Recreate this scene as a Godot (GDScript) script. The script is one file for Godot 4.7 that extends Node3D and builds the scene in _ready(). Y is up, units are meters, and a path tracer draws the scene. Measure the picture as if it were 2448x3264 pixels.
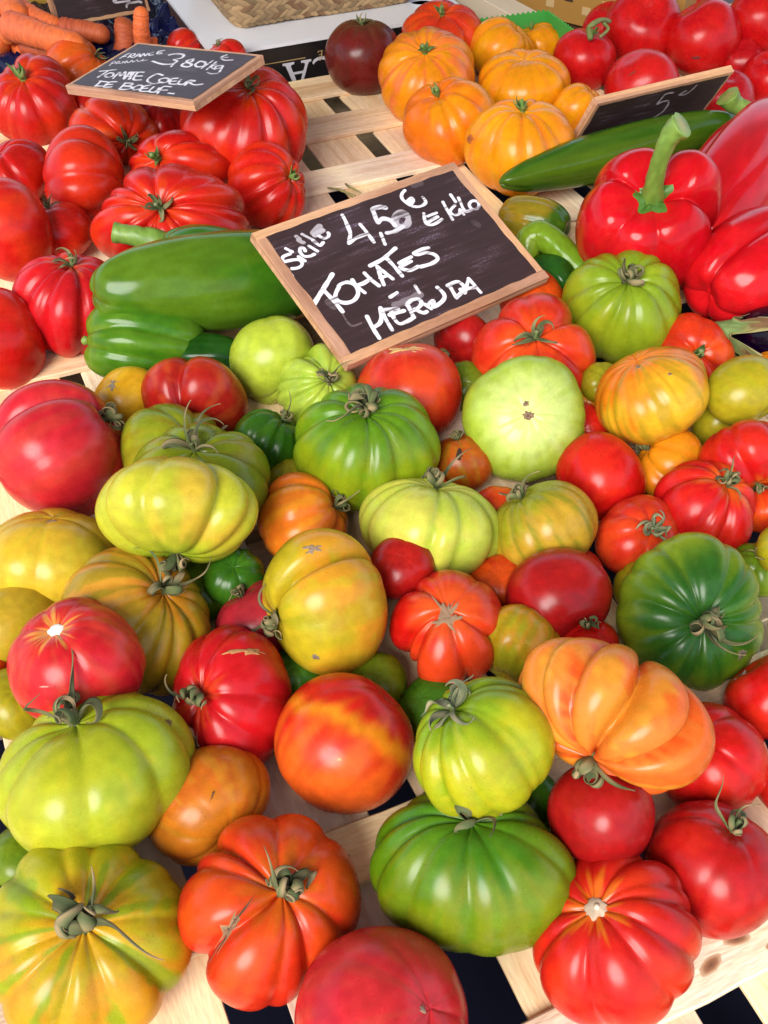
extends Node3D
# A market stall table: crates turned upside down carry heaps of tomatoes, peppers and price boards.

func _ready() -> void:
	# ---- camera, sky, sun, exposure ----
	var cam := Camera3D.new()
	cam.name = "camera"
	cam.fov = 54.4
	cam.near = 0.02
	cam.far = 400.0
	cam.position = Vector3(0, 0.5, 0)
	cam.rotation_degrees = Vector3(-46, 0, 0)
	add_child(cam)
	cam.current = true
	var env := Environment.new()
	env.background_mode = Environment.BG_SKY
	var psm := ProceduralSkyMaterial.new()
	psm.sky_top_color = Color(0.66, 0.76, 0.92)
	psm.sky_horizon_color = Color(0.88, 0.92, 0.97)
	psm.sky_curve = 0.25
	psm.ground_bottom_color = Color(0.32, 0.29, 0.26)
	psm.ground_horizon_color = Color(0.55, 0.53, 0.5)
	psm.sky_energy_multiplier = 1.0
	var sky := Sky.new()
	sky.sky_material = psm
	env.sky = sky
	env.background_energy_multiplier = 0.62
	env.tonemap_mode = Environment.TONE_MAPPER_LINEAR
	env.tonemap_exposure = 2.95
	env.sdfgi_enabled = true
	env.ssao_enabled = true
	env.ssil_enabled = true
	var we := WorldEnvironment.new()
	we.name = "world_environment"
	we.environment = env
	add_child(we)
	var sun := DirectionalLight3D.new()
	sun.name = "sun"
	sun.light_color = Color(1.0, 0.985, 0.965)
	sun.light_energy = 0.54
	sun.light_angular_distance = 32.0
	sun.shadow_enabled = true
	add_child(sun)
	sun.look_at_from_position(Vector3(-0.42, 0.80, 0.95), Vector3.ZERO)
	# ---- materials and palettes ----
	NZ.noise_type = FastNoiseLite.TYPE_SIMPLEX_SMOOTH
	NZ.fractal_type = FastNoiseLite.FRACTAL_NONE
	NZ.frequency = 0.01
	NZ.seed = 4
	rng.seed = 77
	materials()
	palettes()
	structure()
	# ---- tomatoes ----
	fruit("oxheart_tomato", "tomato", "ox", "small orange-red ribbed tomato peeking out just below the big carrot", Vector3(-0.4336, 0.0149, -1.2388), Vector3(0.941, -0.243, -0.234), Vector3(0.281, 0.948, 0.147), Vector3(0.187, -0.204, 0.961), Vector3(0.0211, 0.0164, 0.0211), {n = 10, d = 0.13, w = 0.16, low = 0.75, col = "oxor", cal = 0, seed = 3, nu = 60})
	fruit("oxheart_tomato", "tomato", "ox", "orange ribbed tomato half hidden by the left end of the FRANCE price board", Vector3(-0.3509, 0.029, -1.1604), Vector3(0.513, -0.853, -0.095), Vector3(0.832, 0.522, -0.191), Vector3(0.212, 0.019, 0.977), Vector3(0.041, 0.032, 0.041), {n = 10, d = 0.13, w = 0.16, low = 0.75, col = "oxor", cal = 2, seed = 4, nu = 60})
	fruit("oxheart_tomato", "tomato", "ox", "red tomato behind the FRANCE price board, left of two stems above its top edge", Vector3(-0.236, 0.0198, -1.2375), Vector3(0.623, -0.78, -0.066), Vector3(0.77, 0.626, -0.125), Vector3(0.138, 0.027, 0.99), Vector3(0.028, 0.0218, 0.028), {n = 7, d = 0.13, w = 0.16, low = 0.75, col = "ox", cal = 2, seed = 5, nu = 60})
	fruit("oxheart_tomato", "tomato", "ox", "red tomato sliver between the right corner of the FRANCE price board and the black carton", Vector3(-0.1584, 0.0162, -1.1658), Vector3(0.917, -0.395, -0.046), Vector3(0.383, 0.909, -0.164), Vector3(0.107, 0.133, 0.985), Vector3(0.0235, 0.0184, 0.0235), {n = 10, d = 0.13, w = 0.16, low = 0.75, col = "ox", cal = 0, seed = 6, nu = 60})
	fruit("oxheart_tomato", "tomato", "ox", "red tomato behind the FRANCE price board, right of two stems above its top edge", Vector3(-0.1795, 0.0408, -1.1622), Vector3(0.882, 0.451, -0.141), Vector3(-0.457, 0.889, -0.017), Vector3(0.117, 0.079, 0.99), Vector3(0.0253, 0.0198, 0.0253), {n = 7, d = 0.13, w = 0.16, low = 0.75, col = "ox", cal = 2, seed = 7, nu = 60})
	fruit("oxheart_tomato", "tomato", "ox", "shaded red tomato under the lower left corner of the FRANCE price board", Vector3(-0.3275, 0.0196, -1.0889), Vector3(0.959, -0.205, -0.198), Vector3(0.221, 0.973, 0.063), Vector3(0.18, -0.104, 0.978), Vector3(0.0277, 0.0216, 0.0277), {n = 10, d = 0.13, w = 0.16, low = 0.75, col = "ox", cal = 0, seed = 8, nu = 60})
	fruit("oxheart_tomato", "tomato", "ox", "dark shaded red tomato underneath the middle of the FRANCE price board", Vector3(-0.2386, 0.0253, -1.0342), Vector3(0.976, -0.158, -0.153), Vector3(0.172, 0.982, 0.08), Vector3(0.137, -0.104, 0.985), Vector3(0.0359, 0.028, 0.0359), {n = 10, d = 0.13, w = 0.16, low = 0.75, col = "darkred", cal = 0, seed = 9, nu = 60})
	fruit("oxheart_tomato", "tomato", "ox", "biggest red oxheart tomato, deeply ribbed, under the right corner of the FRANCE price board", Vector3(-0.1389, 0.0492, -0.9698), Vector3(0.981, -0.157, -0.111), Vector3(0.18, 0.952, 0.246), Vector3(0.067, -0.261, 0.963), Vector3(0.0679, 0.0564, 0.0679), {n = 11, d = 0.12, w = 0.16, low = 0.75, col = "ox", cal = 2, seed = 10, nu = 108})
	fruit("oxheart_tomato", "tomato", "ox", "upright ribbed red tomato with a fresh green star stem, left of the FRANCE price board", Vector3(-0.376, 0.0343, -1.0636), Vector3(0.99, 0.103, -0.091), Vector3(-0.059, 0.916, 0.398), Vector3(0.124, -0.389, 0.913), Vector3(0.0447, 0.0402, 0.0568), {n = 10, d = 0.13, w = 0.16, low = 0.75, col = "ox", cal = 3, seed = 11, cs = 1.7, nu = 66})
	fruit("oxheart_tomato", "tomato", "ox", "ribbed red-orange tomato with a grey dried stem directly below the FRANCE price board", Vector3(-0.2781, 0.0325, -0.9951), Vector3(0.808, -0.248, -0.534), Vector3(0.571, 0.107, 0.814), Vector3(-0.145, -0.963, 0.228), Vector3(0.0477, 0.0382, 0.0358), {n = 10, d = 0.13, w = 0.16, low = 0.75, col = "ox2", cal = 2, seed = 12, nu = 74})
	fruit("oxheart_tomato", "tomato", "ox", "dark red tomato at the left edge under the upright ribbed one", Vector3(-0.3621, 0.0267, -0.9165), Vector3(0.903, 0.341, -0.26), Vector3(-0.341, 0.939, 0.048), Vector3(0.26, 0.045, 0.964), Vector3(0.0378, 0.0295, 0.0378), {n = 6, d = 0.13, w = 0.16, low = 0.75, col = "oxd", cal = 0, seed = 13, nu = 62})
	fruit("oxheart_tomato", "tomato", "ox", "tall bulging red tomato on its side in the left heap, creases meeting at its right", Vector3(-0.2852, 0.0351, -0.8895), Vector3(-0.045, 0.875, -0.481), Vector3(0.999, 0.025, -0.048), Vector3(-0.03, -0.483, -0.875), Vector3(0.0502, 0.0377, 0.0502), {n = 7, d = 0.13, w = 0.2, low = 0.75, col = "ox", cal = 0, seed = 14, dir = Vector3(0.9, 0.41, -0.17), nu = 84})
	fruit("oxheart_tomato", "tomato", "ox", "red tomato with a curly pale green stem at its left, behind the widest ribbed one", Vector3(-0.1991, 0.033, -0.9137), Vector3(0.924, 0.277, 0.264), Vector3(-0.383, 0.667, 0.639), Vector3(0.001, -0.692, 0.722), Vector3(0.0531, 0.0414, 0.0361), {n = 9, d = 0.13, w = 0.16, low = 0.75, col = "ox", cal = 3, seed = 15, nu = 88})
	fruit("oxheart_tomato", "tomato", "ox", "ribbed red tomato with a small green stem facing right, touching the bare wooden slats", Vector3(-0.1114, 0.0301, -0.8853), Vector3(0.616, -0.664, -0.424), Vector3(0.788, 0.536, 0.304), Vector3(0.025, -0.522, 0.853), Vector3(0.0406, 0.0365, 0.0406), {n = 10, d = 0.13, w = 0.16, low = 0.75, col = "ox", cal = 3, seed = 16, nu = 68})
	fruit("oxheart_tomato", "tomato", "ox", "widest ribbed red tomato, pleated round its stem, behind the big green pepper", Vector3(-0.1849, 0.0444, -0.7914), Vector3(0.999, 0.042, 0.029), Vector3(-0.051, 0.74, 0.671), Vector3(0.007, -0.671, 0.741), Vector3(0.0705, 0.055, 0.0508), {n = 13, d = 0.15, w = 0.16, low = 0.75, col = "ox", cal = 2, seed = 17, nu = 128})
	fruit("oxheart_tomato", "tomato", "ox", "red tomato tucked behind the smooth one at the left edge, brown stem on top", Vector3(-0.2986, 0.0238, -0.8142), Vector3(0.951, 0.083, -0.299), Vector3(-0.152, 0.965, -0.213), Vector3(0.271, 0.248, 0.93), Vector3(0.0337, 0.0262, 0.0337), {n = 5, d = 0.07, w = 0.16, low = 0.75, col = "ox", cal = 2, seed = 18, nu = 60})
	fruit("oxheart_tomato", "tomato", "ox", "smooth big red tomato cut by the left edge, level with the widest ribbed one", Vector3(-0.3257, 0.0483, -0.7754), Vector3(-0.193, 0.918, -0.346), Vector3(-0.798, 0.058, 0.6), Vector3(0.571, 0.391, 0.721), Vector3(0.0459, 0.0358, 0.0367), {n = 4, d = 0.04, w = 0.16, low = 0.75, col = "ox", cal = 0, seed = 19, nu = 88})
	fruit("oxheart_tomato", "tomato", "ox", "shiny deep red tomato with straight radiating ribs, left of the big green pepper", Vector3(-0.2553, 0.0341, -0.6852), Vector3(0.949, -0.238, -0.205), Vector3(0.211, 0.967, -0.144), Vector3(0.233, 0.094, 0.968), Vector3(0.0462, 0.0406, 0.0462), {n = 11, d = 0.12, w = 0.16, low = 0.75, col = "crim", cal = 2, seed = 20, nu = 92})
	fruit("oxheart_tomato", "tomato", "ox", "large smooth red tomato cut by the left edge, below the shiny ribbed one", Vector3(-0.3026, 0.0282, -0.6442), Vector3(-0.126, 0.859, -0.497), Vector3(-0.808, 0.202, 0.554), Vector3(0.576, 0.471, 0.668), Vector3(0.0416, 0.0325, 0.0341), {n = 4, d = 0.05, w = 0.16, low = 0.75, col = "oxd", cal = 0, seed = 21, nu = 86})
	fruit("oxheart_tomato", "tomato", "ox", "orange-red tomato sliver at the left edge behind the pink two-lobed tomato", Vector3(-0.2884, 0.0155, -0.55), Vector3(0.93, -0.264, -0.255), Vector3(0.27, 0.963, -0.011), Vector3(0.248, -0.059, 0.967), Vector3(0.0219, 0.0171, 0.0219), {n = 10, d = 0.13, w = 0.16, low = 0.75, col = "ordred", cal = 0, seed = 22, nu = 60})
	fruit("purple_tomato", "tomato", "or", "dark purple-brown tomato beside the black carton", Vector3(-0.0239, 0.0345, -1.1848), Vector3(0.999, 0.032, -0.02), Vector3(-0.034, 0.991, -0.128), Vector3(0.016, 0.128, 0.992), Vector3(0.0454, 0.0408, 0.0454), {n = 6, d = 0.05, w = 0.22, low = 0.3, col = "purple", cal = 2, seed = 23, nu = 64})
	fruit("orange_tomato", "tomato", "or", "deeply lobed red-orange tomato behind the orange ones, below the basket", Vector3(0.071, 0.0343, -1.242), Vector3(0.996, 0.079, 0.052), Vector3(-0.09, 0.956, 0.28), Vector3(-0.027, -0.283, 0.959), Vector3(0.0509, 0.0367, 0.0509), {n = 6, d = 0.2, w = 0.2, low = 0.8, col = "ordred", cal = 3, seed = 24, nu = 66})
	fruit("orange_tomato", "tomato", "or", "small orange tomato with a stem, farthest back, in front of the green tray", Vector3(0.1863, 0.022, -1.2516), Vector3(0.918, 0.387, 0.085), Vector3(-0.381, 0.921, -0.085), Vector3(-0.111, 0.045, 0.993), Vector3(0.0307, 0.024, 0.0307), {n = 8, d = 0.09, w = 0.15, low = 0.5, col = "orange", cal = 3, seed = 25, cs = 1, nu = 60})
	fruit("orange_tomato", "tomato", "or", "orange tomato without a visible stem between the lobed red-orange one and the green tray", Vector3(0.1402, 0.0295, -1.2124), Vector3(0.821, -0.562, 0.1), Vector3(0.565, 0.825, 0.007), Vector3(-0.086, 0.05, 0.995), Vector3(0.0401, 0.0341, 0.0401), {n = 7, d = 0.09, w = 0.15, low = 0.5, col = "orange", cal = 0, seed = 26, cs = 1, nu = 60})
	fruit("orange_tomato", "tomato", "or", "orange tomato with pinkish streaks, first of the orange ones beside the dark purple tomato", Vector3(0.0473, 0.0411, -1.1095), Vector3(0.995, 0.081, 0.054), Vector3(-0.096, 0.897, 0.432), Vector3(-0.013, -0.436, 0.9), Vector3(0.0574, 0.0447, 0.0574), {n = 14, d = 0.09, w = 0.15, low = 0.5, col = "orange2", cal = 3, seed = 27, cs = 1, nu = 84})
	fruit("orange_tomato", "tomato", "or", "orange tomato touching the back of the 5 euro board", Vector3(0.2113, 0.0233, -1.0633), Vector3(0.839, -0.515, 0.177), Vector3(0.524, 0.851, -0.007), Vector3(-0.147, 0.099, 0.984), Vector3(0.031, 0.0279, 0.031), {n = 6, d = 0.09, w = 0.15, low = 0.5, col = "orange", cal = 0, seed = 28, cs = 1, nu = 60})
	fruit("orange_tomato", "tomato", "or", "smooth yellow-orange tomato with a notched top in the middle of the orange ones", Vector3(0.1546, 0.0344, -1.112), Vector3(0.994, 0.061, 0.093), Vector3(-0.068, 0.995, 0.069), Vector3(-0.089, -0.075, 0.993), Vector3(0.0517, 0.0321, 0.0517), {n = 9, d = 0.08, w = 0.15, low = 0.5, col = "orange", cal = 0, seed = 29, cs = 1, nu = 76})
	fruit("orange_tomato", "tomato", "or", "orange tomato blushed red on its left, resting on the bare wooden slats", Vector3(0.0669, 0.0356, -1.0151), Vector3(0.923, 0.367, 0.112), Vector3(-0.383, 0.905, 0.185), Vector3(-0.034, -0.214, 0.976), Vector3(0.0497, 0.0388, 0.0497), {n = 9, d = 0.09, w = 0.15, low = 0.5, col = "orange3", cal = 3, seed = 30, cs = 1, dir = Vector3(-0.91, 0.28, 0.3), nu = 78})
	fruit("orange_tomato", "tomato", "or", "nearest orange tomato, a small brown nipple on its left side, above the main board", Vector3(0.1347, 0.0393, -0.9492), Vector3(0.996, 0.021, 0.091), Vector3(-0.025, 0.999, 0.035), Vector3(-0.09, -0.037, 0.995), Vector3(0.054, 0.0443, 0.054), {n = 10, d = 0.09, w = 0.15, low = 0.5, col = "orange", cal = 3, seed = 31, cs = 1, x = [["nipple", 1.2375, 2.8917, 0.00552, 1, -2.2031, Color(0.45, 0.12, 0.01), Color(0.2, 0.05, 0.015), 0.4]], nu = 88})
	fruit("round_tomato", "tomato", "vi", "red tomato at the top edge behind the two big plum-shaped ones", Vector3(0.3956, 0.0261, -1.3787), Vector3(0.994, -0.003, 0.109), Vector3(-0.043, 0.909, 0.414), Vector3(-0.1, -0.417, 0.904), Vector3(0.0339, 0.0305, 0.0339), {n = 5, d = 0.01, w = 0.4, low = 0, col = "vine", cal = 0, seed = 32, nu = 60})
	fruit("round_tomato", "tomato", "vi", "red tomato half hidden behind the big one in front of the yellow carton", Vector3(0.2818, 0.0254, -1.2954), Vector3(0.975, 0.159, 0.154), Vector3(-0.172, 0.982, 0.073), Vector3(-0.139, -0.098, 0.985), Vector3(0.0336, 0.0302, 0.0336), {n = 5, d = 0.01, w = 0.4, low = 0, col = "vine", cal = 0, seed = 33, nu = 60})
	fruit("round_tomato", "tomato", "vi", "shaded red tomato between the tall oval one and the right edge", Vector3(0.4223, 0.0213, -1.2021), Vector3(0.941, 0.242, 0.234), Vector3(-0.303, 0.913, 0.274), Vector3(-0.147, -0.328, 0.933), Vector3(0.0286, 0.0257, 0.0286), {n = 5, d = 0.01, w = 0.4, low = 0, col = "vined", cal = 0, seed = 34, nu = 60})
	fruit("round_tomato", "tomato", "vi", "red round tomato in the top right corner", Vector3(0.4439, 0.0558, -1.2367), Vector3(0.954, -0.111, 0.277), Vector3(0.126, 0.991, -0.038), Vector3(-0.27, 0.071, 0.96), Vector3(0.0396, 0.0356, 0.0396), {n = 5, d = 0.01, w = 0.4, low = 0, col = "vine", cal = 0, seed = 35, nu = 60})
	fruit("round_tomato", "tomato", "vi", "round red tomato with a green vine stem, next to the green tray", Vector3(0.2344, 0.0285, -1.1907), Vector3(0.965, -0.198, 0.173), Vector3(0.214, 0.974, -0.078), Vector3(-0.153, 0.112, 0.982), Vector3(0.037, 0.0333, 0.037), {n = 5, d = 0.01, w = 0.4, low = 0, col = "vine", cal = 3, seed = 36, nu = 60})
	fruit("round_tomato", "tomato", "vi", "big round red tomato at the top edge in front of the yellow carton", Vector3(0.3098, 0.0455, -1.2479), Vector3(0.996, 0.056, 0.072), Vector3(-0.089, 0.768, 0.635), Vector3(-0.02, -0.638, 0.769), Vector3(0.0456, 0.0402, 0.0456), {n = 5, d = 0.01, w = 0.4, low = 0, col = "vine", cal = 0, seed = 37, nu = 62})
	fruit("round_tomato", "tomato", "vi", "round red tomato just above the 5 euro board", Vector3(0.2857, 0.0318, -1.1085), Vector3(0.85, 0.489, 0.196), Vector3(0.504, -0.863, -0.036), Vector3(0.152, 0.129, -0.98), Vector3(0.0413, 0.0372, 0.0413), {n = 5, d = 0.01, w = 0.4, low = 0, col = "vine", cal = 0, seed = 38, x = [["scratch", 2.583, -1.5067, 0.00463, 0.3, 0.0737, Color(0.25, 0.03, 0.02), Color(0.2, 0.03, 0.02), 1]], nu = 62})
	fruit("round_tomato", "tomato", "vi", "red tomato showing at the right of the 5 euro board", Vector3(0.3737, 0.026, -1.0896), Vector3(0.982, 0.04, 0.186), Vector3(-0.079, 0.975, 0.209), Vector3(-0.173, -0.22, 0.96), Vector3(0.0338, 0.0304, 0.0338), {n = 5, d = 0.01, w = 0.4, low = 0, col = "vined", cal = 0, seed = 39, nu = 60})
	fruit("round_tomato", "tomato", "vi", "red tomato cut by the right edge above the green pepper stem", Vector3(0.4395, 0.0253, -1.1439), Vector3(0.933, 0.26, 0.251), Vector3(-0.294, 0.949, 0.11), Vector3(-0.209, -0.177, 0.962), Vector3(0.0328, 0.0296, 0.0328), {n = 5, d = 0.01, w = 0.4, low = 0, col = "vine", cal = 0, seed = 40, nu = 60})
	fruit("round_tomato", "tomato", "vi", "tall oval red tomato leaning beside the big round one", Vector3(0.3753, 0.0432, -1.2155), Vector3(0.842, 0.499, -0.203), Vector3(-0.535, 0.82, -0.203), Vector3(0.065, 0.28, 0.958), Vector3(0.0443, 0.0407, 0.0407), {n = 5, d = 0.01, w = 0.4, low = 0, col = "vine", cal = 0, seed = 41, x = [["scratch", 1.682, 2.1289, 0.00436, 0.5, 2.7374, Color(0.2, 0.02, 0.02), Color(0.15, 0.02, 0.02), 1]], nu = 62})
	fruit("ribbed_tomato", "tomato", "mix", "dark red tomato in the shade under the lower edge of the main price board", Vector3(0.0634, 0.0192, -0.6546), Vector3(0.726, 0.019, 0.687), Vector3(-0.685, -0.066, 0.726), Vector3(0.059, -0.998, -0.035), Vector3(0.0264, 0.0206, 0.0264), {n = 6, d = 0.04, w = 0.22, low = 0.35, col = "darkred", cal = 1, seed = 42, nu = 60})
	fruit("ribbed_tomato", "tomato", "mix", "orange-red tomato under the right corner of the main price board", Vector3(0.1246, 0.0212, -0.7089), Vector3(0.955, -0.296, -0.001), Vector3(-0.287, -0.924, -0.254), Vector3(0.074, 0.242, -0.967), Vector3(0.0291, 0.0227, 0.0291), {n = 4, d = 0.03, w = 0.22, low = 0.35, col = "ordred", cal = 0, seed = 43, nu = 60})
	fruit("ribbed_tomato", "tomato", "mix", "small green tomato patch between the red one under the board and the pale green", Vector3(0.0609, 0.0145, -0.6034), Vector3(0.997, 0.057, 0.055), Vector3(0.078, -0.815, -0.575), Vector3(0.012, 0.577, -0.816), Vector3(0.0203, 0.0158, 0.0203), {n = 8, d = 0.1, w = 0.22, low = 0.35, col = "green", cal = 0, seed = 44, nu = 60})
	fruit("ribbed_tomato", "tomato", "mix", "ribbed red-orange tomato with a spiky stem in front of the eggplant cap", Vector3(0.2437, 0.0215, -0.6357), Vector3(0.991, 0.112, 0.073), Vector3(-0.127, 0.603, 0.788), Vector3(0.044, -0.79, 0.612), Vector3(0.0311, 0.0242, 0.0311), {n = 7, d = 0.2, w = 0.22, low = 0.6, col = "ordred", cal = 3, seed = 45, cs = 1.7, nu = 62})
	fruit("ribbed_tomato", "tomato", "mix", "broad red tomato with a thin dried stem behind the pale green one", Vector3(0.1145, 0.0331, -0.6168), Vector3(0.995, 0.06, 0.081), Vector3(-0.089, 0.901, 0.424), Vector3(-0.048, -0.429, 0.902), Vector3(0.0494, 0.0346, 0.0494), {n = 7, d = 0.19, w = 0.18, low = 0.5, col = "redor", cal = 2, seed = 46, cs = 1.2, nu = 102})
	fruit("ribbed_tomato", "tomato", "mix", "ribbed olive green tomato with a thick curled stem below the upright red bell pepper", Vector3(0.192, 0.0363, -0.6781), Vector3(0.993, 0.036, 0.112), Vector3(-0.074, 0.932, 0.356), Vector3(-0.092, -0.362, 0.928), Vector3(0.0498, 0.0424, 0.0498), {n = 13, d = 0.13, w = 0.16, low = 0.45, col = "olgr", cal = 1, seed = 47, cs = 1.2, nu = 98})
	fruit("ribbed_tomato", "tomato", "mix", "amber bit of tomato left of the orange striped one", Vector3(0.1516, 0.0125, -0.5809), Vector3(0.98, 0.142, 0.137), Vector3(0.196, -0.63, -0.751), Vector3(-0.02, 0.763, -0.646), Vector3(0.0181, 0.0141, 0.0181), {n = 8, d = 0.1, w = 0.22, low = 0.35, col = "amber", cal = 0, seed = 48, nu = 60})
	fruit("ribbed_tomato", "tomato", "mix", "red tomato deep in the gap right of the pale green one", Vector3(0.1446, 0.0155, -0.551), Vector3(0.981, 0.14, 0.135), Vector3(0.193, -0.648, -0.737), Vector3(-0.016, 0.749, -0.663), Vector3(0.0217, 0.017, 0.0217), {n = 8, d = 0.1, w = 0.22, low = 0.35, col = "red", cal = 0, seed = 49, nu = 60})
	fruit("ribbed_tomato", "tomato", "mix", "small olive tomato with a dry stem between the broad red and the orange striped one", Vector3(0.1618, 0.0322, -0.5852), Vector3(0.965, -0.216, -0.147), Vector3(0.26, 0.752, 0.606), Vector3(-0.021, -0.623, 0.782), Vector3(0.0164, 0.0128, 0.0164), {n = 6, d = 0.1, w = 0.22, low = 0.35, col = "olive", cal = 1, seed = 50, nu = 60})
	fruit("ribbed_tomato", "tomato", "mix", "orange tomato with a scarred top at the right edge beside the eggplant", Vector3(0.2987, 0.0155, -0.6193), Vector3(0.7, 0.711, 0.069), Vector3(0.645, -0.671, 0.364), Vector3(0.306, -0.21, -0.929), Vector3(0.0218, 0.017, 0.0218), {n = 6, d = 0.12, w = 0.22, low = 0.35, col = "amber", cal = 0, seed = 51, x = [["corky_scar", 2.116, -0.9169, 0.01086, 0.35, -1.3724, Color(0.62, 0.50, 0.34), Color(0.27, 0.16, 0.09), 1.3]], nu = 60})
	fruit("ribbed_tomato", "tomato", "mix", "lower of the two smooth olive tomatoes at the right", Vector3(0.2503, 0.0187, -0.5603), Vector3(0.585, 0.423, -0.692), Vector3(0.756, 0.025, 0.655), Vector3(0.294, -0.906, -0.305), Vector3(0.0261, 0.0204, 0.0261), {n = 3, d = 0.02, w = 0.22, low = 0.35, col = "olive2", cal = 1, seed = 52, nu = 60})
	fruit("ribbed_tomato", "tomato", "mix", "upper of the two smooth olive tomatoes at the right, by the eggplant", Vector3(0.2538, 0.0543, -0.5498), Vector3(0.805, 0.083, -0.587), Vector3(0.59, -0.215, 0.779), Vector3(-0.061, -0.973, -0.222), Vector3(0.0283, 0.0241, 0.0241), {n = 3, d = 0.03, w = 0.22, low = 0.35, col = "olive2", cal = 0, seed = 53, nu = 66})
	fruit("ribbed_tomato", "tomato", "mix", "orange ribbed tomato with a black stem under the orange striped one", Vector3(0.2009, 0.0183, -0.5123), Vector3(-0.52, -0.354, 0.777), Vector3(-0.807, 0.502, -0.311), Vector3(-0.281, -0.789, -0.547), Vector3(0.028, 0.0219, 0.0238), {n = 6, d = 0.15, w = 0.22, low = 0.7, col = "amber", cal = 1, seed = 54, cs = 1.28, nu = 62})
	fruit("ribbed_tomato", "tomato", "mix", "orange tomato with green stripes, lying upside down beside the pale green one", Vector3(0.1885, 0.0516, -0.547), Vector3(0.859, 0.504, 0.094), Vector3(0.466, -0.843, 0.268), Vector3(0.215, -0.186, -0.959), Vector3(0.0417, 0.0309, 0.0417), {n = 12, d = 0.045, w = 0.2, low = 1, col = "ostripe", cal = 0, seed = 55, dir = Vector3(0.4, 0.72, -0.57), x = [["blossom_scar", 2.8908, -1.3984, 0.00294, 0.5, -0.2775, Color(0.27, 0.16, 0.09), Color(0.10, 0.06, 0.035), 0.6], ["brown_spot", 2.3508, -0.8289, 0.00163, 0.8, -0.7535, Color(0.27, 0.16, 0.09), Color(0.10, 0.06, 0.035), 0.5]], nu = 98})
	fruit("ribbed_tomato", "tomato", "mix", "brownish orange tomato deep in the gap left of the pale green one", Vector3(0.0565, 0.017, -0.5147), Vector3(0.961, 0.269, -0.063), Vector3(-0.265, 0.836, -0.48), Vector3(-0.076, 0.478, 0.875), Vector3(0.0228, 0.0206, 0.0228), {n = 6, d = 0.08, w = 0.22, low = 0.35, col = "brorg", cal = 1, seed = 56, x = [["dark_spot", 0.9786, 1.5971, 0.00262, 1.6, 2.9436, Color(0.05, 0.02, 0.01), Color(0.03, 0.012, 0.01), 0.6]], nu = 60})
	fruit("ribbed_tomato", "tomato", "mix", "red sliver of tomato behind the light green ribbed one", Vector3(0.024, 0.0155, -0.4825), Vector3(0.999, 0.025, 0.024), Vector3(0.034, -0.847, -0.53), Vector3(0.007, 0.531, -0.847), Vector3(0.0223, 0.0174, 0.0223), {n = 8, d = 0.1, w = 0.22, low = 0.35, col = "red", cal = 0, seed = 57, nu = 60})
	fruit("ribbed_tomato", "tomato", "mix", "orange-red sliver of tomato between the light green ribbed and the olive striped one", Vector3(0.0756, 0.0149, -0.4632), Vector3(0.994, 0.081, 0.078), Vector3(0.109, -0.854, -0.509), Vector3(0.025, 0.514, -0.857), Vector3(0.0219, 0.0171, 0.0219), {n = 8, d = 0.1, w = 0.22, low = 0.35, col = "ordred", cal = 0, seed = 58, nu = 60})
	fruit("ribbed_tomato", "tomato", "mix", "smooth red tomato with a papery tan scar at the lower edge of the main board", Vector3(0.019, 0.0307, -0.5761), Vector3(0.993, 0.113, -0.027), Vector3(0.114, -0.899, 0.423), Vector3(0.024, -0.423, -0.906), Vector3(0.0402, 0.0361, 0.0402), {n = 5, d = 0.03, w = 0.22, low = 0.35, col = "redor", cal = 0, seed = 59, x = [["papery_scar", 2.9143, -1.5427, 0.00823, 0.45, 0.0134, Color(0.62, 0.38, 0.14), Color(0.55, 0.30, 0.10), 1.5]], nu = 90})
	fruit("ribbed_tomato", "tomato", "mix", "yellow tomato with a grey scar, left of the dark red two-cheeked one", Vector3(-0.1916, 0.0201, -0.5794), Vector3(0.64, 0.362, -0.678), Vector3(0.449, -0.892, -0.053), Vector3(-0.624, -0.27, -0.733), Vector3(0.0273, 0.0245, 0.024), {n = 8, d = 0.02, w = 0.22, low = 0.35, col = "yelgold", cal = 0, seed = 60, x = [["blossom_scar", 2.8448, -1.6321, 0.00452, 0.8, -0.1269, Color(0.24, 0.19, 0.14), Color(0.24, 0.19, 0.14), 1.2]], nu = 60})
	fruit("ribbed_tomato", "tomato", "mix", "dark green ribbed tomato shaded by the pale ones", Vector3(-0.0823, 0.0201, -0.5333), Vector3(0.826, -0.54, 0.157), Vector3(0.553, 0.726, -0.409), Vector3(0.107, 0.425, 0.899), Vector3(0.0285, 0.0222, 0.0285), {n = 12, d = 0.14, w = 0.22, low = 0.5, col = "dkgr", cal = 1, seed = 61, nu = 62})
	fruit("ribbed_tomato", "tomato", "mix", "small yellow-olive patch of tomato between the dark green and the big green one", Vector3(-0.0649, 0.012, -0.5025), Vector3(0.996, -0.066, -0.064), Vector3(-0.084, -0.943, -0.322), Vector3(-0.039, 0.326, -0.945), Vector3(0.0168, 0.0131, 0.0168), {n = 8, d = 0.1, w = 0.22, low = 0.35, col = "olive2", cal = 0, seed = 62, nu = 60})
	fruit("ribbed_tomato", "tomato", "mix", "smooth pale yellow-green tomato below the left edge of the main price board", Vector3(-0.087, 0.0262, -0.6211), Vector3(0.49, 0.869, -0.066), Vector3(-0.339, 0.12, -0.933), Vector3(-0.803, 0.479, 0.353), Vector3(0.0367, 0.0316, 0.0327), {n = 5, d = 0.07, w = 0.35, low = 1, col = "paleyg", cal = 0, seed = 63, nu = 78})
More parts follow.
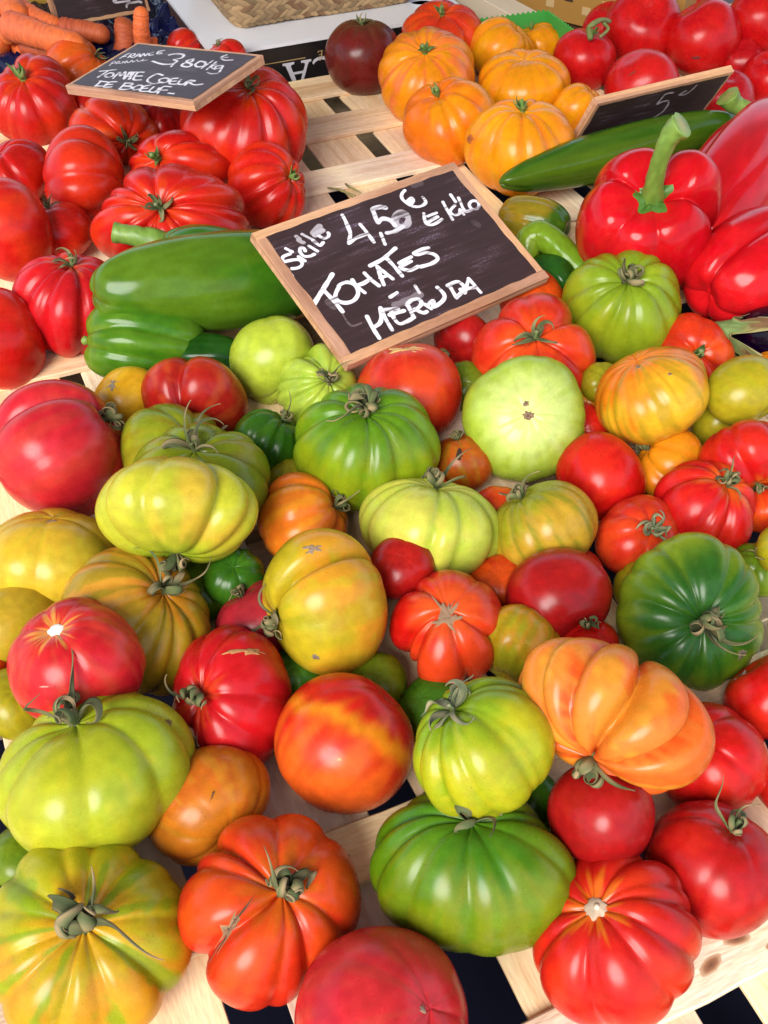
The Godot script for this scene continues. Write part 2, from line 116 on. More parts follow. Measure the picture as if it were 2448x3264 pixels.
	fruit("ribbed_tomato", "tomato", "mix", "small pleated light green tomato with many ribs at the lowest corner of the board", Vector3(-0.0507, 0.0245, -0.5871), Vector3(0.36, 0.347, -0.866), Vector3(0.418, 0.77, 0.482), Vector3(0.834, -0.535, 0.132), Vector3(0.0347, 0.0295, 0.0312), {n = 13, d = 0.22, w = 0.15, low = 0.8, col = "palegr", cal = 1, seed = 64, cs = 1.04, nu = 72})
	fruit("ribbed_tomato", "tomato", "mix", "dark red two-cheeked tomato with a deep crease like a heart", Vector3(-0.1398, 0.0268, -0.5729), Vector3(0.952, -0.297, 0.07), Vector3(-0.101, -0.093, 0.991), Vector3(-0.288, -0.95, -0.118), Vector3(0.0402, 0.0265, 0.0362), {n = 3, d = 0.03, w = 0.22, low = 0.6, col = "brickred", cal = 7, seed = 65, tw = 0, gr = [[-117.5295, 0.3, 0.13]], nu = 90})
	fruit("ribbed_tomato", "tomato", "mix", "olive green tomato below the dark red two-cheeked one, mostly covered", Vector3(-0.1422, 0.0279, -0.5087), Vector3(0.858, -0.467, -0.213), Vector3(0.504, 0.847, 0.173), Vector3(0.099, -0.255, 0.962), Vector3(0.0419, 0.0293, 0.0419), {n = 8, d = 0.1, w = 0.22, low = 0.35, col = "olgr2", cal = 1, seed = 66, cs = 1.2, nu = 98})
	fruit("ribbed_tomato", "tomato", "mix", "olive green ribbed tomato right behind the big yellow-green lobed one", Vector3(-0.1196, 0.0501, -0.4619), Vector3(0.992, -0.021, -0.126), Vector3(0.023, 1, 0.013), Vector3(0.126, -0.016, 0.992), Vector3(0.0462, 0.0332, 0.0462), {n = 9, d = 0.13, w = 0.22, low = 0.35, col = "olgr2", cal = 1, seed = 67, cs = 1.2, nu = 114})
	fruit("ribbed_tomato", "tomato", "mix", "large pink-red two-lobed tomato at the left edge with its stem on the right", Vector3(-0.2229, 0.0385, -0.5066), Vector3(0.537, -0.716, 0.447), Vector3(0.838, 0.392, -0.38), Vector3(0.097, 0.578, 0.81), Vector3(0.0517, 0.0439, 0.0517), {n = 5, d = 0.05, w = 0.25, low = 0.8, col = "pinkred", cal = 1, seed = 68, cs = 1.08, tw = 0, gr = [[153.5154, 0.5, 0.26]], nu = 124})
	fruit("ribbed_tomato", "tomato", "mix", "large green ribbed tomato with a dark wiry stem in the middle of the heap", Vector3(-0.0125, 0.0424, -0.5038), Vector3(1, -0.013, -0.013), Vector3(0.014, 0.996, 0.083), Vector3(0.012, -0.083, 0.996), Vector3(0.0495, 0.0396, 0.0495), {n = 12, d = 0.12, w = 0.17, low = 0.4, col = "green2", cal = 1, seed = 69, cs = 1.2, dir = Vector3(0, -0.28, 0.96), nu = 116})
	fruit("ribbed_tomato", "tomato", "mix", "pale green flat-bottomed tomato showing its pale star and two brown spots", Vector3(0.0993, 0.0392, -0.5365), Vector3(0.999, 0.029, 0.032), Vector3(0.043, -0.739, -0.672), Vector3(0.004, 0.673, -0.739), Vector3(0.0445, 0.032, 0.0445), {n = 14, d = 0.02, w = 0.15, low = 1, col = "palestar", cal = 0, seed = 70, x = [["blossom_scar", 3.1088, -1.9537, 0.00425, 0.8, 0.3867, Color(0.27, 0.16, 0.09), Color(0.10, 0.06, 0.035), 0.5], ["brown_spot", 3.0043, 1.871, 0.00196, 1.2, 2.829, Color(0.27, 0.16, 0.09), Color(0.10, 0.06, 0.035), 0.6]], nu = 104})
	fruit("ribbed_tomato", "tomato", "mix", "orange-red tomato cut by the right edge beside the glossy lobed red one", Vector3(0.2598, 0.0145, -0.4723), Vector3(0.886, 0.449, 0.117), Vector3(-0.308, 0.758, -0.575), Vector3(-0.346, 0.474, 0.81), Vector3(0.0207, 0.0161, 0.0207), {n = 6, d = 0.08, w = 0.22, low = 0.35, col = "ordred", cal = 0, seed = 71, nu = 60})
	fruit("ribbed_tomato", "tomato", "mix", "red smooth lobed tomato with dark stem at the right edge under the olive pair", Vector3(0.2452, 0.0372, -0.4978), Vector3(0.884, 0.445, -0.141), Vector3(0.328, -0.378, 0.866), Vector3(0.332, -0.812, -0.48), Vector3(0.0316, 0.0237, 0.0316), {n = 7, d = 0.17, w = 0.2, low = 0.8, col = "redsh", cal = 1, seed = 72, cs = 1.2, nu = 74})
	fruit("ribbed_tomato", "tomato", "mix", "smooth red tomato with a pointed left end below the pale green one", Vector3(0.1489, 0.0233, -0.4931), Vector3(0.621, -0.337, 0.707), Vector3(-0.775, -0.394, 0.493), Vector3(0.113, -0.855, -0.507), Vector3(0.0315, 0.0284, 0.0284), {n = 5, d = 0.03, w = 0.22, low = 0.35, col = "red", cal = 0, seed = 73, nu = 76})
	fruit("ribbed_tomato", "tomato", "mix", "red tomato with long spread dry sepals above the dark green one", Vector3(0.1653, 0.0208, -0.4392), Vector3(0.977, -0.21, -0.029), Vector3(0.199, 0.863, 0.464), Vector3(-0.072, -0.46, 0.885), Vector3(0.0281, 0.0239, 0.0281), {n = 7, d = 0.07, w = 0.22, low = 0.35, col = "redor", cal = 4, seed = 74, nu = 70})
	fruit("ribbed_tomato", "tomato", "mix", "glossy lobed red tomato with a tight grey stem, right side of the heap", Vector3(0.2138, 0.0256, -0.4641), Vector3(0.77, -0.351, 0.533), Vector3(0.355, 0.929, 0.099), Vector3(-0.53, 0.113, 0.84), Vector3(0.0366, 0.0293, 0.0366), {n = 8, d = 0.19, w = 0.2, low = 0.7, col = "redsh", cal = 1, seed = 75, cs = 1.04, nu = 86})
	fruit("ribbed_tomato", "tomato", "mix", "olive tomato with dark green stripes right of the light green ribbed one", Vector3(0.1017, 0.0301, -0.4384), Vector3(0.823, 0.541, -0.171), Vector3(-0.547, 0.677, -0.492), Vector3(-0.151, 0.498, 0.854), Vector3(0.0368, 0.0287, 0.0368), {n = 12, d = 0.06, w = 0.2, low = 0.8, col = "olstripe", cal = 1, seed = 76, cs = 1.12, dir = Vector3(0.46, -0.5, 0.74), nu = 94})
	fruit("ribbed_tomato", "tomato", "mix", "light green ribbed tomato lying wide in the centre, dry stem on top", Vector3(0.0294, 0.0314, -0.4384), Vector3(0.988, -0.102, 0.117), Vector3(0.149, 0.836, -0.528), Vector3(-0.044, 0.539, 0.841), Vector3(0.0463, 0.0315, 0.0463), {n = 12, d = 0.09, w = 0.16, low = 0.9, col = "palegr2", cal = 1, seed = 77, cs = 1.12, dir = Vector3(-0.86, 0.13, 0.5), nu = 116})
	fruit("ribbed_tomato", "tomato", "mix", "orange tomato with a dry stem at its right behind the two-lobed yellow one", Vector3(-0.0529, 0.0252, -0.4483), Vector3(0.496, -0.831, 0.251), Vector3(0.865, 0.449, -0.222), Vector3(0.072, 0.328, 0.942), Vector3(0.0351, 0.0281, 0.0351), {n = 7, d = 0.1, w = 0.22, low = 0.7, col = "orpink", cal = 1, seed = 78, cs = 1.12, dir = Vector3(-0.57, 0.1, 0.81), nu = 86})
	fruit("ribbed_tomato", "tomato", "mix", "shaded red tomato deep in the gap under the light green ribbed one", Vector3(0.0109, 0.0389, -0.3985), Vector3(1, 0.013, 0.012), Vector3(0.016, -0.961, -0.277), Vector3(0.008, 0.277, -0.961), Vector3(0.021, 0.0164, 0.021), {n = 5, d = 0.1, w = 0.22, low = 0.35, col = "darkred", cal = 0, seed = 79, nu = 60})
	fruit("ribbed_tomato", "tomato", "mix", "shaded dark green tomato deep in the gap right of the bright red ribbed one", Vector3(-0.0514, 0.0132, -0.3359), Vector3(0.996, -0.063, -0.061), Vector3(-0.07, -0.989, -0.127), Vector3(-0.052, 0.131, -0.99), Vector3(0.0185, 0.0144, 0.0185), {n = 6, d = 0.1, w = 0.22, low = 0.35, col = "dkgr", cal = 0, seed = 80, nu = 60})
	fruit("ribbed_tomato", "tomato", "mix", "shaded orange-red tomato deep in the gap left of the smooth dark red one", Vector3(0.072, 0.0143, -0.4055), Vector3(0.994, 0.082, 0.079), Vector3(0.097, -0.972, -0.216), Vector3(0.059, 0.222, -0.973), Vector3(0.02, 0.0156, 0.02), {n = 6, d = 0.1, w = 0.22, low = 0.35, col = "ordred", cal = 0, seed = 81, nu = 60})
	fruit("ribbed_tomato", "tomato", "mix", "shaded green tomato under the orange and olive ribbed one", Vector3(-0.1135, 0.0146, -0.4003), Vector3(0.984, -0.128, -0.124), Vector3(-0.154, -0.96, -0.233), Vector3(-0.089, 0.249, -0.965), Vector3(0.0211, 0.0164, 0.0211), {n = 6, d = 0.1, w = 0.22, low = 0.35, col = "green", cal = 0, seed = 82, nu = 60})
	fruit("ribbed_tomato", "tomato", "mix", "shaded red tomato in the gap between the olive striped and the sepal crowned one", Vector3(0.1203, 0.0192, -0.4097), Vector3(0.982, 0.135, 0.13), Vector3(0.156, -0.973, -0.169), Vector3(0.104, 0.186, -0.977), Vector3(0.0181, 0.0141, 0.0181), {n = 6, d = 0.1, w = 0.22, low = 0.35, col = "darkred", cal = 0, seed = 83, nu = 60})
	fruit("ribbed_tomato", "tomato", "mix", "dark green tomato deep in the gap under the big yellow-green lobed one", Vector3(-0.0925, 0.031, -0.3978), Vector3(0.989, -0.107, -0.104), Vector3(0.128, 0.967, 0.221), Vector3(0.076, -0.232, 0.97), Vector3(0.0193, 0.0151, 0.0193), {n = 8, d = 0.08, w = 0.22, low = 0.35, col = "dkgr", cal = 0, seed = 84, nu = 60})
	fruit("ribbed_tomato", "tomato", "mix", "dull crimson tomato wedged behind the two-lobed yellow one", Vector3(-0.0749, 0.0203, -0.3702), Vector3(0.759, 0.154, -0.632), Vector3(-0.517, 0.732, -0.443), Vector3(0.395, 0.664, 0.635), Vector3(0.0299, 0.0233, 0.0263), {n = 5, d = 0.05, w = 0.22, low = 0.35, col = "crimson", cal = 1, seed = 85, nu = 80})
	fruit("ribbed_tomato", "tomato", "mix", "yellow dented tomato at the left edge below the pink two-lobed one", Vector3(-0.2085, 0.0287, -0.4158), Vector3(0.949, -0.227, -0.219), Vector3(-0.115, -0.896, 0.429), Vector3(-0.293, -0.382, -0.876), Vector3(0.0422, 0.0287, 0.0422), {n = 6, d = 0.1, w = 0.25, low = 1, col = "yellow", cal = 0, seed = 86, dir = Vector3(0.39, -0.84, 0.37), x = [["blossom_scar", 2.9583, -1.9412, 0.00467, 0.35, 0.3584, Color(0.27, 0.16, 0.09), Color(0.27, 0.16, 0.09), 1]], nu = 108})
	fruit("ribbed_tomato", "tomato", "mix", "smooth yellow olive tomato cut by the left edge, behind the white scarred red one", Vector3(-0.2226, 0.0215, -0.3693), Vector3(0.469, -0.215, -0.857), Vector3(0.328, -0.858, 0.394), Vector3(-0.82, -0.466, -0.332), Vector3(0.0298, 0.0232, 0.025), {n = 4, d = 0.02, w = 0.22, low = 0.35, col = "yelol", cal = 0, seed = 87, nu = 82})
	fruit("ribbed_tomato", "tomato", "mix", "big yellow-green lobed tomato lying upside down at the left", Vector3(-0.1214, 0.0773, -0.4086), Vector3(0.98, -0.186, -0.069), Vector3(-0.031, -0.489, 0.872), Vector3(-0.196, -0.852, -0.485), Vector3(0.0478, 0.0306, 0.0478), {n = 7, d = 0.17, w = 0.17, low = 1, col = "ygbig", cal = 1, seed = 88, cs = 1.04, tw = 0, gr = [[-26.2051, 0.12, 0.2]], dir = Vector3(-0.86, 0.41, -0.31), nu = 128})
	fruit("ribbed_tomato", "tomato", "mix", "orange and olive ribbed tomato with a curled dark stem, left middle", Vector3(-0.1445, 0.0355, -0.3613), Vector3(0.762, -0.628, -0.156), Vector3(0.627, 0.776, -0.062), Vector3(0.16, -0.05, 0.986), Vector3(0.047, 0.0352, 0.047), {n = 13, d = 0.09, w = 0.18, low = 0.6, col = "orol", cal = 1, seed = 89, cs = 1.12, dir = Vector3(-0.85, 0.26, -0.46), nu = 130})
	fruit("ribbed_tomato", "tomato", "mix", "orange-red sliver of tomato at the left edge", Vector3(-0.2377, 0.014, -0.336), Vector3(0.926, -0.272, -0.262), Vector3(0.312, 0.941, 0.128), Vector3(0.212, -0.2, 0.956), Vector3(0.0196, 0.0153, 0.0196), {n = 8, d = 0.1, w = 0.22, low = 0.35, col = "ordred", cal = 0, seed = 90, nu = 60})
	fruit("ribbed_tomato", "tomato", "mix", "shaded olive tomato under the red one with the white scar", Vector3(-0.2113, 0.0152, -0.3168), Vector3(0.937, -0.251, -0.242), Vector3(-0.292, -0.944, -0.156), Vector3(-0.189, 0.217, -0.958), Vector3(0.0213, 0.0166, 0.0213), {n = 8, d = 0.1, w = 0.22, low = 0.35, col = "olive2", cal = 0, seed = 91, nu = 60})
	fruit("ribbed_tomato", "tomato", "mix", "smooth dark red tomato right of the lobed one with the cross-shaped scar", Vector3(0.1058, 0.0307, -0.3823), Vector3(0.93, -0.089, -0.357), Vector3(0.36, 0.02, 0.933), Vector3(-0.076, -0.996, 0.051), Vector3(0.0333, 0.0283, 0.0283), {n = 4, d = 0.02, w = 0.22, low = 0.35, col = "deepred", cal = 0, seed = 92, nu = 92})
	fruit("ribbed_tomato", "tomato", "mix", "red tomato showing only its curled stem above the orange pleated one", Vector3(0.1221, 0.0212, -0.3534), Vector3(0.961, 0.258, 0.098), Vector3(-0.208, 0.909, -0.361), Vector3(-0.182, 0.326, 0.928), Vector3(0.0175, 0.0137, 0.0175), {n = 6, d = 0.1, w = 0.22, low = 0.35, col = "red", cal = 1, seed = 93, cs = 1.28, nu = 60})
	fruit("ribbed_tomato", "tomato", "mix", "small yellow-green bump of tomato at the left of the dark green one", Vector3(0.1631, 0.0136, -0.4011), Vector3(0.968, 0.181, 0.174), Vector3(0.25, -0.747, -0.616), Vector3(0.019, 0.64, -0.768), Vector3(0.0193, 0.015, 0.0193), {n = 4, d = 0.1, w = 0.22, low = 0.35, col = "olive2", cal = 0, seed = 94, nu = 60})
	fruit("ribbed_tomato", "tomato", "mix", "green tomato with a dark stem squeezed between the right edge and the dark green one", Vector3(0.2417, 0.0132, -0.4196), Vector3(0.98, 0.016, 0.201), Vector3(-0.059, 0.977, 0.206), Vector3(-0.193, -0.214, 0.958), Vector3(0.0191, 0.0149, 0.0191), {n = 8, d = 0.1, w = 0.22, low = 0.35, col = "green", cal = 1, seed = 95, nu = 60})
	fruit("ribbed_tomato", "tomato", "mix", "olive bit of tomato at the right edge above the dark green one", Vector3(0.2518, 0.0352, -0.417), Vector3(0.927, 0.269, 0.26), Vector3(0.374, -0.69, -0.619), Vector3(0.013, 0.672, -0.741), Vector3(0.018, 0.014, 0.018), {n = 8, d = 0.1, w = 0.22, low = 0.35, col = "olive2", cal = 0, seed = 96, nu = 60})
	fruit("ribbed_tomato", "tomato", "mix", "olive-yellow tomato with orange shading behind the lobed red one", Vector3(0.0803, 0.024, -0.3493), Vector3(-0.614, 0.787, -0.061), Vector3(-0.479, -0.31, 0.821), Vector3(0.627, 0.534, 0.567), Vector3(0.0293, 0.0228, 0.0246), {n = 9, d = 0.05, w = 0.22, low = 0.9, col = "olyel", cal = 0, seed = 97, dir = Vector3(-0.31, -0.58, 0.75), nu = 82})
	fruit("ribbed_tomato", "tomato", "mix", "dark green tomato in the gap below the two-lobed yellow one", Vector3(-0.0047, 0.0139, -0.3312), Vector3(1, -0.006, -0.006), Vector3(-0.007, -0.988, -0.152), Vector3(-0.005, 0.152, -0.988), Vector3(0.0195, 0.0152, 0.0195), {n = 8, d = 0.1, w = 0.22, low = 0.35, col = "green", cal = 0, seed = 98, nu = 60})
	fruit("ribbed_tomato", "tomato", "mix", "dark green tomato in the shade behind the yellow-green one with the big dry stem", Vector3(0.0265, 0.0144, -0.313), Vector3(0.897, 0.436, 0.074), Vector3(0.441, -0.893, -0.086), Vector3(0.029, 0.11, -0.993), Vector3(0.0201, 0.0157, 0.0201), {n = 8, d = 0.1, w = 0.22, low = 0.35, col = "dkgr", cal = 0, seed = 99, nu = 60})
	fruit("ribbed_tomato", "tomato", "mix", "two-lobed yellow-orange tomato with a deep slanting crease, centre of the heap", Vector3(-0.0343, 0.0478, -0.3649), Vector3(-0.272, 0.755, -0.596), Vector3(-0.875, 0.064, 0.481), Vector3(0.401, 0.652, 0.643), Vector3(0.0426, 0.035, 0.0384), {n = 4, d = 0.03, w = 0.22, low = 1, col = "yogl", cal = 1, seed = 100, tw = 0, gr = [[40.8386, 0.32, 0.12]], dir = Vector3(0.09, -0.91, 0.4), x = [["corky_scar", 1.4545, 0.5603, 0.00538, 0.35, 1.2925, Color(0.24, 0.19, 0.14), Color(0.27, 0.16, 0.09), 1.2], ["blossom_scar", 0.8607, 2.278, 0.00242, 0.8, 1.5451, Color(0.24, 0.19, 0.14), Color(0.10, 0.06, 0.035), 0.6]], nu = 122})
	fruit("ribbed_tomato", "tomato", "mix", "lobed red tomato with a tan cross-shaped scar facing up", Vector3(0.0367, 0.0327, -0.3562), Vector3(0.998, 0.045, 0.044), Vector3(0.054, -0.97, -0.235), Vector3(0.032, 0.237, -0.971), Vector3(0.0358, 0.0279, 0.0358), {n = 7, d = 0.2, w = 0.2, low = 1, col = "redlob", cal = 0, seed = 101, dir = Vector3(0.71, -0.35, -0.62), x = [["cross_scar", 3.0686, -1.5708, 0.00814, 0.28, 1.0244, Color(0.27, 0.16, 0.09), Color(0.27, 0.16, 0.09), 1.5], ["cross_scar", 3.0447, -1.5708, 0.00976, 0.22, 2.0773, Color(0.27, 0.16, 0.09), Color(0.27, 0.16, 0.09), 1.4], ["cross_scar", 2.9501, -1.4924, 0.00651, 0.5, -0.0761, Color(0.27, 0.16, 0.09), Color(0.27, 0.16, 0.09), 1.2], ["scar_hole", 3.0672, -1.3682, 0.00298, 0.45, 1.0999, Color(0.09, 0.01, 0.006), Color(0.05, 0.006, 0.004), 0.9]], nu = 96})
	fruit("ribbed_tomato", "tomato", "mix", "dark green tomato with yellow rim and a curled stem, right side", Vector3(0.1811, 0.0332, -0.3661), Vector3(1, 0.005, -0.016), Vector3(0.008, 0.687, 0.727), Vector3(0.014, -0.727, 0.687), Vector3(0.0464, 0.0288, 0.0464), {n = 14, d = 0.1, w = 0.17, low = 0.25, col = "dkrim", cal = 1, seed = 102, cs = 1.36, x = [["worm_hole", 0.7759, 0.7022, 0.00356, 0.9, -2.9869, Color(0.16, 0.12, 0.08), Color(0.03, 0.02, 0.015), 0.6]], nu = 126})
	fruit("ribbed_tomato", "tomato", "mix", "round red tomato with a white stem scar resting on the big lime green one", Vector3(-0.1647, 0.0602, -0.3136), Vector3(0.954, 0.191, -0.231), Vector3(-0.201, 0.979, -0.02), Vector3(0.223, 0.065, 0.973), Vector3(0.0358, 0.0315, 0.0358), {n = 8, d = 0.05, w = 0.2, low = 0.8, col = "pinkred2", cal = 5, seed = 103, x = [["scratch", 0.9361, 1.8602, 0.00273, 0.2, 3.1149, Color(0.72, 0.25, 0.2), Color(0.72, 0.3, 0.25), 0.8]], nu = 110})
	fruit("ribbed_tomato", "tomato", "mix", "deep red tomato cut by the right edge below the dark green one", Vector3(0.22, 0.0193, -0.3181), Vector3(0.825, 0.295, -0.482), Vector3(-0.564, 0.493, -0.663), Vector3(0.042, 0.818, 0.573), Vector3(0.0276, 0.0215, 0.0243), {n = 4, d = 0.02, w = 0.22, low = 0.35, col = "red", cal = 0, seed = 104, x = [["dry_blossom", 0.2228, 2.9358, 0.00316, 0.6, -2.4675, Color(0.24, 0.19, 0.14), Color(0.10, 0.06, 0.035), 1.2]], nu = 80})
	fruit("ribbed_tomato", "tomato", "mix", "red tomato with a looped dry stem behind the orange pleated one", Vector3(0.175, 0.0227, -0.2763), Vector3(0.858, 0.475, 0.196), Vector3(-0.464, 0.88, -0.101), Vector3(-0.22, -0.005, 0.975), Vector3(0.0303, 0.0273, 0.0303), {n = 5, d = 0.1, w = 0.22, low = 0.6, col = "red", cal = 1, seed = 105, cs = 1.12, nu = 92})
	fruit("ribbed_tomato", "tomato", "mix", "red tomato sliver at the right edge beside the one with the looped stem", Vector3(0.216, 0.0121, -0.2679), Vector3(0.928, 0.268, 0.259), Vector3(-0.28, 0.96, 0.008), Vector3(-0.247, -0.08, 0.966), Vector3(0.017, 0.0133, 0.017), {n = 8, d = 0.1, w = 0.22, low = 0.35, col = "red", cal = 0, seed = 106, nu = 60})
	fruit("ribbed_tomato", "tomato", "mix", "shaded green tomato under the big lime green one at the left edge", Vector3(-0.1852, 0.0122, -0.226), Vector3(0.94, -0.246, -0.238), Vector3(-0.18, -0.946, 0.27), Vector3(-0.292, -0.211, -0.933), Vector3(0.0167, 0.013, 0.0167), {n = 6, d = 0.03, w = 0.22, low = 0.35, col = "green", cal = 0, seed = 107, nu = 60})
	fruit("ribbed_tomato", "tomato", "mix", "brownish orange tomato lying on the wooden slats under the big lime green one", Vector3(-0.0907, 0.023, -0.2505), Vector3(0.768, 0.246, -0.592), Vector3(0.56, 0.191, 0.806), Vector3(0.312, -0.95, 0.009), Vector3(0.0342, 0.0267, 0.0273), {n = 8, d = 0.05, w = 0.22, low = 1, col = "brorg2", cal = 0, seed = 108, x = [["scratch", 0.9637, -1.3624, 0.00216, 0.25, 0.6835, Color(0.10, 0.06, 0.035), Color(0.10, 0.06, 0.035), 1.5]], nu = 108})
	fruit("ribbed_tomato", "tomato", "mix", "big lime green tomato under the round red one, left", Vector3(-0.1473, 0.0414, -0.258), Vector3(0.863, 0.015, -0.505), Vector3(-0.215, 0.915, -0.341), Vector3(0.457, 0.403, 0.793), Vector3(0.0518, 0.0373, 0.0492), {n = 8, d = 0.1, w = 0.22, low = 0.7, col = "lime", cal = 1, seed = 109, cs = 1.2, dir = Vector3(0.92, 0.32, -0.21), x = [["bruise", 1.0569, 0.3558, 0.00237, 0.8, 1.7551, Color(0.22, 0.15, 0.04), Color(0.12, 0.07, 0.03), 0.8]], nu = 150})
	fruit("ribbed_tomato", "tomato", "mix", "bright red ribbed tomato on its side, cracked tip and grey stem facing left", Vector3(-0.0852, 0.0278, -0.3119), Vector3(-0.065, 0.482, -0.874), Vector3(-0.454, 0.766, 0.456), Vector3(0.889, 0.426, 0.169), Vector3(0.042, 0.0328, 0.0344), {n = 9, d = 0.13, w = 0.2, low = 0.8, col = "crimred", cal = 1, seed = 110, cs = 1.2, dir = Vector3(-0.09, 0.81, 0.58), x = [["tip_crack", 0.7248, -2.8802, 0.01137, 0.17, -1.5005, Color(0.50, 0.30, 0.13), Color(0.30, 0.16, 0.08), 1.4], ["surface_crack", 1.0598, 0.9246, 0.01163, 0.13, 1.2741, Color(0.42, 0.20, 0.07), Color(0.30, 0.14, 0.05), 1.3]], nu = 120})
	fruit("ribbed_tomato", "tomato", "mix", "smooth red and orange heart-shaped tomato with a yellow streak", Vector3(-0.0218, 0.029, -0.2824), Vector3(0.694, -0.298, 0.656), Vector3(-0.689, -0.541, 0.483), Vector3(0.211, -0.786, -0.58), Vector3(0.0381, 0.0362, 0.0354), {n = 4, d = 0.025, w = 0.3, low = 1, col = "heart", cal = 0, seed = 111, band = 0.11, off = 0.22, dir = Vector3(-0.32, -0.91, 0.25), x = [["blossom_scar", 1.6167, -1.3537, 0.00124, 0.8, 0.7631, Color(0.7, 0.4, 0.2), Color(0.6, 0.3, 0.15), 0.6]], nu = 118})
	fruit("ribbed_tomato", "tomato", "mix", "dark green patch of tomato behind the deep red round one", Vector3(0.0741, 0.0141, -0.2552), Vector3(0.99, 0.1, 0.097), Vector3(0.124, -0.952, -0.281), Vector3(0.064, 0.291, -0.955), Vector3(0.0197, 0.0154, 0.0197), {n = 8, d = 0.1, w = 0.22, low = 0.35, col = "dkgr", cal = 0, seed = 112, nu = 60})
	fruit("ribbed_tomato", "tomato", "mix", "large glossy green tomato lying on the slats at the bottom, right of centre", Vector3(0.0424, 0.0322, -0.2123), Vector3(0.996, 0.063, 0.061), Vector3(-0.044, 0.962, -0.268), Vector3(-0.075, 0.264, 0.962), Vector3(0.0497, 0.0368, 0.0423), {n = 12, d = 0.12, w = 0.2, low = 0.4, col = "bigreen", cal = 1, seed = 113, cs = 1.12, dir = Vector3(0.6, -0.19, 0.78), nu = 150})
	fruit("ribbed_tomato", "tomato", "mix", "yellow-green ribbed tomato with a big ragged dry stem, lower centre", Vector3(0.048, 0.0728, -0.2536), Vector3(0.689, 0.189, -0.699), Vector3(-0.563, 0.747, -0.353), Vector3(0.456, 0.637, 0.622), Vector3(0.0377, 0.0309, 0.0339), {n = 12, d = 0.11, w = 0.16, low = 0.8, col = "ygstripe", cal = 4, seed = 114, cs = 0.9, dir = Vector3(-0.59, -0.56, 0.58), nu = 126})
	fruit("ribbed_tomato", "tomato", "mix", "orange pleated tomato with fat folds lying on its side, one fold yellow", Vector3(0.1115, 0.0836, -0.266), Vector3(0.856, -0.198, 0.478), Vector3(-0.509, -0.152, 0.847), Vector3(-0.095, -0.968, -0.231), Vector3(0.0518, 0.0311, 0.0373), {n = 9, d = 0.27, w = 0.12, low = 1, col = "pleat", cal = 1, seed = 115, dir = Vector3(1, 0.08, 0.05), nu = 150})
	fruit("ribbed_tomato", "tomato", "mix", "deep red smooth round tomato behind the ribbed red one with the tan scar", Vector3(0.105, 0.0507, -0.2306), Vector3(0.965, 0.05, 0.259), Vector3(-0.156, -0.682, 0.714), Vector3(0.212, -0.729, -0.65), Vector3(0.0257, 0.0244, 0.0257), {n = 4, d = 0.01, w = 0.22, low = 0.35, col = "deepred", cal = 0, seed = 116, x = [["blossom_scar", 2.892, -1.7136, 0.00180, 0.6, 0.177, Color(0.24, 0.19, 0.14), Color(0.27, 0.16, 0.09), 1]], nu = 88})
	fruit("ribbed_tomato", "tomato", "mix", "deep red round tomato with a looped curly stem at the right", Vector3(0.1614, 0.0252, -0.2152), Vector3(0.932, -0.119, 0.342), Vector3(0.223, 0.933, -0.283), Vector3(-0.285, 0.34, 0.896), Vector3(0.0327, 0.0301, 0.0327), {n = 5, d = 0.03, w = 0.22, low = 0.35, col = "deepred2", cal = 1, seed = 117, cs = 1.2, nu = 110})
	fruit("ribbed_tomato", "tomato", "mix", "smooth pink-red tomato cut by the bottom edge", Vector3(0.0005, 0.0306, -0.1406), Vector3(0.807, -0.59, -0.011), Vector3(-0.59, -0.807, -0.016), Vector3(0.001, 0.02, -1), Vector3(0.0418, 0.0334, 0.0418), {n = 6, d = 0.04, w = 0.3, low = 1, col = "pinkred", cal = 0, seed = 118, x = [["blossom_scar", 3.0481, -2.8488, 0.00182, 0.9, 2.2113, Color(0.27, 0.16, 0.09), Color(0.24, 0.19, 0.14), 1]], nu = 150})
	fruit("ribbed_tomato", "tomato", "mix", "red-orange lobed tomato with a healed brown split and torn stem, bottom left of centre", Vector3(-0.0537, 0.0299, -0.1933), Vector3(0.958, -0.266, -0.104), Vector3(0.278, 0.953, 0.123), Vector3(0.066, -0.147, 0.987), Vector3(0.0446, 0.0321, 0.0446), {n = 8, d = 0.22, w = 0.17, low = 0.8, col = "redor2", cal = 1, seed = 119, cs = 1.24, dir = Vector3(0.43, 0.8, -0.42), x = [["healed_split", 0.8874, 2.5433, 0.01405, 0.15, -1.6603, Color(0.30, 0.17, 0.08), Color(0.22, 0.13, 0.07), 1.1], ["healed_split", 0.8874, 2.5433, 0.01273, 0.07, -1.6603, Color(0.06, 0.035, 0.02), Color(0.09, 0.05, 0.03), 1.6]], nu = 148})
	fruit("ribbed_tomato", "tomato", "mix", "yellow-green and orange ribbed tomato with a thick curled stem, bottom left corner", Vector3(-0.1376, 0.031, -0.1789), Vector3(0.97, -0.154, -0.19), Vector3(0.186, 0.968, 0.166), Vector3(0.158, -0.197, 0.968), Vector3(0.0472, 0.0293, 0.0472), {n = 13, d = 0.12, w = 0.17, low = 0.5, col = "ygor", cal = 1, seed = 120, cs = 1.6, dir = Vector3(0.24, -0.08, 0.97), nu = 150})
	fruit("ribbed_tomato", "tomato", "mix", "ribbed red tomato with a round tan stem scar, bottom right, on the wooden bar", Vector3(0.1069, 0.0292, -0.181), Vector3(0.885, 0.445, 0.137), Vector3(-0.437, 0.895, -0.086), Vector3(-0.161, 0.016, 0.987), Vector3(0.041, 0.032, 0.041), {n = 12, d = 0.1, w = 0.15, low = 0.8, col = "redrib", cal = 6, seed = 121, nu = 142})
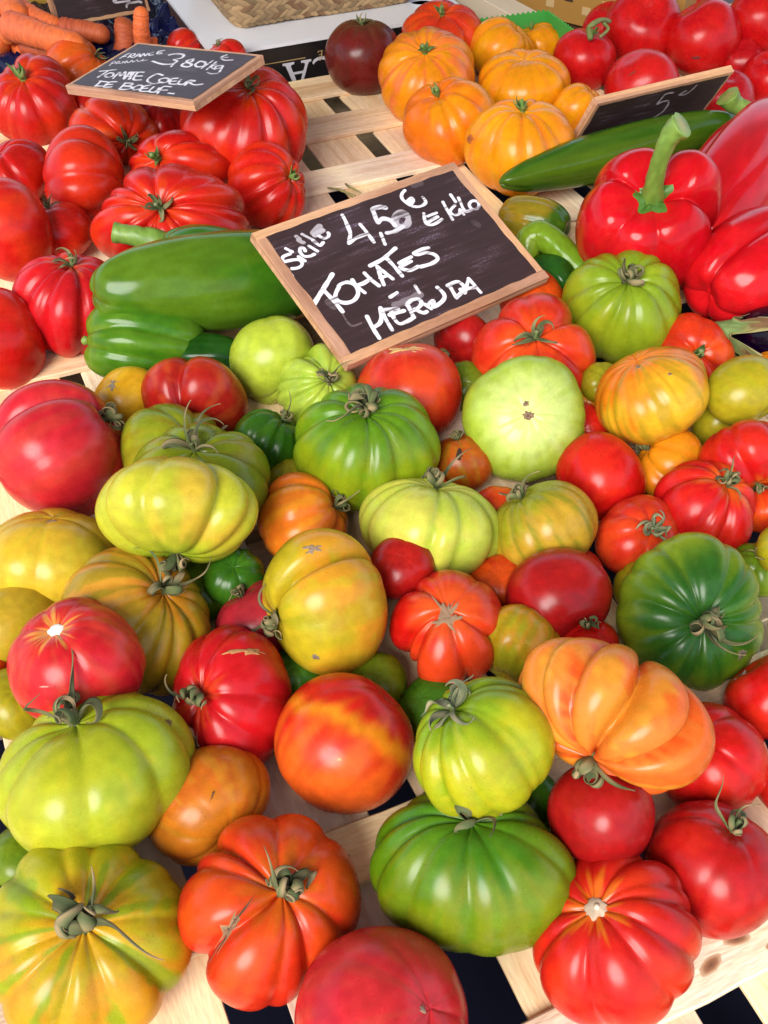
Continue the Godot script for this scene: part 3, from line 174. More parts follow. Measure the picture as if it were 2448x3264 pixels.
	# ---- peppers and eggplant ----
	fruit("green_pepper", "pepper", "pep", "big glossy green pepper lying lengthwise, its right end under the main price board", Vector3(-0.1347, 0.053, -0.6871), Vector3(-0.083, 0.866, -0.493), Vector3(0.876, -0.173, -0.451), Vector3(-0.476, -0.469, -0.744), Vector3(0.0455, 0.0982, 0.0419), {na = 0.055, n = 4, d = 0.05, w = 0.4, low = 0.9, col = "pgreen", cal = 0, seed = 5, mat = "pepper", dt = 0.22, dw = 0.42, db = 0.04, pe = 0.72, taper = 0.16, nu = 140})
	fruit("green_pepper", "pepper", "pep", "green pepper showing only its pale cut stem above the big glossy one", Vector3(-0.1428, 0.0575, -0.7098), Vector3(0.519, 0.659, 0.544), Vector3(-0.855, 0.391, 0.341), Vector3(0.012, -0.643, 0.766), Vector3(0.03, 0.0448, 0.03), {na = 0.055, n = 3, d = 0.08, w = 0.35, low = 0.8, col = "pgreen", cal = 0, seed = 6, mat = "pepper", dt = 0.22, dw = 0.42, db = 0.1, pe = 0.72, stem = {p = [Vector3(-0.1764, 0.0503, -0.7292), Vector3(-0.1896, 0.0613, -0.7333), Vector3(-0.2018, 0.0674, -0.7324), Vector3(-0.214, 0.069, -0.7341), Vector3(-0.2216, 0.07, -0.7352)], r = [0.015, 0.0125, 0.0088, 0.008, 0.009], a = Color(0.13, 0.24, 0.03), b = Color(0.18, 0.29, 0.05), cap = Color(0.12, 0.13, 0.06)}, nu = 120})
	fruit("green_pepper", "pepper", "pep", "lobed green bell pepper under the big glossy one, its crowned end facing left", Vector3(-0.1884, 0.029, -0.6361), Vector3(0.08, 0.757, -0.648), Vector3(-0.987, 0.151, 0.055), Vector3(0.139, 0.636, 0.759), Vector3(0.034, 0.0465, 0.034), {na = 0.055, n = 4, d = 0.15, w = 0.3, low = 0.8, col = "pgreen2", cal = 0, seed = 9, mat = "pepper", dt = 0.12, dw = 0.42, db = 0.1, pe = 0.66, taper = 0, stem = {p = [Vector3(-0.2295, 0.037, -0.6322), Vector3(-0.232, 0.037, -0.6322), Vector3(-0.2335, 0.037, -0.6328)], r = [0.003, 0.0036, 0.0022], a = Color(0.18, 0.29, 0.05), b = Color(0.18, 0.29, 0.05), cap = Color(0.18, 0.29, 0.05)}, nu = 120})
	fruit("green_pepper", "pepper", "pep", "very dark green pepper squeezed under the big glossy one, above the dark red tomato", Vector3(-0.1365, 0.021, -0.6254), Vector3(0.071, -0.414, -0.907), Vector3(-0.995, 0.03, -0.092), Vector3(0.065, 0.91, -0.41), Vector3(0.022, 0.0339, 0.022), {na = 0.055, n = 5, d = 0.12, w = 0.2, low = 0.8, col = "pdark", cal = 0, seed = 12, mat = "pepper", dt = 0.22, dw = 0.42, db = 0.1, pe = 0.72, nu = 120})
	fruit("long_green_pepper", "pepper", "pep", "long pointed green pepper lying below the 5 euro board", Vector3(0.2395, 0.04, -0.94), Vector3(0.434, 0.279, 0.857), Vector3(0.892, 0, -0.452), Vector3(-0.126, 0.96, -0.249), Vector3(0.0275, 0.1446, 0.0275), {na = 0.055, n = 3, d = 0.03, w = 0.35, low = 0.8, col = "plong", cal = 0, seed = 14, mat = "pepper", dt = 0, dw = 0.42, db = 0, pe = 0.84, taper = 0.15, dir = Vector3(0.46, -0.09, -0.88), nu = 120})
	fruit("green_pepper", "pepper", "pep", "olive and dark green mottled pepper at the right edge of the main price board", Vector3(0.1393, 0.023, -0.8283), Vector3(0.36, 0.427, -0.829), Vector3(0.922, -0.029, 0.386), Vector3(0.141, -0.904, -0.404), Vector3(0.026, 0.0349, 0.026), {na = 0.055, n = 4, d = 0.05, w = 0.35, low = 0.8, col = "pmot", cal = 0, seed = 17, mat = "pepper", dt = 0.22, dw = 0.42, db = 0.1, pe = 0.72, dir = Vector3(-0.17, -0.92, -0.35), nu = 120})
	fruit("green_pepper", "pepper", "pep", "dark green pepper in the shade under the curved bright green one", Vector3(0.1419, 0.022, -0.7358), Vector3(0.782, 0.163, -0.602), Vector3(0.61, 0, 0.792), Vector3(0.129, -0.987, -0.1), Vector3(0.024, 0.0269, 0.024), {na = 0.055, n = 4, d = 0.08, w = 0.35, low = 0.8, col = "pdark", cal = 0, seed = 18, mat = "pepper", dt = 0.22, dw = 0.42, db = 0.1, pe = 0.72, nu = 120})
	fruit("red_bell_pepper", "pepper", "pep", "upright red bell pepper with a tall bent green stem", Vector3(0.2238, 0.06, -0.762), Vector3(0.94, 0.318, -0.123), Vector3(-0.193, 0.793, 0.578), Vector3(0.281, -0.52, 0.807), Vector3(0.0655, 0.0732, 0.0609), {na = 0.055, n = 5, d = 0.23, w = 0.2, low = 0.6, col = "pred", cal = 0, seed = 21, mat = "pepper", dt = 0.3, dw = 0.4, db = 0.12, pe = 0.6, taper = 0.1, stem = {p = [Vector3(0.216, 0.0976, -0.7378), Vector3(0.2125, 0.1129, -0.7292), Vector3(0.2103, 0.1334, -0.7217), Vector3(0.2101, 0.1512, -0.7156), Vector3(0.2132, 0.1644, -0.7135), Vector3(0.2186, 0.1719, -0.7111)], r = [0.0105, 0.0078, 0.0068, 0.0068, 0.0082, 0.0102], a = Color(0.13, 0.24, 0.03), b = Color(0.18, 0.29, 0.05), cap = Color(0.36, 0.30, 0.10), collar = 0.0115}, nu = 150})
	fruit("red_bell_pepper", "pepper", "pep", "long red pepper lying behind the upright red bell pepper", Vector3(0.3333, 0.05, -0.8729), Vector3(0.824, 0.249, 0.509), Vector3(0.522, 0.015, -0.853), Vector3(-0.22, 0.968, -0.118), Vector3(0.048, 0.1333, 0.048), {na = 0.055, n = 4, d = 0.22, w = 0.24, low = 0.8, col = "pred", cal = 0, seed = 23, mat = "pepper", dt = 0.22, dw = 0.42, db = 0.1, pe = 0.72, stem = {p = [Vector3(0.4045, 0.0457, -0.9691), Vector3(0.3836, 0.0563, -0.9801), Vector3(0.3636, 0.0615, -0.9855), Vector3(0.3511, 0.0654, -0.9895), Vector3(0.3433, 0.073, -0.9902)], r = [0.0085, 0.0075, 0.0075, 0.0092, 0.0115], a = Color(0.18, 0.29, 0.05), b = Color(0.18, 0.29, 0.05), cap = Color(0.36, 0.30, 0.10)}, nu = 120})
	fruit("red_bell_pepper", "pepper", "pep", "red bell pepper cut by the right edge above the eggplant", Vector3(0.3048, 0.0485, -0.716), Vector3(0.238, 0.819, 0.522), Vector3(0.823, 0.115, -0.556), Vector3(-0.516, 0.562, -0.646), Vector3(0.0475, 0.0565, 0.0475), {na = 0.055, n = 4, d = 0.19, w = 0.25, low = 0.8, col = "pred", cal = 0, seed = 25, mat = "pepper", dt = 0.22, dw = 0.42, db = 0.14, pe = 0.68, nu = 120})
	fruit("red_bell_pepper", "pepper", "pep", "red pepper at the right edge behind the long red one", Vector3(0.3815, 0.045, -0.8846), Vector3(0.637, 0.25, 0.729), Vector3(0.73, 0.109, -0.675), Vector3(-0.248, 0.962, -0.113), Vector3(0.05, 0.046, 0.05), {na = 0.055, n = 4, d = 0.1, w = 0.35, low = 0.8, col = "pred", cal = 0, seed = 27, mat = "pepper", dt = 0.22, dw = 0.42, db = 0.1, pe = 0.72, nu = 80})
	fruit("eggplant", "eggplant", "pep", "dark eggplant cut by the right edge, pale green cap with brown patches", Vector3(0.3246, 0.028, -0.6398), Vector3(0.075, 0.975, -0.21), Vector3(-0.941, 0, -0.339), Vector3(-0.33, 0.223, 0.917), Vector3(0.0285, 0.0482, 0.0285), {n = 3, d = 0.005, w = 0.4, low = 0.5, col = "egg", cal = 0, seed = 31, mat = "pepper", dt = 0, dw = 0.3, db = 0, pe = 0.8, nu = 90})
	curved_pepper([Vector3(0.1265, 0.026, -0.7472), Vector3(0.1241, 0.0363, -0.7578), Vector3(0.1257, 0.044, -0.7659), Vector3(0.133, 0.0484, -0.7675), Vector3(0.1416, 0.0472, -0.762), Vector3(0.1526, 0.0414, -0.7516), Vector3(0.1657, 0.0334, -0.7376), Vector3(0.1777, 0.0253, -0.7248)])
	eggplant_cap(Vector3(0.2571, 0.03, -0.6553), Vector3(0.37, 0.028, -0.6235))
	# ---- carrots ----
	carrot("big thick orange carrot lying in front, tip to the right", Vector3(-0.4423, 0.06, -1.2123), Vector3(-0.3365, 0.058, -1.1547), 0.017, 0.013, 0)
	carrot("orange carrot lying behind the big thick one, thin end to the right", Vector3(-0.437, 0.064, -1.2504), Vector3(-0.377, 0.056, -1.2147), 0.014, 0.01, 0)
	carrot("thick orange carrot in the top left corner", Vector3(-0.4927, 0.07, -1.31), Vector3(-0.4168, 0.066, -1.2155), 0.02, 0.013, 0)
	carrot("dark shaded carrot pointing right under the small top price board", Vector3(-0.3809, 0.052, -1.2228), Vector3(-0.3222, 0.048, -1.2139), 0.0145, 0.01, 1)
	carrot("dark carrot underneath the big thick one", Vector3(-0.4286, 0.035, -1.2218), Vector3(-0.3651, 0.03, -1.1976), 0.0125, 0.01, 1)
	carrot("thin carrot cut by the left edge below the thick one", Vector3(-0.476, 0.052, -1.2518), Vector3(-0.4344, 0.048, -1.2027), 0.0125, 0.01, 0)
	carrot("slim carrot slanting down at the left edge behind the ribbed tomatoes", Vector3(-0.4673, 0.036, -1.2606), Vector3(-0.4244, 0.028, -1.2109), 0.0125, 0.009, 0)
	carrot("short carrot butt showing between the big thick one and the left edge", Vector3(-0.4796, 0.04, -1.2325), Vector3(-0.446, 0.034, -1.2119), 0.012, 0.01, 0)
	carrot("carrot standing upright with its tip in front of the small top price board", Vector3(-0.283, 0.0307, -1.1984), Vector3(-0.2759, 0.0851, -1.197), 0.0105, 0.0085, 0)
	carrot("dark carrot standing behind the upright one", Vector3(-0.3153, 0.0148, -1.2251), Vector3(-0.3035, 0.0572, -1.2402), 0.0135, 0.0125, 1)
	carrot("tiny carrot tip at the right of the upright one", Vector3(-0.2722, 0.0275, -1.2094), Vector3(-0.2727, 0.0459, -1.214), 0.006, 0.005, 0)
	# ---- price boards ----
	var s_main := [
		[0.0029, 1, [Vector2(0.080, 0.220), Vector2(0.065, 0.219), Vector2(0.050, 0.222), Vector2(0.039, 0.237), Vector2(0.036, 0.253), Vector2(0.058, 0.259), Vector2(0.079, 0.265), Vector2(0.096, 0.276), Vector2(0.101, 0.298), Vector2(0.091, 0.318), Vector2(0.070, 0.323), Vector2(0.048, 0.314)]],
		[0.0029, 1, [Vector2(0.104, 0.257), Vector2(0.116, 0.299)]],
		[0.0029, 1, [Vector2(0.080, 0.177), Vector2(0.095, 0.214)]],
		[0.0029, 1, [Vector2(0.143, 0.236), Vector2(0.145, 0.216), Vector2(0.137, 0.206), Vector2(0.126, 0.218), Vector2(0.121, 0.244), Vector2(0.127, 0.269), Vector2(0.148, 0.280), Vector2(0.169, 0.277)]],
		[0.0029, 1, [Vector2(0.170, 0.213), Vector2(0.187, 0.268)]],
		[0.0034, 0.62, [Vector2(0.150, 0.127), Vector2(0.154, 0.149), Vector2(0.148, 0.156), Vector2(0.160, 0.185)]],
		[0.0029, 0.75, [Vector2(0.177, 0.125), Vector2(0.189, 0.155), Vector2(0.201, 0.186), Vector2(0.206, 0.217)]],
		[0.0029, 1, [Vector2(0.199, 0.191), Vector2(0.205, 0.219), Vector2(0.213, 0.238), Vector2(0.232, 0.223)]],
		[0.0051, 0.6, [Vector2(0.221, 0.144), Vector2(0.242, 0.128), Vector2(0.264, 0.114)]],
		[0.0051, 0.7, [Vector2(0.222, 0.159), Vector2(0.245, 0.151), Vector2(0.264, 0.147)]],
		[0.0029, 0.95, [Vector2(0.234, 0.175), Vector2(0.245, 0.201), Vector2(0.265, 0.200), Vector2(0.276, 0.185), Vector2(0.276, 0.174)]],
		[0.0033, 1, [Vector2(0.380, 0.096), Vector2(0.376, 0.133), Vector2(0.368, 0.179), Vector2(0.358, 0.228), Vector2(0.341, 0.261), Vector2(0.322, 0.293)]],
		[0.0033, 1, [Vector2(0.323, 0.291), Vector2(0.357, 0.277), Vector2(0.387, 0.274), Vector2(0.424, 0.275)]],
		[0.0033, 1, [Vector2(0.420, 0.197), Vector2(0.422, 0.263), Vector2(0.420, 0.347)]],
		[0.0031, 1, [Vector2(0.472, 0.303), Vector2(0.455, 0.386)]],
		[0.0044, 0.88, [Vector2(0.567, 0.148), Vector2(0.548, 0.131), Vector2(0.515, 0.128), Vector2(0.506, 0.162), Vector2(0.498, 0.197), Vector2(0.495, 0.229)]],
		[0.0039, 0.88, [Vector2(0.496, 0.227), Vector2(0.523, 0.213), Vector2(0.543, 0.228), Vector2(0.554, 0.249)]],
		[0.0039, 0.88, [Vector2(0.524, 0.216), Vector2(0.540, 0.232), Vector2(0.550, 0.261), Vector2(0.550, 0.290)]],
		[0.0042, 0.85, [Vector2(0.497, 0.316), Vector2(0.524, 0.324), Vector2(0.553, 0.320), Vector2(0.581, 0.312)]],
		[0.0048, 0.66, [Vector2(0.623, 0.278), Vector2(0.612, 0.294), Vector2(0.599, 0.305), Vector2(0.585, 0.310), Vector2(0.573, 0.307), Vector2(0.564, 0.296), Vector2(0.560, 0.281), Vector2(0.561, 0.262), Vector2(0.567, 0.243), Vector2(0.578, 0.227), Vector2(0.591, 0.215), Vector2(0.605, 0.211), Vector2(0.617, 0.214), Vector2(0.626, 0.224), Vector2(0.631, 0.240), Vector2(0.629, 0.259), Vector2(0.623, 0.278)]],
		[0.0034, 0.6, [Vector2(0.612, 0.314), Vector2(0.602, 0.322), Vector2(0.591, 0.325), Vector2(0.580, 0.321), Vector2(0.572, 0.311), Vector2(0.566, 0.298), Vector2(0.566, 0.282), Vector2(0.569, 0.266), Vector2(0.577, 0.252), Vector2(0.587, 0.244), Vector2(0.598, 0.241), Vector2(0.609, 0.245), Vector2(0.618, 0.254), Vector2(0.623, 0.268), Vector2(0.623, 0.284), Vector2(0.620, 0.300), Vector2(0.612, 0.314)]],
		[0.0029, 1, [Vector2(0.699, 0.080), Vector2(0.677, 0.096), Vector2(0.663, 0.123), Vector2(0.663, 0.155), Vector2(0.671, 0.189), Vector2(0.690, 0.215), Vector2(0.714, 0.224), Vector2(0.739, 0.216), Vector2(0.749, 0.195), Vector2(0.749, 0.166)]],
		[0.0041, 1, [Vector2(0.674, 0.161), Vector2(0.700, 0.151), Vector2(0.696, 0.172), Vector2(0.677, 0.184)]],
		[0.0029, 1, [Vector2(0.701, 0.280), Vector2(0.686, 0.317), Vector2(0.680, 0.354), Vector2(0.697, 0.373), Vector2(0.727, 0.371), Vector2(0.757, 0.360)]],
		[0.0029, 1, [Vector2(0.707, 0.307), Vector2(0.756, 0.305)]],
		[0.0034, 1, [Vector2(0.694, 0.345), Vector2(0.721, 0.339), Vector2(0.747, 0.334)]],
		[0.0029, 1, [Vector2(0.815, 0.250), Vector2(0.805, 0.321), Vector2(0.796, 0.393)]],
		[0.0029, 1, [Vector2(0.852, 0.302), Vector2(0.828, 0.317), Vector2(0.813, 0.331), Vector2(0.815, 0.359), Vector2(0.830, 0.371), Vector2(0.848, 0.365), Vector2(0.857, 0.347)]],
		[0.0027, 1, [Vector2(0.860, 0.342), Vector2(0.859, 0.386)]],
		[0.0029, 1, [Vector2(0.871, 0.222), Vector2(0.867, 0.285)]],
		[0.0029, 1, [Vector2(0.893, 0.262), Vector2(0.884, 0.304), Vector2(0.876, 0.346), Vector2(0.879, 0.372), Vector2(0.906, 0.374)]],
		[0.0029, 1, [Vector2(0.950, 0.367), Vector2(0.942, 0.375), Vector2(0.933, 0.380), Vector2(0.924, 0.379), Vector2(0.916, 0.375), Vector2(0.911, 0.366), Vector2(0.909, 0.354), Vector2(0.911, 0.342), Vector2(0.916, 0.331), Vector2(0.924, 0.323), Vector2(0.933, 0.318), Vector2(0.943, 0.318), Vector2(0.951, 0.323), Vector2(0.956, 0.332), Vector2(0.958, 0.343), Vector2(0.956, 0.355), Vector2(0.950, 0.367)]],
		[0.0037, 1, [Vector2(0.025, 0.585), Vector2(0.103, 0.512), Vector2(0.181, 0.439)]],
		[0.0035, 1, [Vector2(0.104, 0.513), Vector2(0.112, 0.598), Vector2(0.115, 0.689)]],
		[0.0034, 1, [Vector2(0.167, 0.534), Vector2(0.140, 0.563), Vector2(0.126, 0.594), Vector2(0.132, 0.624), Vector2(0.154, 0.646), Vector2(0.186, 0.647), Vector2(0.216, 0.621), Vector2(0.228, 0.582), Vector2(0.224, 0.545), Vector2(0.206, 0.523), Vector2(0.182, 0.521), Vector2(0.166, 0.530)]],
		[0.0034, 1, [Vector2(0.234, 0.524), Vector2(0.233, 0.571), Vector2(0.245, 0.633)]],
		[0.0034, 1, [Vector2(0.238, 0.568), Vector2(0.262, 0.570), Vector2(0.285, 0.565), Vector2(0.305, 0.558)]],
		[0.0034, 1, [Vector2(0.297, 0.511), Vector2(0.302, 0.563), Vector2(0.315, 0.625)]],
		[0.0034, 1, [Vector2(0.362, 0.502), Vector2(0.349, 0.560), Vector2(0.334, 0.632)]],
		[0.0034, 1, [Vector2(0.363, 0.503), Vector2(0.374, 0.562), Vector2(0.385, 0.617)]],
		[0.0031, 1, [Vector2(0.341, 0.578), Vector2(0.377, 0.581)]],
		[0.0035, 1, [Vector2(0.338, 0.480), Vector2(0.405, 0.468), Vector2(0.486, 0.431)]],
		[0.0034, 1, [Vector2(0.420, 0.467), Vector2(0.426, 0.540), Vector2(0.428, 0.625)]],
		[0.0033, 1, [Vector2(0.454, 0.534), Vector2(0.520, 0.524)]],
		[0.0033, 1, [Vector2(0.446, 0.560), Vector2(0.507, 0.551)]],
		[0.0033, 1, [Vector2(0.445, 0.563), Vector2(0.455, 0.587), Vector2(0.477, 0.605), Vector2(0.518, 0.600)]],
		[0.0034, 1, [Vector2(0.611, 0.511), Vector2(0.577, 0.504), Vector2(0.538, 0.508), Vector2(0.549, 0.527), Vector2(0.588, 0.536), Vector2(0.613, 0.566), Vector2(0.613, 0.602), Vector2(0.575, 0.616), Vector2(0.522, 0.608)]],
		[0.0031, 1, [Vector2(0.324, 0.716), Vector2(0.364, 0.706)]],
		[0.0034, 1, [Vector2(0.188, 0.774), Vector2(0.178, 0.853), Vector2(0.174, 0.931)]],
		[0.0034, 1, [Vector2(0.185, 0.851), Vector2(0.215, 0.842), Vector2(0.239, 0.809), Vector2(0.259, 0.757), Vector2(0.248, 0.829), Vector2(0.241, 0.913)]],
		[0.0034, 1, [Vector2(0.291, 0.791), Vector2(0.279, 0.850), Vector2(0.284, 0.893), Vector2(0.313, 0.900), Vector2(0.359, 0.891)]],
		[0.0034, 1, [Vector2(0.273, 0.819), Vector2(0.338, 0.830)]],
		[0.0034, 0.85, [Vector2(0.272, 0.778), Vector2(0.322, 0.803)]],
		[0.0034, 1, [Vector2(0.366, 0.802), Vector2(0.354, 0.884)]],
		[0.0033, 1, [Vector2(0.362, 0.803), Vector2(0.393, 0.786), Vector2(0.421, 0.798), Vector2(0.420, 0.831), Vector2(0.388, 0.850), Vector2(0.359, 0.848)]],
		[0.0033, 1, [Vector2(0.380, 0.848), Vector2(0.399, 0.888), Vector2(0.418, 0.891)]],
		[0.0033, 1, [Vector2(0.430, 0.845), Vector2(0.441, 0.889)]],
		[0.003, 0.85, [Vector2(0.447, 0.713), Vector2(0.443, 0.766)]],
		[0.0034, 1, [Vector2(0.436, 0.856), Vector2(0.471, 0.845), Vector2(0.453, 0.881), Vector2(0.502, 0.870), Vector2(0.527, 0.845), Vector2(0.531, 0.810), Vector2(0.525, 0.771)]],
		[0.0033, 1, [Vector2(0.576, 0.803), Vector2(0.567, 0.887)]],
		[0.0033, 1, [Vector2(0.570, 0.790), Vector2(0.620, 0.792), Vector2(0.626, 0.847), Vector2(0.568, 0.883)]],
		[0.0033, 1, [Vector2(0.672, 0.801), Vector2(0.612, 0.878)]],
		[0.0033, 1, [Vector2(0.672, 0.801), Vector2(0.676, 0.917)]],
		[0.0031, 1, [Vector2(0.607, 0.846), Vector2(0.672, 0.872)]],
		[0.0054, 0.16, [Vector2(0.750, 0.069), Vector2(0.789, 0.069)]],
		[0.0054, 0.13, [Vector2(0.874, 0.457), Vector2(0.882, 0.491)]],
		[0.0068, 0, [Vector2(0.702, 0.667), Vector2(0.741, 0.659)]],
		[0.0068, 0.35, [Vector2(0.321, 0.778), Vector2(0.384, 0.780), Vector2(0.443, 0.772)]],
		[0.0017, 0.25, [Vector2(0.109, 0.701), Vector2(0.105, 0.764), Vector2(0.115, 0.793), Vector2(0.154, 0.797)]],
		[0.0068, 0.2, [Vector2(0.092, 0.598), Vector2(0.097, 0.640)]],
	]
	price_board("middle price board, reading Sicile 4,50 euro le kilo, Tomates Merinda", Basis(Vector3(0.8005, -0.0143, -0.5992), Vector3(0.2226, 0.9353, 0.275), Vector3(0.5565, -0.3535, 0.7519)), Vector3(0.0165, 0.0768, -0.6889), 0.2, 0.135, 0.0085, 0.0082, s_main)
	var s_france := [
		[0.0019, 0.95, [Vector2(0.078, 0.250), Vector2(0.070, 0.284), Vector2(0.069, 0.378)]],
		[0.0019, 0.95, [Vector2(0.073, 0.337), Vector2(0.092, 0.312)]],
		[0.0019, 0.95, [Vector2(0.101, 0.262), Vector2(0.120, 0.349)]],
		[0.0019, 0.95, [Vector2(0.101, 0.262), Vector2(0.122, 0.248), Vector2(0.135, 0.287), Vector2(0.116, 0.311), Vector2(0.159, 0.333)]],
		[0.0019, 0.95, [Vector2(0.159, 0.317), Vector2(0.155, 0.244), Vector2(0.196, 0.301)]],
		[0.0019, 0.95, [Vector2(0.163, 0.289), Vector2(0.182, 0.278)]],
		[0.0019, 0.95, [Vector2(0.197, 0.300), Vector2(0.183, 0.225), Vector2(0.218, 0.268), Vector2(0.206, 0.199)]],
		[0.0019, 0.95, [Vector2(0.233, 0.179), Vector2(0.224, 0.213), Vector2(0.241, 0.248), Vector2(0.262, 0.228)]],
		[0.0019, 0.95, [Vector2(0.292, 0.119), Vector2(0.263, 0.148), Vector2(0.281, 0.202), Vector2(0.313, 0.187)]],
		[0.0019, 0.95, [Vector2(0.273, 0.172), Vector2(0.297, 0.157)]],
		[0.0015, 0.85, [Vector2(0.082, 0.538), Vector2(0.061, 0.446), Vector2(0.089, 0.463), Vector2(0.075, 0.494)]],
		[0.0015, 0.85, [Vector2(0.109, 0.489), Vector2(0.091, 0.437), Vector2(0.112, 0.443), Vector2(0.113, 0.469), Vector2(0.138, 0.469)]],
		[0.0015, 0.85, [Vector2(0.141, 0.461), Vector2(0.130, 0.425), Vector2(0.162, 0.454), Vector2(0.146, 0.407), Vector2(0.176, 0.437), Vector2(0.184, 0.422), Vector2(0.177, 0.385), Vector2(0.205, 0.415), Vector2(0.208, 0.389)]],
		[0.0015, 0.85, [Vector2(0.206, 0.363), Vector2(0.236, 0.393), Vector2(0.246, 0.364), Vector2(0.246, 0.333), Vector2(0.257, 0.374), Vector2(0.281, 0.341)]],
		[0.0029, 0.95, [Vector2(0.377, 0.200), Vector2(0.410, 0.159), Vector2(0.475, 0.167), Vector2(0.494, 0.234), Vector2(0.460, 0.280), Vector2(0.497, 0.303), Vector2(0.498, 0.361), Vector2(0.451, 0.393), Vector2(0.395, 0.384), Vector2(0.325, 0.354)]],
		[0.0029, 0.95, [Vector2(0.504, 0.369), Vector2(0.518, 0.425)]],
		[0.0029, 0.95, [Vector2(0.586, 0.227), Vector2(0.560, 0.276), Vector2(0.589, 0.313), Vector2(0.632, 0.338), Vector2(0.633, 0.390), Vector2(0.581, 0.386), Vector2(0.568, 0.332), Vector2(0.601, 0.284), Vector2(0.590, 0.236)]],
		[0.0027, 0.95, [Vector2(0.653, 0.263), Vector2(0.656, 0.331), Vector2(0.694, 0.371), Vector2(0.727, 0.337), Vector2(0.699, 0.270), Vector2(0.653, 0.258)]],
		[0.002, 0.95, [Vector2(0.732, 0.220), Vector2(0.736, 0.398)]],
		[0.0024, 0.95, [Vector2(0.767, 0.234), Vector2(0.781, 0.409)]],
		[0.0024, 0.95, [Vector2(0.793, 0.284), Vector2(0.784, 0.344), Vector2(0.835, 0.382)]],
		[0.0024, 0.95, [Vector2(0.839, 0.292), Vector2(0.811, 0.326), Vector2(0.834, 0.368), Vector2(0.859, 0.331), Vector2(0.849, 0.297), Vector2(0.887, 0.432), Vector2(0.853, 0.469), Vector2(0.809, 0.451)]],
		[0.0022, 0.95, [Vector2(0.766, 0.082), Vector2(0.755, 0.137), Vector2(0.801, 0.186), Vector2(0.860, 0.166)]],
		[0.0019, 0.95, [Vector2(0.757, 0.149), Vector2(0.801, 0.123)]],
		[0.0025, 0.95, [Vector2(0.081, 0.666), Vector2(0.177, 0.596)]],
		[0.0025, 0.95, [Vector2(0.132, 0.630), Vector2(0.135, 0.785)]],
		[0.0025, 0.95, [Vector2(0.170, 0.669), Vector2(0.160, 0.722), Vector2(0.196, 0.760), Vector2(0.223, 0.727), Vector2(0.200, 0.679), Vector2(0.170, 0.669)]],
		[0.0025, 0.95, [Vector2(0.251, 0.767), Vector2(0.229, 0.645), Vector2(0.274, 0.706), Vector2(0.263, 0.619), Vector2(0.330, 0.754)]],
		[0.0025, 0.95, [Vector2(0.332, 0.753), Vector2(0.303, 0.612), Vector2(0.374, 0.742)]],
		[0.0025, 0.95, [Vector2(0.320, 0.701), Vector2(0.349, 0.687)]],
		[0.0025, 0.95, [Vector2(0.296, 0.619), Vector2(0.351, 0.597)]],
		[0.0025, 0.95, [Vector2(0.329, 0.609), Vector2(0.368, 0.754)]],
		[0.0025, 0.95, [Vector2(0.391, 0.587), Vector2(0.357, 0.610), Vector2(0.402, 0.743), Vector2(0.459, 0.730)]],
		[0.0025, 0.95, [Vector2(0.383, 0.676), Vector2(0.423, 0.658)]],
		[0.0025, 0.95, [Vector2(0.551, 0.603), Vector2(0.498, 0.590), Vector2(0.490, 0.690), Vector2(0.521, 0.753), Vector2(0.582, 0.771), Vector2(0.617, 0.721)]],
		[0.0025, 0.95, [Vector2(0.594, 0.645), Vector2(0.573, 0.688), Vector2(0.612, 0.737), Vector2(0.647, 0.712), Vector2(0.630, 0.658), Vector2(0.594, 0.645)]],
		[0.0025, 0.95, [Vector2(0.678, 0.625), Vector2(0.648, 0.652), Vector2(0.680, 0.737), Vector2(0.730, 0.732)]],
		[0.0025, 0.95, [Vector2(0.668, 0.696), Vector2(0.698, 0.676)]],
		[0.0025, 0.95, [Vector2(0.714, 0.642), Vector2(0.734, 0.719), Vector2(0.773, 0.718), Vector2(0.768, 0.644)]],
		[0.0025, 0.95, [Vector2(0.780, 0.633), Vector2(0.794, 0.739)]],
		[0.0025, 0.95, [Vector2(0.780, 0.633), Vector2(0.815, 0.634), Vector2(0.804, 0.680), Vector2(0.854, 0.705), Vector2(0.897, 0.673)]],
		[0.0025, 0.95, [Vector2(0.202, 0.844), Vector2(0.216, 0.953)]],
		[0.0025, 0.95, [Vector2(0.191, 0.848), Vector2(0.263, 0.851), Vector2(0.277, 0.919), Vector2(0.208, 0.944)]],
		[0.0025, 0.95, [Vector2(0.311, 0.821), Vector2(0.270, 0.846), Vector2(0.280, 0.939), Vector2(0.337, 0.923)]],
		[0.0025, 0.95, [Vector2(0.276, 0.895), Vector2(0.315, 0.873)]],
		[0.0025, 0.95, [Vector2(0.385, 0.821), Vector2(0.409, 0.949)]],
		[0.0025, 0.95, [Vector2(0.384, 0.821), Vector2(0.439, 0.818), Vector2(0.439, 0.863), Vector2(0.403, 0.882), Vector2(0.466, 0.878), Vector2(0.467, 0.927), Vector2(0.411, 0.950)]],
		[0.0025, 0.95, [Vector2(0.494, 0.833), Vector2(0.486, 0.895), Vector2(0.516, 0.922), Vector2(0.545, 0.887), Vector2(0.523, 0.835), Vector2(0.494, 0.833)]],
		[0.0025, 0.95, [Vector2(0.570, 0.808), Vector2(0.544, 0.840), Vector2(0.561, 0.928), Vector2(0.620, 0.922)]],
		[0.0025, 0.95, [Vector2(0.555, 0.884), Vector2(0.586, 0.866)]],
		[0.0025, 0.95, [Vector2(0.610, 0.830), Vector2(0.625, 0.918), Vector2(0.669, 0.915), Vector2(0.655, 0.832)]],
		[0.0025, 0.95, [Vector2(0.720, 0.791), Vector2(0.669, 0.811), Vector2(0.703, 0.954)]],
		[0.0025, 0.95, [Vector2(0.685, 0.877), Vector2(0.732, 0.857)]],
		[0.0025, 0.95, [Vector2(0.765, 0.905), Vector2(0.808, 0.905)]],
	]
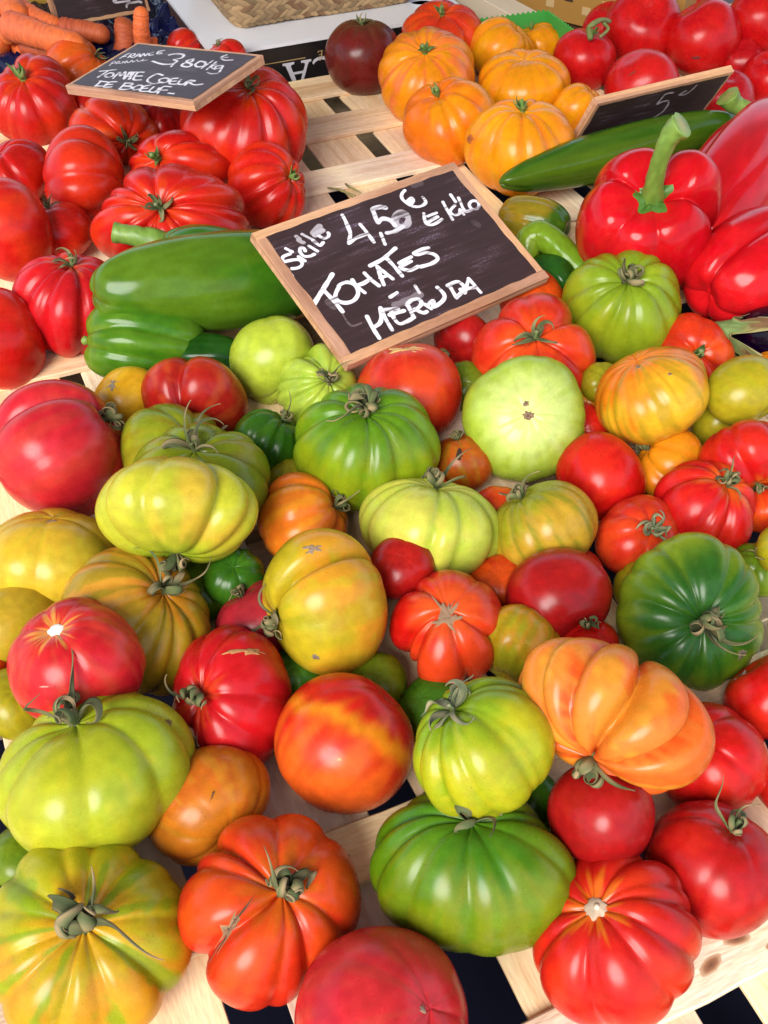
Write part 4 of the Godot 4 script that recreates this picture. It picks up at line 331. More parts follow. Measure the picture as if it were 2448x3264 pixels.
	price_board("price board on the left, reading France Provence 3,80/kg, Tomate coeur de boeuf", Basis(Vector3(0.8538, 0.1203, 0.5064), Vector3(-0.1264, 0.9917, -0.0224), Vector3(-0.5049, -0.0449, 0.862)), Vector3(-0.2056, 0.1177, -0.9422), 0.156, 0.1053, 0.0085, 0.005, s_france)
	var s_five := [
		[0.0026, 0.62, [Vector2(0.579, 0.099), Vector2(0.543, 0.087), Vector2(0.517, 0.097), Vector2(0.510, 0.153), Vector2(0.508, 0.209), Vector2(0.544, 0.193), Vector2(0.586, 0.205), Vector2(0.606, 0.255), Vector2(0.608, 0.319), Vector2(0.596, 0.367), Vector2(0.555, 0.404), Vector2(0.493, 0.404)]],
		[0.0026, 0.1, [Vector2(0.476, 0.129), Vector2(0.433, 0.142), Vector2(0.407, 0.214)]],
		[0.0027, 0.55, [Vector2(0.681, 0.118), Vector2(0.659, 0.132), Vector2(0.649, 0.150), Vector2(0.698, 0.166), Vector2(0.730, 0.124), Vector2(0.742, 0.068)]],
	]
	price_board("price board tilted forward at the back right, reading 5 in grey chalk", Basis(Vector3(0.8979, 0.0065, -0.4402), Vector3(0.3885, -0.4821, 0.7853), Vector3(-0.2072, -0.8761, -0.4353)), Vector3(0.2628, 0.0418, -0.9909), 0.1627, 0.1146, 0.008, 0.0045, s_five)
	var s_top := [
		[0.0029, 0.85, [Vector2(0.805, 0.815), Vector2(0.770, 0.820), Vector2(0.729, 0.821), Vector2(0.683, 0.819), Vector2(0.654, 0.813), Vector2(0.635, 0.798), Vector2(0.664, 0.787)]],
		[0.0029, 0.8, [Vector2(0.754, 0.895), Vector2(0.760, 0.871), Vector2(0.789, 0.851), Vector2(0.825, 0.852), Vector2(0.862, 0.854), Vector2(0.897, 0.853), Vector2(0.927, 0.869)]],
	]
	price_board("small dark price board cut by the top edge, standing behind the carrots", Basis(Vector3(0.7274, -0.092, -0.68), Vector3(0.65, 0.4098, 0.6399), Vector3(0.2198, -0.9075, 0.358)), Vector3(-0.3547, 0.0761, -1.3132), 0.13, 0.0884, 0.007, 0.0048, s_top)
	# ---- things at the back and small bits ----
	background()
	debris()

func image_of(noise_freq: float, w: int, h: int, w2: int, h2: int, seed: int, oct := 4) -> Image:
	var n := FastNoiseLite.new()
	n.noise_type = FastNoiseLite.TYPE_SIMPLEX_SMOOTH
	n.frequency = noise_freq
	n.fractal_octaves = oct
	n.seed = seed
	var im := n.get_seamless_image(w, h)
	im.convert(Image.FORMAT_RGB8)
	im.resize(w2, h2, Image.INTERPOLATE_CUBIC)
	return im

func tex(im: Image) -> ImageTexture:
	im.generate_mipmaps()
	return ImageTexture.create_from_image(im)

func wood_images(base: Color, dark: Color, contrast: float, seed: int) -> Array:
	var w := 1024
	var h := 384
	var fine := image_of(0.05, 24, 384, w, h, seed, 4)
	var mid := image_of(0.03, 20, 96, w, h, seed + 5, 3)
	var big := image_of(0.02, 64, 48, w, h, seed + 9, 3)
	var fib := image_of(0.2, 128, 384, w, h, seed + 13, 2)
	var im := Image.create(w, h, false, Image.FORMAT_RGB8)
	var bump := Image.create(w, h, false, Image.FORMAT_RGB8)
	for y in h:
		for x in w:
			var a := fine.get_pixel(x, y).r - 0.5
			var b := mid.get_pixel(x, y).r - 0.5
			var c := big.get_pixel(x, y).r - 0.5
			var d := fib.get_pixel(x, y).r - 0.5
			var t := clampf((a * 0.8 + b * 0.7) * contrast + maxf(0, b - 0.16) * 1.6 * contrast + 0.18, 0, 1)
			var col := base.lerp(dark, t)
			var v := 1.0 + c * 0.22 + d * 0.12
			im.set_pixel(x, y, Color(clampf(col.r * v, 0, 1), clampf(col.g * v * (1.0 + c * 0.04), 0, 1), clampf(col.b * v * (1.0 - c * 0.10), 0, 1)))
			var q := clampf(0.5 + a * 0.6 + d * 0.5, 0, 1)
			bump.set_pixel(x, y, Color(q, q, q))
	bump.bump_map_to_normal_map(2.2)
	return [im, bump]

func plain(c: Color, rough := 0.6) -> StandardMaterial3D:
	var m := StandardMaterial3D.new()
	m.albedo_color = c.linear_to_srgb()
	m.roughness = rough
	return m

func materials() -> void:
	# waxy skins: vertex colours times a fine speckle
	var sp := image_of(0.35, 512, 512, 512, 512, 21, 3)
	var sp2 := image_of(0.04, 512, 512, 512, 512, 22, 3)
	var im := Image.create(512, 512, false, Image.FORMAT_RGB8)
	var ro := Image.create(512, 512, false, Image.FORMAT_RGB8)
	for y in 512:
		for x in 512:
			var a := sp.get_pixel(x, y).r - 0.5
			var b := sp2.get_pixel(x, y).r - 0.5
			var v := clampf(0.92 + a * 0.20 + b * 0.08, 0, 1)
			im.set_pixel(x, y, Color(v, clampf(v + maxf(0, a - 0.2) * 0.3, 0, 1), v))
			var q := clampf(0.72 + b * 0.3 + a * 0.15, 0, 1)
			ro.set_pixel(x, y, Color(q, q, q))
	var g := RandomNumberGenerator.new()
	g.seed = 5
	for i in 420:
		var p := Vector2i(g.randi_range(2, 508), g.randi_range(2, 508))
		var c := Color(1, 1, 0.96) if g.randf() < 0.75 else Color(0.6, 0.55, 0.45)
		im.set_pixel(p.x, p.y, c)
		im.set_pixel(p.x + 1, p.y, c)
		im.set_pixel(p.x, p.y + 1, c)
		if g.randf() < 0.5: im.set_pixel(p.x + 1, p.y + 1, c)
		if g.randf() < 0.2: im.set_pixel(p.x - 1, p.y + 1, c)
	var st := tex(im)
	var rt := tex(ro)
	for e in [["skin", 0.37, 0.36], ["pepper", 0.25, 0.34]]:
		var m := StandardMaterial3D.new()
		m.vertex_color_use_as_albedo = true
		m.albedo_texture = st
		m.roughness_texture = rt
		m.roughness_texture_channel = BaseMaterial3D.TEXTURE_CHANNEL_RED
		m.roughness = e[1]
		m.metallic_specular = e[2]
		m.uv1_triplanar = true
		m.uv1_scale = Vector3(9, 9, 9)
		M[e[0]] = m
	for e in [["stalk", 0.8], ["sepal", 0.85], ["scar", 0.9], ["pepstem", 0.45], ["carrot", 0.62], ["weave", 0.8]]:
		var m := StandardMaterial3D.new()
		m.vertex_color_use_as_albedo = true
		m.roughness = e[1]
		M[e[0]] = m
	var w := wood_images(Color(0.96, 0.88, 0.755), Color(0.80, 0.64, 0.46), 0.62, 31)
	for e in [["wood", Color(1, 1, 1)], ["wood_b", Color(0.97, 0.93, 0.87)], ["wood_c", Color(1.0, 0.96, 0.90)]]:
		var m := StandardMaterial3D.new()
		m.albedo_texture = tex(w[0]) if e[0] == "wood" else M.wood.albedo_texture
		m.albedo_color = e[1]
		m.normal_enabled = true
		m.normal_texture = tex(w[1]) if e[0] == "wood" else M.wood.normal_texture
		m.normal_scale = 0.5
		m.roughness = 0.72
		M[e[0]] = m
	var w2 := wood_images(Color(0.80, 0.61, 0.47), Color(0.62, 0.43, 0.30), 0.6, 61)
	var f := StandardMaterial3D.new()
	f.albedo_texture = tex(w2[0])
	f.normal_enabled = true
	f.normal_texture = tex(w2[1])
	f.normal_scale = 0.4
	f.roughness = 0.7
	M.frame = f
	M.knot = plain(Color(0.20, 0.085, 0.04), 0.8)
	M.cloth = plain(Color(0.004, 0.006, 0.030), 0.9)
	M.black = plain(Color(0.010, 0.009, 0.010), 0.35)
	M.white = plain(Color(0.76, 0.77, 0.80), 0.45)
	M.cream = plain(Color(0.72, 0.60, 0.44), 0.7)
	M.gold = plain(Color(0.45, 0.30, 0.12), 0.5)
	M.lettering = plain(Color(0.62, 0.60, 0.64), 0.5)
	M.brown = plain(Color(0.055, 0.024, 0.018), 0.55)
	M.green = plain(Color(0.05, 0.33, 0.05), 0.6)
	M.bluebox = plain(Color(0.02, 0.11, 0.32), 0.35)
	M.amber = plain(Color(0.42, 0.22, 0.05), 0.5)
	M.yellow = plain(Color(0.80, 0.50, 0.08), 0.6)
	M.film = plain(Color(0.003, 0.006, 0.045), 0.15)
	M.paving = plain(Color(0.20, 0.19, 0.18), 0.9)
	M.canvas = plain(Color(0.70, 0.66, 0.58), 0.9)
	M.canvas.backlight_enabled = true
	M.canvas.backlight = Color(0.46, 0.44, 0.40)
	M.post = plain(Color(0.35, 0.35, 0.36), 0.4)
	M.speck = plain(Color(0.05, 0.035, 0.02), 0.9)

func palettes() -> void:
	var red := Color(0.60, 0.010, 0.008)
	var dred := Color(0.36, 0.008, 0.008)
	var org := Color(0.76, 0.10, 0.008)
	var amb := Color(0.80, 0.24, 0.010)
	var yel := Color(0.78, 0.46, 0.025)
	var lime := Color(0.42, 0.50, 0.030)
	var grn := Color(0.14, 0.28, 0.012)
	var dgr := Color(0.030, 0.105, 0.008)
	var oli := Color(0.30, 0.28, 0.012)
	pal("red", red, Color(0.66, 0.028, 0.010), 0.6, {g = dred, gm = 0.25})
	pal("redsh", Color(0.60, 0.011, 0.010), Color(0.66, 0.03, 0.012), 0.5, {g = dred, gm = 0.3, s = Color(0.76, 0.13, 0.012), sm = 0.75, se = 0.2})
	pal("redor", Color(0.66, 0.030, 0.012), Color(0.72, 0.07, 0.014), 0.7, {s = org, sm = 0.35, se = 0.2})
	pal("redor2", Color(0.66, 0.035, 0.010), Color(0.76, 0.085, 0.010), 0.75, {g = red, gm = 0.5, s = Color(0.6, 0.16, 0.01), sm = 0.5, se = 0.16})
	pal("ordred", Color(0.68, 0.04, 0.010), org, 0.7, {g = red, gm = 0.4})
	pal("redrib", Color(0.62, 0.016, 0.009), Color(0.68, 0.05, 0.012), 0.5, {g = Color(0.46, 0.009, 0.008), gm = 0.5, s = Color(0.78, 0.22, 0.015), sm = 0.6, se = 0.10})
	pal("redlob", Color(0.62, 0.012, 0.008), Color(0.74, 0.075, 0.014), 0.7, {g = red, gm = 0.3, l = Color(0.76, 0.12, 0.02), lm = 0.45, le = 0.25})
	pal("deepred", Color(0.38, 0.010, 0.010), Color(0.42, 0.014, 0.012), 0.5)
	pal("deepred2", Color(0.46, 0.010, 0.009), Color(0.52, 0.02, 0.012), 0.5)
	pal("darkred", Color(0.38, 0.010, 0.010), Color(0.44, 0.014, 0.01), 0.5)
	pal("brickred", Color(0.40, 0.016, 0.010), Color(0.50, 0.055, 0.014), 0.6, {k = Color(0.5, 0.09, 0.02), km = 0.35})
	pal("crimson", Color(0.40, 0.022, 0.034), Color(0.44, 0.02, 0.03), 0.5)
	pal("crim", Color(0.56, 0.010, 0.014), Color(0.62, 0.012, 0.012), 0.5, {g = dred, gm = 0.5, s = Color(0.62, 0.10, 0.03), sm = 0.5, se = 0.1})
	pal("crimred", Color(0.60, 0.010, 0.012), Color(0.60, 0.014, 0.02), 0.5, {g = Color(0.42, 0.006, 0.008), gm = 0.5, s = org, sm = 0.35, se = 0.12})
	pal("pinkred", Color(0.60, 0.018, 0.030), Color(0.58, 0.03, 0.028), 0.6, {k = Color(0.5, 0.06, 0.03), km = 0.3})
	pal("pinkred2", Color(0.60, 0.016, 0.022), Color(0.60, 0.04, 0.026), 0.6, {s = Color(0.80, 0.38, 0.07), sm = 0.7, se = 0.10, g = red, gm = 0.4, k = Color(0.56, 0.07, 0.03), km = 0.25})
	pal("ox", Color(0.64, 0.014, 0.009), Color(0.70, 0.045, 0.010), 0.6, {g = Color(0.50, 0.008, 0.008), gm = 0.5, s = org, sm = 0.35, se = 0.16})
	pal("ox2", Color(0.68, 0.035, 0.009), Color(0.78, 0.10, 0.010), 0.8, {g = red, gm = 0.5})
	pal("oxd", Color(0.56, 0.010, 0.008), Color(0.62, 0.03, 0.009), 0.5, {g = dred, gm = 0.4})
	pal("oxor", Color(0.78, 0.13, 0.012), Color(0.74, 0.07, 0.010), 0.7, {g = red, gm = 0.3})
	pal("vine", Color(0.60, 0.008, 0.010), Color(0.60, 0.016, 0.012), 0.5)
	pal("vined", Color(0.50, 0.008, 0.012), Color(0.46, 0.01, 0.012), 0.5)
	pal("purple", Color(0.165, 0.012, 0.012), Color(0.10, 0.022, 0.012), 0.6, {s = Color(0.10, 0.05, 0.015), sm = 0.6, se = 0.32})
	pal("orange", Color(0.86, 0.31, 0.006), Color(0.88, 0.36, 0.008), 0.7, {g = Color(0.80, 0.13, 0.006), gm = 0.6, k = Color(0.86, 0.17, 0.02), km = 0.4})
	pal("orange2", Color(0.85, 0.27, 0.008), Color(0.86, 0.32, 0.008), 0.7, {g = Color(0.78, 0.11, 0.008), gm = 0.5, k = Color(0.80, 0.12, 0.05), km = 0.6})
	pal("orange3", Color(0.86, 0.29, 0.006), Color(0.80, 0.10, 0.010), 0.6, {g = Color(0.80, 0.15, 0.006), gm = 0.4})
	pal("amber", Color(0.82, 0.28, 0.010), Color(0.72, 0.16, 0.008), 0.6, {g = Color(0.6, 0.12, 0.006), gm = 0.5, k = oli, km = 0.3})
	pal("ostripe", Color(0.78, 0.22, 0.012), yel, 0.8, {k = Color(0.26, 0.22, 0.010), km = 0.55, kf = 9.0, l = Color(0.80, 0.18, 0.01), lm = 0.6, le = 0.35, g = Color(0.70, 0.15, 0.01), gm = 0.4})
	pal("orpink", Color(0.78, 0.13, 0.020), amb, 0.6, {g = org, gm = 0.4, k = yel, km = 0.25})
	pal("brorg", Color(0.46, 0.10, 0.010), Color(0.42, 0.05, 0.010), 0.6, {k = oli, km = 0.3})
	pal("brorg2", Color(0.62, 0.19, 0.014), Color(0.50, 0.09, 0.012), 0.7, {g = Color(0.4, 0.06, 0.01), gm = 0.4, k = Color(0.50, 0.26, 0.02), km = 0.4})
	pal("pleat", Color(0.82, 0.26, 0.035), Color(0.78, 0.12, 0.016), 0.85, {g = Color(0.70, 0.06, 0.010), gm = 0.8, k = Color(0.66, 0.34, 0.03), km = 0.55, kf = 4.0})
	pal("heart", Color(0.76, 0.11, 0.014), Color(0.62, 0.016, 0.010), 1.0, {k = Color(0.80, 0.28, 0.012), an = 0.14})
	pal("yelgold", Color(0.74, 0.36, 0.012), Color(0.70, 0.42, 0.02), 0.6, {k = Color(0.56, 0.34, 0.02), km = 0.4})
	pal("yellow", Color(0.62, 0.48, 0.034), Color(0.74, 0.38, 0.025), 0.6, {k = Color(0.44, 0.36, 0.02), km = 0.4, g = Color(0.5, 0.34, 0.02), gm = 0.4})
	pal("yelol", Color(0.50, 0.36, 0.020), Color(0.60, 0.34, 0.03), 0.6, {k = oli, km = 0.3})
	pal("olive", oli, Color(0.4, 0.26, 0.012), 0.5)
	pal("olive2", Color(0.40, 0.32, 0.014), Color(0.32, 0.30, 0.012), 0.6, {k = Color(0.44, 0.28, 0.012), km = 0.3})
	pal("olgr", Color(0.26, 0.34, 0.014), Color(0.34, 0.34, 0.014), 0.7, {s = Color(0.18, 0.30, 0.02), sm = 0.5, se = 0.3, g = Color(0.15, 0.22, 0.008), gm = 0.5, l = Color(0.38, 0.26, 0.012), lm = 0.5, le = 0.3, k = Color(0.17, 0.25, 0.01), km = 0.3})
	pal("olgr2", Color(0.22, 0.27, 0.012), Color(0.30, 0.26, 0.014), 0.7, {g = Color(0.09, 0.14, 0.008), gm = 0.7, k = Color(0.24, 0.17, 0.014), km = 0.35})
	pal("olyel", Color(0.40, 0.36, 0.014), Color(0.66, 0.24, 0.012), 0.85, {k = Color(0.22, 0.26, 0.010), km = 0.5, g = Color(0.3, 0.26, 0.01), gm = 0.4})
	pal("olstripe", Color(0.40, 0.33, 0.018), Color(0.56, 0.28, 0.03), 0.7, {s = Color(0.24, 0.28, 0.014), sm = 0.7, se = 0.35, k = Color(0.13, 0.19, 0.010), km = 0.6, kf = 9.0, g = Color(0.2, 0.22, 0.01), gm = 0.4})
	pal("orol", Color(0.42, 0.27, 0.014), Color(0.64, 0.28, 0.030), 0.85, {s = Color(0.62, 0.17, 0.012), sm = 0.6, se = 0.15, k = Color(0.20, 0.20, 0.010), km = 0.6, kf = 6.0, g = Color(0.36, 0.17, 0.01), gm = 0.4})
	pal("green", Color(0.12, 0.21, 0.010), Color(0.18, 0.24, 0.012), 0.6)
	pal("green2", Color(0.18, 0.30, 0.010), Color(0.29, 0.34, 0.011), 0.8, {s = Color(0.085, 0.21, 0.010), sm = 0.8, se = 0.40, g = Color(0.07, 0.20, 0.008), gm = 0.6, k = Color(0.12, 0.28, 0.01), km = 0.3})
	pal("bigreen", Color(0.10, 0.205, 0.006), Color(0.22, 0.25, 0.009), 0.85, {s = Color(0.055, 0.19, 0.010), sm = 0.8, se = 0.34, g = Color(0.035, 0.13, 0.006), gm = 0.7, k = Color(0.07, 0.20, 0.008), km = 0.35})
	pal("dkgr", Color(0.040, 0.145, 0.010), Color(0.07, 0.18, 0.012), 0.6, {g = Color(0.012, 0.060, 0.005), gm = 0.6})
	pal("dkrim", Color(0.22, 0.31, 0.014), Color(0.28, 0.33, 0.014), 0.7, {s = Color(0.026, 0.105, 0.012), sm = 1.0, se = 0.47, g = Color(0.015, 0.065, 0.006), gm = 0.5, k = Color(0.06, 0.14, 0.01), km = 0.45, l = Color(0.2, 0.2, 0.01), lm = 0.3, le = 0.3})
	pal("lime", Color(0.46, 0.47, 0.022), Color(0.31, 0.40, 0.020), 0.8, {s = Color(0.32, 0.38, 0.014), sm = 0.4, se = 0.3, g = Color(0.26, 0.32, 0.010), gm = 0.6, k = Color(0.54, 0.44, 0.020), km = 0.35})
	pal("paleyg", Color(0.46, 0.54, 0.040), Color(0.40, 0.50, 0.05), 0.6, {k = Color(0.36, 0.46, 0.035), km = 0.2})
	pal("palegr", Color(0.44, 0.57, 0.065), Color(0.50, 0.60, 0.06), 0.6, {g = Color(0.22, 0.38, 0.02), gm = 0.6})
	pal("palegr2", Color(0.54, 0.60, 0.075), Color(0.68, 0.60, 0.09), 0.7, {g = Color(0.27, 0.40, 0.016), gm = 0.7, k = Color(0.36, 0.50, 0.04), km = 0.3})
	pal("palestar", Color(0.38, 0.50, 0.045), Color(0.33, 0.45, 0.035), 0.5, {l = Color(0.68, 0.76, 0.26), lm = 0.75, le = 0.36, k = Color(0.32, 0.46, 0.03), km = 0.3, g = Color(0.26, 0.40, 0.02), gm = 0.5})
	pal("ygbig", Color(0.74, 0.50, 0.045), Color(0.46, 0.50, 0.035), 0.7, {k = Color(0.40, 0.46, 0.022), km = 0.4, kf = 4.0, s = Color(0.16, 0.32, 0.012), sm = 0.7, se = 0.28, g = Color(0.44, 0.36, 0.02), gm = 0.4})
	pal("ygstripe", Color(0.27, 0.37, 0.016), Color(0.52, 0.47, 0.016), 0.95, {s = Color(0.20, 0.33, 0.016), sm = 0.6, se = 0.3, g = Color(0.16, 0.28, 0.008), gm = 0.8, k = Color(0.24, 0.34, 0.01), km = 0.3})
	pal("yogl", Color(0.52, 0.40, 0.018), Color(0.74, 0.30, 0.022), 0.9, {k = Color(0.36, 0.38, 0.016), km = 0.45, kf = 4.0, g = Color(0.42, 0.26, 0.01), gm = 0.6})
	pal("ygor", Color(0.47, 0.44, 0.014), Color(0.70, 0.26, 0.012), 0.8, {s = Color(0.66, 0.27, 0.012), sm = 0.6, se = 0.16, k = Color(0.20, 0.32, 0.010), km = 0.8, kf = 5.0, l = Color(0.72, 0.18, 0.01), lm = 0.7, le = 0.55, g = Color(0.60, 0.27, 0.012), gm = 0.6})
	pal("pgreen", Color(0.050, 0.165, 0.010), Color(0.115, 0.195, 0.012), 0.7, {k = Color(0.09, 0.18, 0.012), km = 0.5, kf = 2.5, l = Color(0.10, 0.07, 0.01), lm = 0.3, le = 0.1})
	pal("plong", Color(0.040, 0.125, 0.008), Color(0.09, 0.15, 0.010), 0.8, {k = Color(0.07, 0.14, 0.01), km = 0.4, kf = 2.5})
	pal("pgreen2", Color(0.055, 0.175, 0.010), Color(0.11, 0.22, 0.014), 0.6, {s = Color(0.17, 0.26, 0.018), sm = 0.8, se = 0.35})
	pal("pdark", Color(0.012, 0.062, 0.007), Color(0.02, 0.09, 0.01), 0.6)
	pal("pmot", Color(0.05, 0.14, 0.010), Color(0.34, 0.21, 0.014), 1.0, {k = Color(0.10, 0.15, 0.01), km = 0.4})
	pal("pred", Color(0.58, 0.006, 0.012), Color(0.60, 0.012, 0.014), 0.5, {g = Color(0.40, 0.004, 0.008), gm = 0.3, s = Color(0.52, 0.006, 0.01), sm = 0.4, se = 0.3})
	pal("egg", Color(0.008, 0.004, 0.012), Color(0.012, 0.005, 0.016), 0.5)

const TURN := 0.41015
func sq(s: float, y: float, q: float) -> Vector3:
	return Vector3(cos(TURN), 0, -sin(TURN)) * s + Vector3(sin(TURN), 0, cos(TURN)) * q + Vector3(0, y, 0)

func holder(called: String, s: float, y: float, q: float) -> Node3D:
	var o := Node3D.new()
	o.position = sq(s, y, q)
	o.rotation.y = TURN
	put(o, called)
	return o

# a wooden crate turned upside down: thin slats along q, bars across them along s
func crate(label: String, s0: float, s1: float, q0: float, q1: float, gaps: Array, bars: Array) -> Node3D:
	var o := holder("wooden_crate", (s0 + s1) / 2, -0.12, (q0 + q1) / 2)
	tag(o, label, "crate", "upturned wooden crates under the vegetables")
	var cs := (s0 + s1) / 2
	var cq := (q0 + q1) / 2
	var mats := [M.wood, M.wood_b, M.wood_c]
	var s := s0
	var all := gaps.duplicate()
	all.append([s1, s1])
	var k := 0
	for g in all:
		if g[0] - s > 0.006:
			var b := board("slat", mats[k % 3], o, Vector3((s + g[0]) / 2 - cs, 0.1182, rng.randf_range(-0.001, 0.001)), q1 - q0, 0.0036, g[0] - s, PI / 2, 0.0007, 0.0005)
			b.rotation.y += rng.randf_range(-0.006, 0.006)
		s = g[1]
		k += 1
	for e in bars:
		var b := board("bar", mats[(k + 1) % 3], o, Vector3(rng.randf_range(-0.002, 0.002), 0.1200 + 0.0026, (e[0] + e[1]) / 2 - cq), s1 - s0 - 0.002, 0.005, e[1] - e[0], 0.0, 0.0009, 0.0008)
		k += 1
		for i in 4:
			var kn := rng.randf_range(-0.5, 0.5) * (s1 - s0) * 0.92
			knot(b, kn, rng.randf_range(-0.3, 0.3) * (e[1] - e[0]), 0.00255)
	for e in [q0 + 0.006, q1 - 0.006]:
		board("side_board", M.wood_b, o, Vector3(0, 0.057, e - cq), s1 - s0 - 0.006, 0.112, 0.008)
	return o

func knot(parent: Node3D, x: float, z: float, y: float, l := 0.0) -> void:
	var p := PackedVector3Array()
	var c := PackedColorArray()
	var idx := PackedInt32Array()
	var a := rng.randf_range(0.004, 0.008) if l == 0.0 else l
	var b := a * rng.randf_range(0.3, 0.55)
	p.append(Vector3(0, 0.0003, 0))
	c.append(Color(0.15, 0.06, 0.03))
	for j in 2:
		for i in 16:
			var q := TAU * i / 16
			var f := (0.55 if j == 0 else 1.0) * (1.0 + 0.14 * NZ.get_noise_3d(i * 70.0, x * 9000.0, j * 10.0))
			p.append(Vector3(cos(q) * a * f, 0.00025 if j == 0 else 0.00004, sin(q) * b * f))
			c.append(Color(0.30, 0.14, 0.065) if j == 0 else Color(0.60, 0.42, 0.25))
	for i in 16:
		idx.append_array([0, 1 + i, 1 + (i + 1) % 16])
		idx.append_array([1 + i, 17 + i, 1 + (i + 1) % 16, 1 + (i + 1) % 16, 17 + i, 17 + (i + 1) % 16])
	var o := mesh_node(skin_mesh(p, c, idx, false), M.scar)
	o.position = Vector3(x, y, z)
	o.rotation.y = rng.randf_range(-0.3, 0.3)
	put(o, "knot", parent)

func structure() -> void:
	var gm := BoxMesh.new()
	gm.size = Vector3(80, 0.1, 80)
	var ground := mesh_node(gm, M.paving)
	ground.position = Vector3(0, -0.95, 0)
	put(ground, "ground")
	ground.set_meta("kind", "structure")
	# the table under its navy cloth
	var t := holder("market_table", 0.33, -0.90, -0.82)
	tag(t, "long stall table covered down to the ground by a dark navy cloth", "table")
	board("table_cloth", M.cloth, t, Vector3(0, 0.77, 0), 1.9, 0.02, 2.0, 0.0, 0.0, 0.004)
	for e in [[0.0, 0.98, 1.88, 0.0], [0.0, -0.98, 1.88, 0.0], [0.92, 0.0, 1.94, PI / 2], [-0.92, 0.0, 1.94, PI / 2]]:
		board("cloth_drop", M.cloth, t, Vector3(e[0], 0.38, e[1]), e[2], 0.755, 0.012, e[3], 0.0, 0.002)
	var gA := []
	var gB := []
	for k in 7:
		gA.append([-0.208 + 0.101 * k, -0.180 + 0.101 * k])
		gB.append([-0.188 + 0.101 * k, -0.171 + 0.101 * k])
	var c1 := crate("nearest upturned pale wooden crate, bare slats showing between the front tomatoes", -0.30, 0.345, -0.46, 0.02, gA, [[-0.112, -0.086], [-0.235, -0.202], [-0.40, -0.37]])
	var gA2 := []
	for k in 6: gA2.append([0.40 + 0.101 * k, 0.425 + 0.101 * k])
	crate("upturned wooden crate at the right edge under the deep red tomatoes", 0.352, 0.95, -0.46, 0.02, gA2, [[-0.112, -0.086], [-0.235, -0.202]])
	var gB1 := []
	for k in 6: gB1.append([-0.188 + 0.101 * k, -0.171 + 0.101 * k])
	crate("middle upturned wooden crate, bare corner showing at the left edge", -0.34, 0.345, -0.728, -0.466, gB1, [[-0.715, -0.683], [-0.52, -0.49]])
	crate("upturned wooden crate under the peppers and eggplant at the right", 0.352, 1.0, -0.728, -0.466, [[0.42, 0.44], [0.519, 0.545], [0.62, 0.64], [0.72, 0.74], [0.82, 0.84]], [[-0.715, -0.683], [-0.60, -0.57]])
	var gC := []
	for k in 5: gC.append([0.394 - 0.0745 * (4 - k), 0.415 - 0.0745 * (4 - k) - (0.004 if k < 4 else 0.0)])
	for k in 8: gC.append([0.472 + 0.078 * k, 0.492 + 0.078 * k])
	crate("back upturned wooden crate, bare slats and dark gaps showing beside the orange tomatoes", -0.05, 1.05, -1.135, -0.735, gC, [[-0.918, -0.875], [-1.032, -0.982], [-1.133, -1.082]])
	# the stall's canvas awning, open towards the street
	var aw := Node3D.new()
	aw.position = Vector3(0.1, -0.90, -1.42)
	put(aw, "stall_awning")
	tag(aw, "beige canvas awning on four posts over the stall table, outside the picture", "awning")
	for e in 8:
		board("canvas_panel", M.canvas, aw, Vector3(-1.75 + 0.5 * e, 2.28 + 0.012 * (e % 2), 0), 3.30, 0.012, 0.497, PI / 2, 0.0, 0.003)
	for e in [[-1.9, 1.5], [1.9, 1.5], [-1.9, -1.5], [1.9, -1.5]]:
		var pm := CylinderMesh.new()
		pm.top_radius = 0.022
		pm.bottom_radius = 0.022
		pm.height = 2.27
		var po := mesh_node(pm, M.post)
		po.position = Vector3(e[0], 1.135, e[1])
		put(po, "post", aw)
	# splinters standing off the rough slat edges
	for i in 14:
		var e := Vector3(-0.0225 + [-0.028, 0.073, 0.101, 0.174, 0.202, 0.0][i % 6] + 0.0225 + 0.0225 - 0.0225 + rng.randf_range(-0.001, 0.001), 0.1196, rng.randf_range(0.02, 0.22))
		var dv := Vector3(rng.randf_range(-0.005, 0.005), rng.randf_range(0.0, 0.003), rng.randf_range(-0.009, 0.009))
		var sp := mesh_node(tube_mesh([e, e + dv * 0.5 + Vector3(0, 0.0008, 0), e + dv], [0.0005, 0.0004, 0.0001], Color(0.72, 0.55, 0.36), Color(0.80, 0.66, 0.46), 5), M.scar)
		put(sp, "splinter", c1)
	# knots seen on the front bar
	var bar: Node3D = c1.get_node("bar")
	for e in [[0.232, -0.1035, 0.0072], [0.213, -0.0985, 0.0080], [0.246, -0.094, 0.004], [0.167, -0.089, 0.0085]]:
		knot(bar, e[0] - 0.0225, e[1] + 0.099, 0.00255, e[2])

